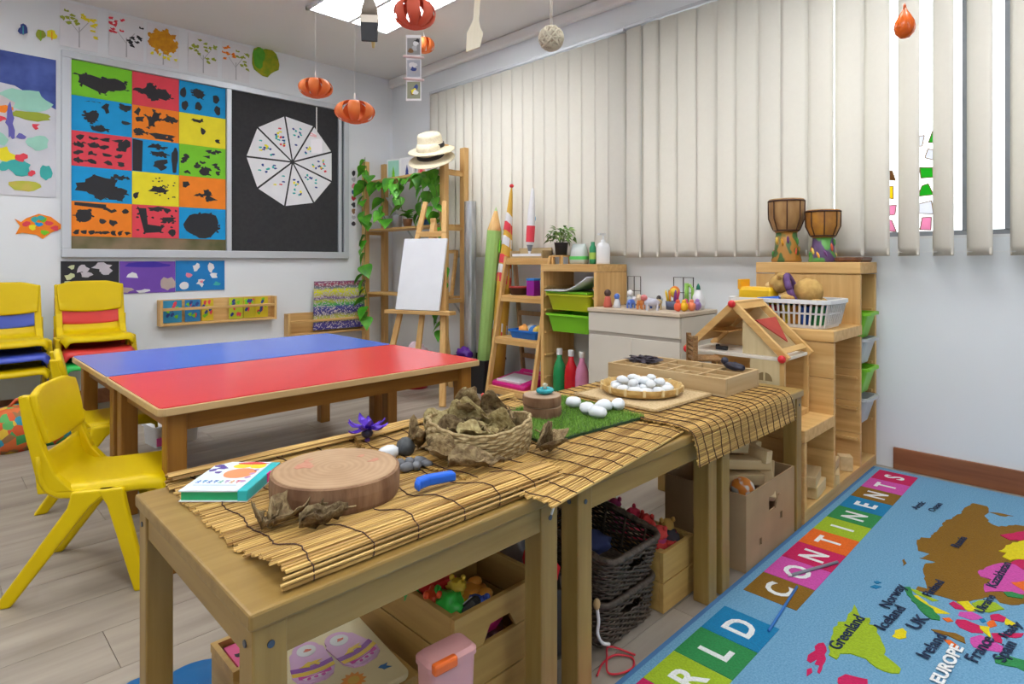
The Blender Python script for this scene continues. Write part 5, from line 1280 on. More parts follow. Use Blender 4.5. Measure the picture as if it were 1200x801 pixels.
ld_ = [('long brown dried leaf lying across the back of the woven basket', .0, .06, .07, .15, .07, 31, (.5, .1, R(10)), .5, 0), ('small dark dried leaf at the far right inside the woven basket', .075, .03, .062, .07, .05, 32, (.7, -.4, R(-120)), .9, 0), ('pale flat dried leaf over the near rim of the woven basket', -.01, -.055, .064, .11, .07, 33, (.2, .25, R(-15)), .4, 1),
       ('large pale dried leaf standing up in the woven basket, left of centre', -.02, .015, .062, .13, .10, 11, (1.0, -.1, R(-40)), .8, 1), ('pale curled dried leaf standing at the right of the woven basket', .055, -.01, .056, .10, .075, 12, (1.1, .2, R(-70)), .9, 1),
       ('dark brown dried leaf at the top of the heap in the woven basket', -.03, .04, .095, .09, .06, 13, (.9, .3, R(-30)), 1.2, 0), ('rounded dried leaf at the top right of the heap in the woven basket', .04, .045, .085, .08, .075, 14, (1.2, -.1, R(-50)), 1.0, 0),
       ('broad olive dried leaf spilling over the back left rim of the woven basket', -.085, .03, .066, .14, .09, 15, (.5, -.3, R(20)), .4, 1), ('flat dried leaf at the bottom front inside the woven basket', .01, -.03, .045, .13, .08, 16, (.3, .1, R(-45)), .4, 1),
       ('dried leaf buried in the middle of the woven basket', .02, .01, .04, .12, .08, 17, (.4, .2, R(60)), .6, 0), ('dried leaf hanging at the left rim inside the woven basket', -.06, -.01, .058, .10, .06, 18, (.6, -.2, R(-20)), .7, 0)]
cb_, sb_ = math.cos(R(-40)), math.sin(R(-40))
for (lab, a, b, z, L_, w, sd, rot, cu, pale) in ld_:
    dry(lab, (.912 + a * cb_ - b * sb_, 1.025 + a * sb_ + b * cb_, zB1 + z - .016), L_ * .8, w * .85, sd, (rot[0] * .75, rot[1], rot[2]), cu, m_dry2 if pale else m_dry, 'dried leaves in the woven basket')
for (lab, x, y, L_, w, sd, rot, cu) in (('crumpled dried leaf lying left of the woven basket', .812, 1.125, .07, .06, 21, (.3, .2, .4), 1.1), ('dried leaf under the front left of the woven basket', .80, 1.00, .09, .05, 22, (.5, .1, R(-60)), .8),
                                       ('pale dried leaf under the front of the woven basket', .815, .925, .12, .05, 23, (.3, .1, R(-25)), .6), ('dried leaf curled at the right front of the woven basket', .985, .895, .075, .055, 24, (.7, .3, R(20)), 1.2),
                                       ('crumpled dried leaf between woven basket and grass mat', 1.012, .915, .06, .05, 25, (.5, -.3, R(70)), 1.3), ('upright dried leaf behind the woven basket beside the grass', 1.03, 1.04, .06, .05, 26, (.4, -.2, R(50)), 1.1)):
    dry(lab, (x, y, zB1 + .014), L_, w, sd, rot, cu, m_dry, 'dried leaves around the woven basket')
G_t = thing('berry_sprig', 'little sprig of red berries behind the heap of dried leaves', 'berries', (.985, 1.125, zB1))
for k in range(9):
    a = k * .8; G().blob((.03 * math.cos(a) * (.4 + k / 12), .025 * math.sin(a), .05 + .005 * k), (.006, .006, .006), 1).done('berry', col((.65, .06, .05), .35), G_t, smooth=True)
G().tube([(0, 0, 0), (.01, 0, .04), (.0, .01, .09)], .0025, 5).done('twig', m_dry, G_t)

# ---------------------------------------------------------------- on the middle and far low tables
gm = thing('grass_mat', 'square of artificial green grass on the middle runner', 'grass mat')
GP = [(1.098, 1.205), (1.035, .935), (1.408, .905), (1.435, 1.215)]
G().prism(GP, zB1, zB1 + .006, FLAT).done('backing', col((.02, .06, .02), .8), gm)
q = random.Random(31); vs = []; fs = []
def inside(x, y):
    s_ = None
    for (a, b), (c, d) in zip(GP, GP[1:] + GP[:1]):
        cr_ = (c - a) * (y - b) - (d - b) * (x - a)
        if s_ is None: s_ = cr_ > 0
        elif (cr_ > 0) != s_: return False
    return True
while len(fs) < 15000:
    x, y = q.uniform(1.03, 1.44), q.uniform(.90, 1.22)
    if not inside(x, y): continue
    a = q.uniform(0, 6.28); h = q.uniform(.006, .013); l = q.uniform(.001, .006); w = .0009
    i = len(vs); vs += [Vector((x - w * math.sin(a), y + w * math.cos(a), zB1 + .005)), Vector((x + w * math.sin(a), y - w * math.cos(a), zB1 + .005)), Vector((x + l * math.cos(a), y + l * math.sin(a), zB1 + .005 + h))]
    fs.append((i, i + 1, i + 2))
o = G().pts(vs, fs).done('grass_blades', mat('grass_blade', (.12, .30, .025), .6, (.30, .52, .08), 180, objrand=0), gm); o['kind'] = 'stuff'
zG = zB1 + .011
m_st2 = rings('stump_rings', (.34, .22, .14), (.46, .33, .23), 60)
slice_('wood_stump', 'lower slice of the small log stump on the grass mat', (1.215, 1.105, zG - .002), .052, .026, m_st2, 7)
slice_('wood_stump', 'upper slice of the small log stump on the grass mat, carrying the glass ornament', (1.215, 1.107, zG + .0262), .053, .026, m_st2, 9)
t = thing('glass_ornament', 'turquoise glass ornament on the little log stump', 'ornament', (1.225, 1.105, zG + .0538))
m_turq = mat('turquoise_glass', (.02, .42, .50), .12, (.05, .55, .62), 30, trans=.3)
G().lathe([(.012, 0), (.026, .005), (.028, .011), (.022, .016), (.010, .014), (.009, .010)], 20, sy=.8).done('dish', m_turq, t, smooth=True)
G().lathe([(.006, .012), (.004, .02), (.008, .026), (.001, .030)], 12).done('knob', col((.7, .65, .5), .2), t, smooth=True)
for k, (x, y, lab) in enumerate(((1.335, 1.095, 'white stone lying behind on the grass mat, next to the stump'), (1.305, 1.02, 'white stone on the grass mat, left one of the front pair'), (1.29, .975, 'white stone at the front of the grass mat, nearest the camera'), (1.365, 1.01, 'white flat stone in the middle of the grass mat'), (1.405, .99, 'white stone at the right edge of the grass mat by the straw mat'))):
    stone(lab, (x, y, zG - .001), (.027, .021, .017), m_wst, 40 + k, k * .9, 'white stones on the grass mat')
pm_ = thing('straw_mat', 'square woven straw placemat under the round bamboo tray', 'placemat', (1.615, 1.045, zC1 + .0005), R(-2))
G().loft([rrect(.31, .30, .012, 0), rrect(.315, .305, .014, .003), rrect(.31, .30, .012, .006)]).done('mat_body', mat('straw_weave', (.52, .37, .18), .85, (.66, .50, .29), 160, bump=.5), pm_)
g = G()
for s in (-1, 1):
    g.tube([(s * .153, -.148, .005), (s * .153, .148, .005)], .004, 6).tube([(-.153, s * .148, .005), (.153, s * .148, .005)], .004, 6)
g.done('braided_edge', mat('straw_edge', (.42, .28, .12), .85, (.56, .40, .2), 120), pm_, smooth=True)
ty = thing('bamboo_tray', 'round shallow bamboo tray heaped with white stones', 'tray', (1.63, 1.06, zC1 + .0108))
TR = .128
G().lathe([(TR * .9, 0), (TR * .9, .003), (0.001, .003)], 36, cap1=False).done('tray_floor', mat('tray_weave', (.60, .44, .18), .7, (.74, .58, .30), 120, bump=.3), ty)
G().lathe([(TR * .9, .0), (TR * .985, .012), (TR, .024), (TR * .965, .024), (TR * .88, .0035)], 40, cap0=False, cap1=False).done('hoop', mat('tray_hoop', (.50, .30, .09), .5, (.66, .45, .17), 40), ty, smooth=False)
for k in range(14):
    a = 2 * PI * k / 14 + .2
    G().cbox((TR * .983 * math.cos(a), TR * .983 * math.sin(a), .0165), (.010, .009, .020), Matrix.Rotation(a, 3, 'Z')).done('binding', col((.70, .54, .28), .6), ty, bevel=.002)
q = random.Random(77)
for k in range(26):
    lay = 0 if k < 17 else 1
    if lay == 0:
        rr_ = (.025 if k < 5 else .078) ; a = k * 2 * PI / (5 if k < 5 else 12) + .3
    else:
        rr_ = .055 if k < 23 else .015; a = k * 1.05
    x, y = 1.63 + (rr_ + q.uniform(-.006, .006)) * math.cos(a), 1.06 + (rr_ + q.uniform(-.006, .006)) * math.sin(a)
    stone('white pebble heaped in the round bamboo tray', (x, y, zC1 + .0145 + lay * .018), (.022 + q.uniform(-.003, .004), .015 + q.uniform(-.002, .003), .012), m_wst, k, q.uniform(0, 3), 'white pebbles in the bamboo tray')
# divided wooden box
db = thing('divided_box', 'long wooden box divided into small compartments on the far low table', 'box', (1.775, .85, zC1))
m_db = wood('box_wood', (.50, .34, .16), (.62, .46, .25), 'y'); m_dbx = wood('box_wood_x', (.50, .34, .16), (.62, .46, .25), 'x')
BXW, BXL, BXH = .245, .445, .056
G().box(0, BXW, 0, BXL, 0, .006).done('floor_board', m_db, db)
for x in (0, BXW - .011): G().box(x, x + .011, 0, BXL, .006, BXH).done('long_side', m_db, db, bevel=.001)
for y in (0, BXL - .011): G().box(.0115, BXW - .0115, y, y + .011, .006, BXH).done('end_side', m_dbx, db, bevel=.001)
for x in (.085, .165): G().box(x, x + .007, .0115, BXL - .0115, .006, BXH - .006).done('divider', m_db, db)
for y, xa, xb in ((.11, .0115, BXW - .0115), (.165, .0115, .085), (.225, .0115, .165), (.30, .0115, BXW - .0115), (.36, .0115, .165), (.20, .172, BXW - .0115)):
    G().box(xa, xb, y, y + .007, .006, BXH - .004).done('divider', m_dbx, db)
t = thing('black_toy', 'black spiky toy bundle in the far compartments of the divided box', 'toy', (1.90, 1.225, zC1 + .045), .4)
G().blob((0, 0, .016), (.03, .05, .014), 3, .8, 4, 5).done('toy_body', mat('dark_plum', (.03, .02, .035), .5, (.06, .05, .06), 30), t, smooth=False)
t = thing('black_toy', 'black toy animal lying at the near right end of the divided box', 'toy', (1.975, .915, zC1 + .052), 1.2)
G().blob((0, 0, .012), (.045, .018, .014), 3, .35, 3, 8).done('toy_body', col((.02, .02, .04), .5), t, smooth=True)
G().blob((.045, .0, .024), (.014, .012, .014), 2).done('head', col((.02, .02, .04), .5), t, smooth=True)
t = thing('red_block', 'small red wooden piece in the far corner of the divided box', 'toy', (1.96, 1.255, zC1 + .007))
G().box(-.02, .02, -.02, .02, 0, .05).done('block', col((.4, .08, .06), .6), t, bevel=.003)
# little wicker chair
mc = thing('miniature_chair', 'tiny dark wicker doll chair behind the divided box', 'doll chair', (2.115, 1.095, TH + .0205), R(42)); mc.scale = (1.5, 1.35, 1.0)
m_wk = mat('wicker_brown', (.20, .09, .025), .7, (.34, .19, .07), 140, (1, 1, 2), bump=.6)
G().box(-.035, .035, -.04, .04, .05, .062).done('seat', m_wk, mc, bevel=.004)
g = G()
for k in range(4): g.box(-.034, .034, .032, .040, .072 + .018 * k, .083 + .018 * k)
g.done('back_slats', m_wk, mc)
for s in (-1, 1):
    G().box(s * .034 - .005, s * .034 + .005, .03, .042, 0, .145).done('back_post', m_wk, mc)
    G().box(s * .030 - .005, s * .030 + .005, -.039, -.028, 0, .05).done('front_leg', m_wk, mc)
G().box(-.03, .03, -.036, -.03, .018, .028).done('stretcher', m_wk, mc)

# ---------------------------------------------------------------- under the low tables
def crate(lab, x0, y0, w, d, boards, bh, hole=None, th=.012, m=None):
    """box crate of boards: front and back run along x, sides along y"""
    t = thing('wooden_crate', lab, 'crate', (x0, y0, 0)); H = boards * bh
    for k in range(boards):
        z0, z1 = k * bh + .001, (k + 1) * bh - .002
        if hole and k == boards - 1:
            # front top board with a hand hole cut into its lower edge
            a, b, hh = hole
            G().prism([(0, z0), (a, z0), (a + .018, z0 + hh), (b - .018, z0 + hh), (b, z0), (w, z0), (w, z1), (0, z1)], 0, -th, lambda x, y, dd: Vector((x, -dd, y))).done('front_board', m_cx, t, bevel=.0015)
        elif hole and k == boards - 2:
            G().box(0, w, 0, th, z0, z1).done('front_board', m_cx, t, bevel=.0015)
        else: G().box(0, w, 0, th, z0, z1).done('front_board', m_cx, t, bevel=.0015)
        G().box(0, w, d - th, d, z0, z1).done('back_board', m_cx, t, bevel=.0015)
        for x in (0, w - th): G().box(x, x + th, th + .0005, d - th - .0005, z0, z1).done('side_board', m_cy, t, bevel=.0015)
    G().box(th, w - th, th, d - th, .004, .012).done('floor_board', m_cx, t)
    for x in (th, w - th - .014):
        for y in (th, d - th - .014): G().box(x, x + .014, y, y + .014, .012, H - .004).done('corner_post', m_cz, t)
    return t
cr1 = crate('large pine crate of toys with a hand hole, under the nearest low table', .725, .885, .25, .36, 3, .08, (.075, .165, .032))
G().box(.0125, .25 - .0125, .205, .211, .03, .236).done('inner_divider', m_cx, cr1)
G().box(.0, .25, .215, .36, .2405, .250).done('half_lid', wood('lid_wood', (.34, .22, .09), (.44, .30, .14), 'y'), cr1, bevel=.002)
q = random.Random(3)
for k, (x, y, z, r_, c, n) in enumerate(((.79, 1.02, .185, (.05, .035, .03), (.75, .02, .03), 'long red'), (.765, .955, .19, (.038, .03, .03), (.04, .55, .06), 'green'), (.755, 1.04, .19, (.03, .03, .025), (.05, .5, .1), 'dark green'), (.80, .93, .185, (.022, .022, .022), (.75, .75, .78), 'white wheel'), (.755, .99, .20, (.022, .022, .02), (.8, .1, .03), 'small red'), (.83, .935, .18, (.02, .02, .018), (.05, .1, .45), 'blue'), (.85, 1.0, .15, (.05, .045, .03), (.85, .35, .05), 'orange'), (.80, .97, .215, (.018, .02, .016), (.8, .55, .05), 'yellow'))):
    t = thing('crate_toy', n + ' toy lying in the large pine crate', 'toy', (x, y, z + .028), k)
    if k == 0:
        G().loft([rrect(.085, .05, .015, -.02), rrect(.095, .055, .018, .0), rrect(.09, .05, .018, .022), rrect(.05, .04, .015, .034)]).done('toy_body', col(c, .35), t, bevel=.003)
        for a in (-.03, .03):
            for b in (-1, 1): G().lathe([(.014, -.005), (.015, 0), (.014, .005)], 14, M=Matrix.Translation((a, b * .03, -.016)) @ Matrix.Rotation(PI / 2, 4, 'X')).done('wheel', m_black, t)
    elif k == 3:
        M_ = Matrix.Rotation(R(50), 4, 'X') @ Matrix.Rotation(R(15), 4, 'Y')
        G().lathe([(.024, -.010), (.028, -.005), (.028, .005), (.024, .010)], 20, M=M_).done('tyre', m_black, t, smooth=False)
        G().lathe([(.019, .0102), (.018, .013), (.001, .013)], 18, M=M_, cap1=False).done('hub', m_white, t)
        G().lathe([(.009, .0131), (.007, .018), (.001, .019)], 12, M=M_, cap1=False).done('hub_cap', m_yel, t)
    else:
        G().blob((0, 0, 0), r_, 3, .55, 2.4, k + 2).done('toy_body', col(c, .35), t, smooth=True)
        for b in (-1, 1): G().blob((r_[0] * .7, b * r_[1] * .6, r_[2] * .75), (r_[0] * .35, r_[1] * .3, r_[2] * .4), 2).done('knob', col(tuple(min(1, x_ * 1.2) for x_ in c), .35), t, smooth=True)
t = thing('pink_toy', 'pink toy seen through the hand hole of the large pine crate', 'toy', (.85, .945, .165))
G().blob((0, 0, 0), (.05, .03, .028), 2, .4, 2, 5).done('toy_body', col((.75, .03, .22), .4), t, smooth=True)
t = thing('crate_filling', 'mixed toy pieces at the bottom of the large pine crate', 'toys', (.725, .885, 0)); t['kind'] = 'stuff'
g = G()
for k in range(40): g.cbox((q.uniform(.04, .21), q.uniform(.04, .18), q.uniform(.02, .13)), (.035, .03, .025), Matrix.Rotation(q.uniform(0, 3), 3, 'Z'))
o = g.done('pieces', mat('mixed_toys', (.5, .1, .05), .5, (.05, .2, .4), 12), t); o['kind'] = 'stuff'
# box with the nesting doll puzzle
pb = thing('puzzle_box', 'flat pine box under the doll shaped puzzle board', 'box', (.455, .945, 0), 0)
G().box(0, .235, 0, .265, 0, .128).done('box_body', m_cy, pb, bevel=.004)
pz_ = thing('puzzle_board', 'cream wooden puzzle board with two nesting doll pieces and a sun', 'puzzle', (.565, 1.085, .1285), R(-6))
G().loft([rrect(.23, .255, .015, 0), rrect(.235, .26, .018, .003), rrect(.235, .26, .018, .009), rrect(.23, .255, .016, .012)]).done('board', mat('puzzle_cream', (.74, .66, .40), .45, (.70, .60, .34), 4), pz_)
def doll(cx, cy, rot):
    M = Matrix.Translation((cx, cy, 0)) @ Matrix.Rotation(rot, 4, 'Z') @ Matrix.Scale(.88, 4)
    f = lambda x, y, d: M @ Vector((x, y, d))
    out = [(.030 * math.sin(a) * (1 if math.cos(a) > 0 else 1.25), .05 + .030 * math.cos(a)) for a in [R(k) for k in range(-100, 101, 14)]] + [(.042, .0), (.045, -.03), (.036, -.055), (.018, -.066), (-.018, -.066), (-.036, -.055), (-.045, -.03), (-.042, .0)]
    p = marks([out], 'doll_piece', col((.75, .45, .70), .4), pz_, f, .012, .0175)
    def band_(y0, y1, nm, c):
        w = lambda y: .0445 if -.035 < y < 0 else (.035 if y >= 0 else .034)
        marks([[(-w(y0), y0), (-w(y0) * .5, y0 - .006), (0, y0 - .008), (w(y0) * .5, y0 - .006), (w(y0), y0), (w(y1), y1), (w(y1) * .5, y1 - .006), (0, y1 - .008), (-w(y1) * .5, y1 - .006), (-w(y1), y1)]], nm, col(c, .4), pz_, f, .0176, .0181)
    band_(-.032, -.020, 'gold_band', (.85, .58, .03)); band_(-.018, -.004, 'violet_band', (.28, .05, .42)); band_(-.046, -.036, 'magenta_band', (.65, .04, .38))
    marks([[(.021 * math.cos(a), .046 + .021 * math.sin(a)) for a in [2 * PI * k / 20 for k in range(20)]]], 'white_round', m_white, pz_, f, .0176, .0181)
    marks([blobpoly(.002, .046, .007, .006, 9, 3, .5)], 'red_flower', col((.7, .12, .05), .4), pz_, f, .0182, .0186)
    marks([blobpoly(.003 * s, -.006, .014, .006, 9, s + 3, .7) for s in (-3, 3)], 'gold_bow', col((.85, .6, .03), .4), pz_, f, .0182, .0187)
    marks([blobpoly(.0, -.053, .026, .007, 10, 4, .3)], 'pale_hem', col((.8, .65, .75), .4), pz_, f, .0183, .0187)
    marks([blobpoly(x, -.053, .005, .004, 7, k, .3) for k, x in enumerate((-.015, .0, .015))], 'magenta_dot', col((.65, .06, .40), .4), pz_, f, .0188, .0191)
doll(-.024, .012, R(-8)); doll(.056, .004, R(14))
marks([[(.022 + (.024 if k % 2 else .017) * math.cos(2 * PI * k / 24), -.082 + (.024 if k % 2 else .017) * math.sin(2 * PI * k / 24)) for k in range(24)]], 'sun', col((.80, .30, .04), .4), pz_, FLAT, .012, .0124)
marks([blobpoly(.022, -.082, .011, .011, 12, 2, .05)], 'sun_centre', col((.72, .45, .08), .4), pz_, FLAT, .0124, .0128)
marks([blobpoly(.085, -.083, .009, .008, 9, 5, .7)], 'blue_flower', col((.04, .16, .40), .4), pz_, FLAT, .012, .0124)
marks([blobpoly(.06, .105, .016, .007, 10, 6, .7)], 'orange_flower', col((.75, .30, .08), .4), pz_, FLAT, .012, .0124)
marks([blobpoly(-.10, -.06, .010, .030, 10, 6, .4)], 'orange_edge', col((.85, .4, .08), .4), pz_, FLAT, .012, .0124)
t = thing('game_box', 'small open pine box with a pink strip standing by the near table leg', 'box', (.505, 1.236, 0), 0)
G().box(-.065, .045, -.02, .105, 0, .10).done('box_body', m_cy, t, bevel=.003)
G().box(-.066, .046, -.021, -.011, .1005, .118).box(-.066, .046, .095, .106, .1005, .118).box(-.066, -.055, -.011, .095, .1005, .118).done('rim', m_cx, t)
G().box(-.045, -.02, -.008, .09, .1005, .106).done('pink_strip', col((.85, .12, .32), .5), t)
marks([blobpoly(-.032, .045, .006, .009, 8, 3, .5)], 'dark_mark', m_black, t, FLAT, .1062, .1066)
G().box(.0, .03, .0, .09, .1005, .108).done('grey_strip', col((.35, .33, .34), .5), t)
# frosted pink container leaning before the crate
t = thing('pink_container', 'translucent pink plastic container with an orange clip, before the large crate', 'container', (.64, .803, 0), R(-4))
m_pink = mat('pink_frosted', (.92, .50, .48), .35, (.90, .44, .43), 4, trans=.3)
G().loft([rrect(.075, .040, .010, 0), rrect(.092, .052, .012, .25), rrect(.098, .058, .014, .25), rrect(.098, .058, .014, .258), rrect(.086, .046, .012, .264)]).done('container_body', m_pink, t, smooth=False)
G().box(-.046, .0, -.036, -.022, .250, .268).done('orange_clip', col((.90, .16, .02), .4), t, bevel=.004)
# blue stool at the lower left corner
t = thing('blue_stool', 'low round blue plastic stool on the floor behind the nearest table leg', 'stool', (.42, 1.362, 0))
m_bst = mat('stool_blue', (.0, .14, .40), .4, (.0, .12, .35), 5)
G().lathe([(.06, 0), (.075, .012), (.084, .022), (.086, .028), (.082, .032), (.001, .033)], 28, cap1=False).done('seat', m_bst, t, smooth=True)
t = thing('blue_disc', 'small flat blue plastic disc on the floor at the lower left', 'disc', (.335, 1.468, 0))
G().lathe([(.035, 0), (.04, .010), (.034, .014), (.001, .014)], 24, cap1=False).done('disc_body', m_bst, t, smooth=True)

# woven cylinder and bags in the gap between the tables
t = thing('woven_cylinder', 'open pale woven cylinder lying behind the large pine crate', 'basket', (1.02, 1.17, .062), R(20)); t.rotation_euler = (0, R(80), R(235))
G().lathe([(.055, -.10), (.06, 0), (.06, .10), (.052, .10), (.048, -.09)], 24).done('woven_wall', mat('pale_weave', (.50, .38, .2), .85, (.66, .54, .34), 130, bump=.5), t, smooth=True)
bag = thing('fabric_bag', 'grey and black patterned fabric bag in the gap between the low tables', 'bag', (1.045, .975, 0), R(-20))
G().loft([[p + Vector((.006 * noise.noise(p * 30 + Vector((k, 0, 0))), .006 * noise.noise(p * 30), 0)) for p in rrect(w_, d_, .03, z, 5)] for k, (w_, d_, z) in enumerate(((.12, .12, 0), (.14, .14, .03), (.145, .14, .08), (.13, .135, .14), (.135, .14, .165), (.12, .12, .165), (.11, .11, .10)))]).done('bag_cloth', mat('bag_print', (.34, .33, .30), .8, (.04, .04, .04), 16, (1, 1, .5), detail=1, lo=.47, hi=.53), bag, smooth=True)
t = thing('red_plush', 'red soft toy on top of the patterned fabric bag', 'plush toy', (1.04, .955, .185))
G().blob((0, 0, .02), (.045, .04, .05), 3, .35, 2.2, 5).done('plush_body', mat('red_plush', (.72, .01, .02), .9, (.6, .01, .02), 50), t, smooth=True)
G().blob((-.03, -.03, -.012), (.02, .02, .015), 2).done('tan_ear', col((.5, .25, .08), .9), t, smooth=True)
t = thing('plastic_sheet', 'grey translucent plastic sheet bundled behind the red soft toy', 'plastic sheet', (1.075, 1.08, 0))
G().blob((0, 0, .13), (.045, .05, .125), 3, .35, 2.5, 9).done('sheet', mat('grey_film', (.52, .53, .55), .3, (.45, .46, .48), 12), t, smooth=True)
# two dark wicker baskets, one in the other
m_wd = mat('dark_wicker', (.04, .026, .017), .45, (.12, .085, .06), 90, bump=.3, objrand=.15)
def wicker(lab, x0, y0, z0, w, d, h, tilt, group):
    t = thing('wicker_basket', lab, 'basket', (x0, y0, z0), 0, group); t.rotation_euler = (tilt, 0, 0)
    rows = int(h / .0062); ws_ = (w, d)
    cs = rrect(w, d, .03, 0, 3, w / 2, d / 2)
    nper = 56
    # resample outline
    ring = []; tot = 0; L_ = []
    for a, b in zip(cs, cs[1:] + cs[:1]): L_.append((b - a).length); tot += L_[-1]
    for k in range(nper):
        s_ = tot * k / nper; i = 0
        while s_ > L_[i]: s_ -= L_[i]; i += 1
        a, b = cs[i], cs[(i + 1) % len(cs)]; ring.append(a.lerp(b, s_ / L_[i]))
    c = Vector((w / 2, d / 2, 0))
    g = G()
    hole = lambda p, f: (abs(p.x - w / 2) < .028 and p.y < .02 and .55 < f < .80)
    for r_ in range(rows):
        f = r_ / rows; z = h * (r_ + .5) / rows
        ps = []
        for k, p in enumerate(ring):
            n_ = (p - c); n_ = Vector((n_.x / w, n_.y / d, 0)).normalized()
            if hole(p, f):
                if len(ps) > 2: g.tube(ps, .0029, 5)
                ps = []; continue
            ps.append(p + n_ * (.0032 * (1 if (k + r_) % 2 else -1)) + Vector((0, 0, z + .0008 * math.sin(k * 1.1 + r_ * 2))) + n_ * .012 * f)
        if len(ps) == nper: ps.append(ps[0])
        if len(ps) > 2: g.tube(ps, .0029, 5)
    o = g.done('woven_strands', m_wd, t, smooth=True); o['kind'] = 'stuff'
    for k in range(0, nper, 4):
        p = ring[k]
        if hole(p, .7): continue
        G().tube([p + Vector((0, 0, .002)), p + Vector((0, 0, h))], .0035, 5).done('stake', m_wd, t)
    n_ = [p + (p - c) * .07 + Vector((0, 0, h + .004 + .002 * (k % 2))) for k, p in enumerate(ring)]
    G().tube(n_ + [n_[0]], .0085, 6).done('braided_rim', m_wd, t, smooth=True)
    G().box(.012, w - .012, .012, d - .012, 0, .006).done('base', m_wd, t)
    return t
wicker('dark brown wicker basket at the bottom of the pair under the middle table', 1.150, .852, .003, .215, .27, .098, 0, 'dark wicker baskets')
wicker('dark brown wicker basket tipped forward on top of the other one', 1.150, .853, .112, .215, .26, .10, R(9), 'dark wicker baskets')
t = thing('blue_cloth', 'dark blue cloth bundle inside the upper wicker basket', 'cloth', (1.25, .985, .165))
G().blob((0, 0, .02), (.06, .06, .03), 3, .4, 2.2, 4).done('cloth_body', col((.03, .04, .12), .9), t, smooth=True)
t = thing('white_ribbon', 'white curled strip hanging beside the wicker baskets', 'ribbon', (1.115, .845, 0))
G().tube(smooth([(0, 0, .125), (.004, -.002, .09), (-.002, -.004, .065), (.01, -.008, .04), (.03, -.014, .03)]), .004, 6).done('strip', m_white, t, smooth=True)
G().blob((0, 0, .13), (.009, .008, .014), 2).done('tan_end', col((.55, .36, .16), .7), t, smooth=True)
t = thing('red_ribbon', 'thin red ribbon lying in loops on the floor between rug and baskets', 'ribbon', (1.09, .79, .0035))
G().tube(smooth([(-.02, .02, 0), (.02, .035, .001), (.06, .03, .004), (.085, .0, .001), (.06, -.02, 0), (.02, -.015, .003), (.0, .005, .005), (.03, .03, .012), (.075, .055, .006), (.10, .0, .0)]), .0024, 6).done('strand', col((.62, .02, .04), .4), t, smooth=True)
cr2 = crate('small pine crate with soft toys behind the wicker baskets', 1.383, .832, .165, .36, 2, .08)
PT = [((.65, .05, .04), 'red'), ((.05, .04, .05), 'black'), ((.62, .03, .08), 'crimson'), ((.08, .12, .07), 'dark green'), ((.40, .04, .14), 'wine'), ((.5, .04, .04), 'dark red'), ((.70, .58, .38), 'cream'), ((.45, .25, .05), 'ochre'), ((.36, .36, .35), 'grey')]
q = random.Random(15)
for k, (c, n) in enumerate(PT):
    x = 1.383 + .045 + .075 * (k % 2) + q.uniform(-.01, .01); y = .832 + .05 + .065 * (k // 2)
    t = thing('soft_toy', n + ' soft toy in the small pine crate', 'plush toy', (x, y, .10), k, 'soft toys in the small crate')
    G().blob((0, 0, .035), (.036, .03, .045), 2, .45, 2.4, k).done('body', mat('plush_' + n.replace(' ', '_'), c, .9, tuple(x_ * .7 for x_ in c), 40), t, smooth=True)
    hc = PT[(k + 6) % 9][0] if k % 2 else tuple(min(1, x_ * 1.15 + .02) for x_ in c)
    G().blob((.01, 0, .078), (.022, .021, .019), 2, .35, 2.5, k + 3).done('head', col(hc, .9), t, smooth=True)
    for b in (-1, 1):
        G().blob((.008, b * .018, .095), (.006, .007, .009), 1).done('ear', col(hc, .9), t, smooth=True)
        G().tube([(.01, b * .02, .055), (.03, b * .034, .06 + .01 * b), (.04, b * .03, .05)], .0085, 7, .006).done('arm', MATS['plush_' + n.replace(' ', '_')], t, smooth=True)
    G().lathe([(.021, .058), (.024, .064), (.02, .069)], 14, cap0=False, cap1=False).done('scarf', col(PT[(k + 4) % 9][0], .9), t, smooth=True)
t = thing('cardboard_sheet', 'brown cardboard sheet standing behind the crates under the middle table', 'cardboard', (1.00, 1.235, .001))
m_card = mat('cardboard', (.44, .29, .15), .8, (.38, .25, .13), 8)
G().box(0, .74, 0, .006, 0, .39).done('sheet', m_card, t)
# cardboard box full of wooden blocks
bx_ = thing('cardboard_box', 'brown cardboard box with cut holes full of wooden blocks, under the far table', 'box', (1.735, .768, .001), 0)
BW_, BD_, BH_ = .375, .27, .228
def quad_hole(holes):
    """front wall with rectangular cut-outs, built from strips"""
    xs = sorted({0, BW_} | {h[0] for h in holes} | {h[1] for h in holes}); zs = sorted({0, BH_} | {h[2] for h in holes} | {h[3] for h in holes})
    g = G()
    for a, b in zip(xs, xs[1:]):
        for c, d in zip(zs, zs[1:]):
            if any(h[0] <= a and b <= h[1] and h[2] <= c and d <= h[3] for h in holes): continue
            g.box(a, b, 0, .005, c, d)
    return g
quad_hole([(.165, .215, .135, .180), (.095, .112, .05, .072), (.255, .272, .085, .108)]).done('front_wall', m_card, bx_, weld=True)
G().box(0, .005, .005, BD_, 0, BH_).done('side_wall', m_card, bx_); G().box(BW_ - .005, BW_, .005, BD_, 0, BH_).done('side_wall', m_card, bx_)
G().box(.005, BW_ - .005, BD_ - .005, BD_, 0, BH_).done('back_wall', m_card, bx_); G().box(.005, BW_ - .005, .005, BD_ - .005, 0, .004).done('box_floor', m_card, bx_)
G().bar((.213, -.004, .135), (.222, -.010, .18), .004, .02, side=(0, 1, 0)).done('cut_flap', m_card, bx_)
m_blk = wood('block_wood', (.62, .44, .22), (.74, .56, .31), 'x', .5, objrand=.12)
RB = R(-32)
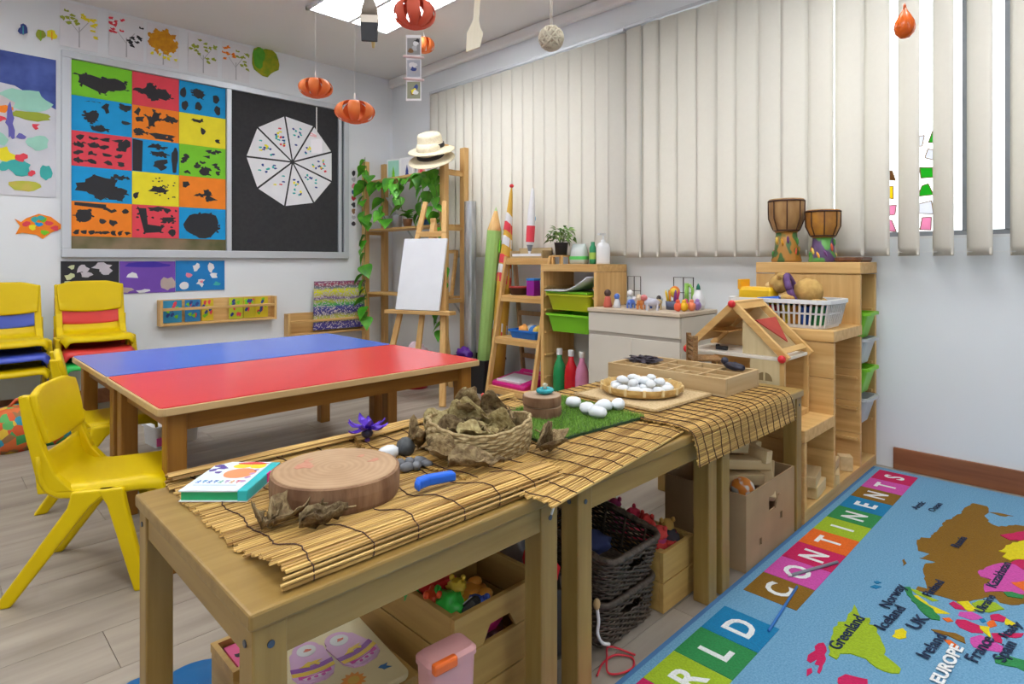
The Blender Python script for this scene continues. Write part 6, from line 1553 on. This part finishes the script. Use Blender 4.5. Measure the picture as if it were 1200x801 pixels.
bl = [('arched wooden block lying on top of the heap in the cardboard box', (2.03, .862, .278), (.12, .08, RB + 1.2), 'arch'), ('long wooden block slanting across the top of the cardboard box', (1.93, .862, .262), (.05, .10, RB), (.17, .055, .032)),
      ('wooden block lying low behind the ball in the cardboard box', (1.88, .87, .222), (0, .06, RB), (.18, .06, .034)), ('wooden block leaning on the front rim of the cardboard box', (1.965, .808, .205), (.1, -.75, .55), (.12, .05, .03)), ('wooden block upright at the right of the cardboard box', (2.055, .835, .19), (.1, -1.25, .3), (.11, .04, .03)),
      ('short wooden block at the top left of the heap in the cardboard box', (1.90, .892, .318), (.1, .1, RB + .1), (.10, .055, .034)), ('wooden block tipped on end at the top of the heap in the cardboard box', (1.99, .915, .318), (.3, .75, .2), (.10, .05, .04)), ('wooden block at the left edge of the cardboard box', (1.80, .92, .225), (0, .1, .4), (.11, .05, .035)),
      ('wooden block in the middle of the cardboard box', (1.92, .93, .16), (.0, .1, .5), (.20, .07, .05)), ('wooden block at the bottom of the cardboard box', (1.90, .88, .06), (0, .05, .2), (.22, .08, .06))]
for lab, loc, rot, d in bl:
    t = thing('wooden_block', lab, 'block', loc, 0, 'wooden blocks in the cardboard box'); t.rotation_euler = rot
    if d == 'arch':
        A = [(.13 * math.cos(a), .13 * math.sin(a) - .09) for a in [R(40 + 10 * k) for k in range(11)]]; B = [(.09 * math.cos(a), .09 * math.sin(a) - .09) for a in [R(140 - 10 * k) for k in range(11)]]
        G().prism(A + B, -.02, .02, FLAT).done('block_body', m_blk, t, bevel=.002)
    else: G().cbox((0, 0, 0), d).done('block_body', m_blk, t, bevel=.003)
t = thing('rattle_ball', 'orange and white patterned ball on the blocks in the cardboard box', 'ball', (1.822, .818, .215))
G().blob((0, 0, 0), (.036, .036, .036), 3).done('ball_body', mat('ball_print', (.80, .25, .03), .5, (.75, .70, .66), 34, detail=1, lo=.46, hi=.54), t, smooth=True)
G().blob((.02, -.02, -.02), (.022, .02, .018), 2).done('green_patch', col((.35, .62, .12)), t, smooth=True)
# loose blocks in the low openings of the stepped unit
for k, (x, y, z, d, r_) in enumerate(((2.40, .805, .051, (.14, .06, .045), .1), (2.38, .81, .097, (.15, .06, .04), .2), (2.36, .96, .051, (.14, .05, .045), 0), (2.60, .805, .051, (.13, .06, .04), .3), (2.60, .93, .051, (.15, .05, .05), -.2), (2.76, .80, .051, (.05, .05, .06), .5), (2.60, .815, .092, (.14, .06, .035), .15), (2.72, 1.0, .051, (.12, .06, .06), .1))):
    t = thing('wooden_block', ('wooden block at the front of the lowest opening of the stepped unit', 'wooden block on top in the lowest opening of the stepped unit', 'wooden block at the back of the lowest opening', 'wooden block at the front of the middle opening of the stepped unit', 'wooden block behind others in the middle opening', 'small wooden cube in the middle opening beside the clear bins', 'wooden block lying on top in the middle opening', 'wooden block at the back right of the middle opening')[k], 'block', (x, y, z), r_, 'wooden blocks in the stepped unit')
    G().box(-d[0] / 2, d[0] / 2, -d[1] / 2, d[1] / 2, 0, d[2]).done('block_body', m_blk, t, bevel=.003)

# ---------------------------------------------------------------- printed rug
RT = .009
rug = thing('world_map_rug', 'light blue world map rug with coloured letter squares along its edge', 'rug')
m_rug = mat('rug_blue', (.105, .27, .43), .95, (.16, .35, .52), 220, bump=.25, detail=2)
G().box(.25, 3.03, -1.05, .752, .0, RT).done('pile', m_rug, rug)
G().box(.25, 3.03, .752, .765, .0, RT - .002).done('bound_edge', col((.06, .17, .36), .95), rug)
G().box(3.03, 3.045, -1.05, .765, .0, RT - .002).done('bound_edge', col((.22, .30, .40), .95), rug)
def rc(c): return mat('rug_%d_%d_%d' % tuple(int(x * 100) for x in c), c, .95, tuple(x * .82 for x in c), 220, bump=.25, detail=2)
TC = {'lime': (.32, .46, .01), 'green': (.02, .23, .06), 'blue': (.0, .19, .40), 'brown': (.22, .105, .0), 'pink': (.58, .07, .36), 'crimson': (.55, .005, .09), 'orange': (.76, .13, .005), 'yellow': (.72, .60, .0)}
m_ltr = rc((.78, .80, .80))
tiles = [('W', 'pink', .870, .130), ('O', 'crimson', 1.0, .130), ('R', 'lime', 1.130, .130), ('L', 'green', 1.260, .130), ('D', 'blue', 1.390, .130)]
cs = ['brown', 'pink', 'crimson', 'orange', 'lime', 'green', 'blue', 'brown', 'pink', 'crimson']
for k, (ch, c) in enumerate(zip('CONTINENTS', cs)): tiles.append((ch, c, 1.630 + .1366 * k, .1366))
for ch, c, x, w in tiles:
    tl = G().box(x + .001, x + w - .001, .588, .730, RT, RT + .0012).done('letter_tile', rc(TC[c]), rug)
    text(ch, .098, 'letter', m_ltr, tl, (x + w / 2, .626, RT + .0016), align='CENTER', off=.0022)
LAND = [
 ('brown', [(2.83, 0.38), (2.755, 0.396), (2.676, 0.396), (2.56, 0.423), (2.471, 0.426), (2.371, 0.433), (2.356, 0.455), (2.309, 0.457), (2.241, 0.44), (2.243, 0.41), (2.187, 0.426), (2.195, 0.385), (2.164, 0.405), (2.097, 0.399), (2.027, 0.379), (1.999, 0.371), (1.996, 0.392), (1.964, 0.391), (1.98, 0.336), (1.981, 0.296), (2.03, 0.264), (2.083, 0.238), (2.055, 0.219), (2.062, 0.195), (2.153, 0.13), (2.2, -.25), (2.35, -.45), (2.6, -.55), (2.75, -.4), (2.72, -.1), (2.76, .126), (2.71, 0.223), (2.702, 0.246), (2.642, 0.284), (2.658, 0.31), (2.725, 0.333), (2.762, 0.326), (2.83, 0.338), (2.832, 0.361)]),
 ('brown', [(2.769, 0.327), (2.785, 0.303), (2.787, 0.259), (2.757, 0.293)]), ('brown', [(2.135, 0.46), (2.15, 0.457), (2.123, 0.446), (2.097, 0.45)]),
 ('crimson', [(2.559, 0.272), (2.62, 0.238), (2.675, 0.21), (2.578, 0.202), (2.536, 0.244)]), ('yellow', [(2.416, 0.26), (2.519, 0.236), (2.572, 0.202), (2.55, 0.169), (2.413, 0.189), (2.365, 0.227), (2.378, 0.247), (2.418, 0.241)]),
 ('crimson', [(2.345, 0.225), (2.418, 0.196), (2.466, 0.149), (2.361, 0.157), (2.323, 0.194)]), ('pink', [(2.209, 0.286), (2.277, 0.266), (2.326, 0.244), (2.343, 0.214), (2.317, 0.191), (2.32, 0.164), (2.257, 0.17), (2.151, 0.178), (2.13, 0.204), (2.126, 0.223), (2.089, 0.254), (2.12, 0.261), (2.185, 0.252), (2.184, 0.276)]),
 ('orange', [(2.204, 0.211), (2.241, 0.185), (2.245, 0.159), (2.184, 0.155), (2.17, 0.179)]), ('green', [(2.125, 0.219), (2.142, 0.202), (2.141, 0.177), (2.12, 0.178), (2.105, 0.208)]),
 ('green', [(1.962, 0.418), (1.974, 0.406), (1.935, 0.392), (1.902, 0.354), (1.863, 0.318), (1.844, 0.315), (1.835, 0.332), (1.859, 0.359), (1.898, 0.388)]), ('yellow', [(1.927, 0.4), (1.94, 0.382), (1.908, 0.349), (1.898, 0.302), (1.877, 0.327), (1.885, 0.361), (1.901, 0.385)]),
 ('lime', [(1.965, 0.405), (1.97, 0.388), (1.957, 0.365), (1.95, 0.336), (1.934, 0.347), (1.944, 0.383)]), ('crimson', [(1.953, 0.314), (1.974, 0.307), (1.961, 0.286), (1.946, 0.277), (1.935, 0.298)]), ('yellow', [(1.976, 0.301), (2.003, 0.279), (1.964, 0.255), (1.943, 0.271)]),
 ('lime', [(1.996, 0.271), (2.036, 0.251), (2.045, 0.227), (2.023, 0.206), (1.978, 0.231), (1.96, 0.254)]), ('pink', [(1.927, 0.287), (1.949, 0.265), (1.934, 0.238), (1.904, 0.259), (1.904, 0.287)]), ('crimson', [(1.881, 0.286), (1.894, 0.27), (1.889, 0.239), (1.857, 0.229), (1.839, 0.25), (1.844, 0.275), (1.863, 0.287)]),
 ('crimson', [(1.961, 0.229), (1.986, 0.214), (1.979, 0.198), (1.949, 0.201), (1.94, 0.224)]), ('yellow', [(1.975, 0.198), (1.963, 0.179), (1.945, 0.175), (1.94, 0.197)]), ('yellow', [(1.887, 0.241), (1.898, 0.222), (1.844, 0.213), (1.859, 0.226)]), ('orange', [(1.916, 0.23), (1.945, 0.219), (1.919, 0.21), (1.894, 0.222)]),
 ('pink', [(1.811, 0.249), (1.844, 0.233), (1.836, 0.209), (1.825, 0.188), (1.795, 0.188), (1.787, 0.204), (1.773, 0.224), (1.774, 0.238)]), ('crimson', [(1.87, 0.216), (1.888, 0.198), (1.927, 0.159), (1.903, 0.162), (1.867, 0.198), (1.837, 0.192), (1.836, 0.209)]),
 ('green', [(1.762, 0.198), (1.781, 0.187), (1.792, 0.161), (1.797, 0.127), (1.746, 0.124), (1.753, 0.157), (1.738, 0.193)]), ('brown', [(1.783, 0.323), (1.793, 0.309), (1.798, 0.292), (1.807, 0.278), (1.801, 0.259), (1.776, 0.253), (1.777, 0.268), (1.783, 0.289), (1.776, 0.309)]),
 ('orange', [(1.758, 0.294), (1.767, 0.281), (1.752, 0.261), (1.736, 0.261), (1.74, 0.277)]), ('yellow', [(1.684, 0.384), (1.716, 0.385), (1.74, 0.374), (1.73, 0.363), (1.702, 0.358), (1.683, 0.368)]), ('orange', [(1.859, 0.313), (1.875, 0.301), (1.864, 0.29), (1.85, 0.3)]), ('blue', [(1.922, 0.246), (1.934, 0.238), (1.922, 0.232), (1.908, 0.238)]),
 ('lime', [(1.768, 0.49), (1.733, 0.471), (1.713, 0.46), (1.729, 0.443), (1.697, 0.438), (1.702, 0.425), (1.659, 0.403), (1.618, 0.383), (1.59, 0.379), (1.562, 0.339), (1.543, 0.338), (1.531, 0.35), (1.528, 0.379), (1.545, 0.404), (1.54, 0.435), (1.523, 0.452), (1.495, 0.451), (1.499, 0.469), (1.575, 0.487), (1.653, 0.496), (1.667, 0.482), (1.708, 0.488), (1.727, 0.485)]),
 ('crimson', [(1.529, 0.501), (1.54, 0.493), (1.527, 0.483), (1.47, 0.467), (1.417, 0.462), (1.42, 0.468), (1.446, 0.472), (1.443, 0.481), (1.465, 0.483), (1.441, 0.489), (1.444, 0.498), (1.481, 0.5)]), ('crimson', [(1.412, 0.487), (1.425, 0.481), (1.411, 0.475), (1.388, 0.479)]),
 ('crimson', [(1.43, 0.429), (1.456, 0.421), (1.464, 0.398), (1.472, 0.382), (1.426, 0.373), (1.2, .2), (1.05, .2), (1.0, .38), (1.2, .40), (1.387, 0.411)]), ('blue', [(1.896, 0.486), (1.917, 0.479), (1.919, 0.463), (1.897, 0.471)]), ('blue', [(1.934, 0.486), (1.945, 0.479), (1.942, 0.469), (1.927, 0.478)]),
 ('lime', [(1.70, .12), (1.95, .10), (2.0, -.1), (1.9, -.4), (1.75, -.5), (1.65, -.3), (1.62, -.05)]), ('crimson', [(2.02, .09), (2.12, .06), (2.15, -.1), (2.05, -.12)]), ('orange', [(2.0, .06), (2.01, -.08), (1.98, -.05)])]
def ragged(pts, seed):
    q = random.Random(seed); out = []
    for (a, b), (c, d) in zip(pts, pts[1:] + pts[:1]):
        n = max(1, min(8, int(math.hypot(c - a, d - b) / .014))); out.append((a, b))
        for i in range(1, n): out.append((a + (c - a) * i / n + q.uniform(-.004, .004), b + (d - b) * i / n + q.uniform(-.004, .004)))
    return out
for k, (c, pts) in enumerate(LAND):
    pts = ragged(pts, k)
    h = RT + .0008 + .0003 * (k % 5) + (.0012 if 2 < k < 9 else 0)
    G().prism(pts, RT - .001, h, FLAT).done('map_patch', rc(TC[c]), rug)
m_tx_ = rc((.01, .025, .07))
zt = RT + .0038
for s, x0, y0, x1, y1, sz in (('Arctic', 2.605, .514, 2.70, .505, .030), ('Ocean', 2.622, .466, 2.73, .458, .030), ('Russia', 2.345, .352, 2.45, .345, .032), ('Greenland', 1.529, .456, 1.712, .450, .038), ('Norway', 1.805, .418, 1.962, .414, .036), ('Iceland', 1.690, .402, 1.836, .388, .036), ('UK', 1.750, .345, 1.83, .334, .040), ('Ireland', 1.638, .303, 1.768, .289, .036),
                              ('France', 1.702, .222, 1.838, .206, .036), ('Finland', 1.948, .354, 2.066, .343, .030), ('Ukraine', 1.955, .242, 2.075, .230, .028), ('Kazakhstan', 2.128, .236, 2.335, .222, .032), ('Spain', 1.748, .178, 1.855, .166, .034), ('Italy', 1.865, .186, 1.965, .165, .026), ('Canada', 1.1, .28, 1.3, .27, .05)):
    o = text(s, sz, 'country_name', m_tx_, rug, (x0, y0, zt), (0, 0, math.atan2(y1 - y0, x1 - x0)), ext=.0004, off=.0006)
    o.scale[0] = math.hypot(x1 - x0, y1 - y0) / max(.001, o.dimensions.x / o.scale[0])
o = text('EUROPE', .034, 'continent_name', m_ltr, rug, (1.560, .262, zt), (0, 0, R(-3)), ext=.0004, off=.0012); o.scale[0] = .185 / o.dimensions.x
# sticks lying on the rug
t = thing('grey_pen', 'slim grey stick lying across the letters on the rug', 'stick', (0, 0, RT + .0055))
G().tube([(1.795, .662, 0), (1.972, .592, 0)], .0045, 8).done('barrel', col((.20, .20, .25), .4), t, smooth=True)
G().tube([(1.785, .666, 0), (1.795, .662, 0)], .002, 8, .004).done('point', col((.7, .7, .72), .4), t, smooth=True)
t = thing('blue_stick', 'thin blue stick lying between two letter squares on the rug', 'stick', (0, 0, RT + .0042))
G().tube([(1.488, .602, 0), (1.745, .628, .0)], .0034, 8).done('barrel', col((.02, .16, .50), .4), t, smooth=True)

# ---------------------------------------------------------------- hanging from the ceiling
def thread(t, z0, n='thread', r=.0007): G().tube([(0, 0, z0), (0, 0, CZ - t.location.z - .001)], r, 5).done(n, m_string, t)
m_pk = mat('pumpkin_orange', (.88, .22, .05), .6, (.80, .17, .03), 6)
m_pkd = mat('pumpkin_red', (.78, .13, .07), .6, (.68, .10, .05), 6)
def pumpkin(lab, loc, r, rz, m, nb=8, squash=.56):
    t = thing('paper_pumpkin', lab, 'paper pumpkin', loc, rz, 'paper pumpkins hung from the ceiling')
    st0 = None
    for k in range(nb):
        if st0 is None:
            hw = r * .31; ls = []
            for i in range(13):
                a = R(-86 + 172 * i / 12); c = Vector((r * math.cos(a) ** .8 if math.cos(a) > 0 else 0, 0, r * squash * math.sin(a)))
                w = hw * (.35 + .65 * math.cos(a))
                ls.append([c + Vector((0, -w, 0)), c + Vector((r * .03, 0, 0)), c + Vector((0, w, 0))])
            st0 = G().pts([p for l in ls for p in l], [(i * 3 + j, i * 3 + j + 1, (i + 1) * 3 + j + 1, (i + 1) * 3 + j) for i in range(12) for j in range(2)]).done('paper_strip', m, t, smooth=True, solid=.0008)
        else: piece(st0, 'paper_strip', t, rot=(0, 0, 2 * PI * k / nb))
    G().lathe([(r * .35, -r * squash - .001), (r * .38, -r * squash + .004)], 14).done('base_disc', m, t)
    G().tube([(0, 0, r * squash - .002), (0, 0, r * squash + .03)], .004, 6).done('stem', col((.8, .78, .74), .7), t)
    thread(t, r * squash + .03); return t
p1 = pumpkin('orange paper pumpkin lantern, the left one hung before the felt board', (1.228, 2.444, 1.672), .070, .2, m_pk)
pumpkin('orange paper pumpkin lantern, right and lower of the pair before the board', (1.245, 2.146, 1.519), .076, .55, m_pk, 7)
pumpkin('large dark orange paper pumpkin hung in front of the ceiling light', (1.356, 1.895, 1.870), .078, .1, m_pkd, 8, .68)
pumpkin('small orange paper pumpkin farthest away, beside the photo strip', (2.523, 3.414, 2.435), .07, .4, m_pk, 7, .75)
t = thing('hanging_tag', 'white paper tag with a pink ribbon hung under the left pumpkin', 'tag', (1.232, 2.443, 1.39), R(-45))
G().box(-.024, .024, -.001, .001, 0, .062).done('card', m_paper, t)
G().tube([(0, 0, .062), (0, 0, .20)], .0022, 6).done('ribbon', m_string, t)
G().tube([(0, 0, .075), (-.025, 0, .088), (-.028, 0, .078), (0, 0, .072)], .003, 6).done('bow', col((.75, .45, .45), .7), t)
t = thing('paint_brush', 'wide flat paint brush with dark bristles hanging before the ceiling light', 'brush', (1.072, 1.754, 1.655), R(-38)); 
G().loft([rrect(.052, .012, .004, 0), rrect(.058, .014, .004, .06)]).done('bristles', col((.05, .05, .055), .8), t)
G().loft([rrect(.060, .016, .004, .06), rrect(.060, .016, .004, .085)]).done('ferrule', col((.55, .48, .40), .4, metal=.4), t)
G().loft([rrect(.058, .014, .005, .085), rrect(.05, .015, .005, .11), rrect(.022, .014, .005, .15), rrect(.018, .013, .005, .25), rrect(.022, .012, .005, .29)]).done('handle', mat('brush_handle', (.22, .17, .13), .5, (.28, .22, .17), 20), t, smooth=True)
thread(t, .29)
t = thing('wood_scrap', 'thin yellowish wooden pin hanging just behind the paint brush', 'pin', (1.10, 1.775, 1.645))
G().lathe([(.004, 0), (.007, .02), (.006, .05), (.003, .055)], 8).done('pin_body', col((.75, .55, .25), .6), t, smooth=True); thread(t, .055)
t = thing('wooden_spatula', 'pale wooden spatula hanging from the ceiling right of the lit panel', 'spatula', (1.45, 1.66, 1.685), R(-52)); t.rotation_euler = (0, R(4), R(-40))
G().prism([(-.028, 0), (.022, .022), (.030, .075), (.018, .095), (.011, .12), (.010, .30), (-.010, .30), (-.011, .12), (-.020, .095), (-.030, .07)], -.004, .004, FACE_NY).done('spatula_body', wood('spatula_wood', (.82, .72, .54), (.88, .80, .64), 'z'), t, bevel=.002)
G().tube([(0, 0, .30), (-.055, 0, CZ - 1.685 - .003)], .0008, 5).done('thread', m_string, t)
t = thing('yarn_ball', 'ball of cream yarn hanging on a double string before the blinds', 'yarn ball', (1.427, 1.261, 1.627))
G().blob((0, 0, 0), (.035, .035, .035), 3).done('core', col((.60, .47, .36), .9), t, smooth=True)
q = random.Random(9)
for k in range(34):
    ax = Vector((q.uniform(-1, 1), q.uniform(-1, 1), q.uniform(-1, 1))).normalized(); u = ax.orthogonal().normalized(); v = ax.cross(u); r_ = .0365 + .003 * q.random()
    G().tube([(u * math.cos(a) + v * math.sin(a)) * r_ + ax * .004 * math.sin(2 * a) for a in [2 * PI * i / 22 for i in range(23)]], .0019, 5).done('yarn_turn', col((.68, .60, .46), .9), t, smooth=True)
for s in (-1, 1): G().tube([(s * .004, 0, .035), (s * .010, 0, CZ - 1.627 - .001)], .0012, 5).done('string', col((.66, .60, .50), .9), t)
t = thing('orange_balloon', 'small orange water balloon hanging in front of the open blind slats', 'balloon', (1.987, .422, 1.585))
G().lathe([(.001, -.032), (.012, -.030), (.023, -.018), (.027, -.003), (.024, .014), (.015, .032), (.007, .046), (.004, .053)], 20, cap0=False).done('balloon_skin', mat('balloon_orange', (.90, .17, .015), .25, (.85, .13, .01), 5), t, smooth=True)
G().tube([(.008 * math.cos(a), 0, .056 + .008 * math.sin(a)) for a in [2 * PI * k / 10 for k in range(11)]], .0022, 6).done('knot', col((.85, .15, .02), .3), t, smooth=True); thread(t, .062)
t = thing('hanging_photos', 'vertical string of small photos with ribbon bows beside the large pumpkin', 'photo strip', (1.53, 2.145, 1.617), R(-45))
G().box(-.033, .033, -.0015, 0, 0, .285).done('backing_card', m_paper, t)
for k, z in enumerate((.045, .14, .235)):
    G().box(-.028, .028, -.0025, -.0015, z - .036, z + .036).done('photo', col(((.30, .32, .22), (.45, .48, .55), (.30, .30, .30))[k], .4), t)
    q = random.Random(k)
    for j, c in enumerate((('navy', 'brown', 'yellow', 'white'), ('white', 'grey', 'navy', 'white'), ('black', 'brown', 'white', 'grey'))[k]):
        marks([blobpoly(q.uniform(-.014, .014), z + q.uniform(-.022, .022), .011, .012, 9, j + k, .35)], 'photo_patch', pm(c), t, FACE_NY, .0025 + .0003 * j, .0028 + .0003 * j)
for z in (.092, .188): G().tube([(-.045, -.004, z + .004), (0, -.005, z), (.045, -.004, z - .003)], .005, 6).done('ribbon_bow', col((.78, .62, .62), .7), t, smooth=True)
thread(t, .285)
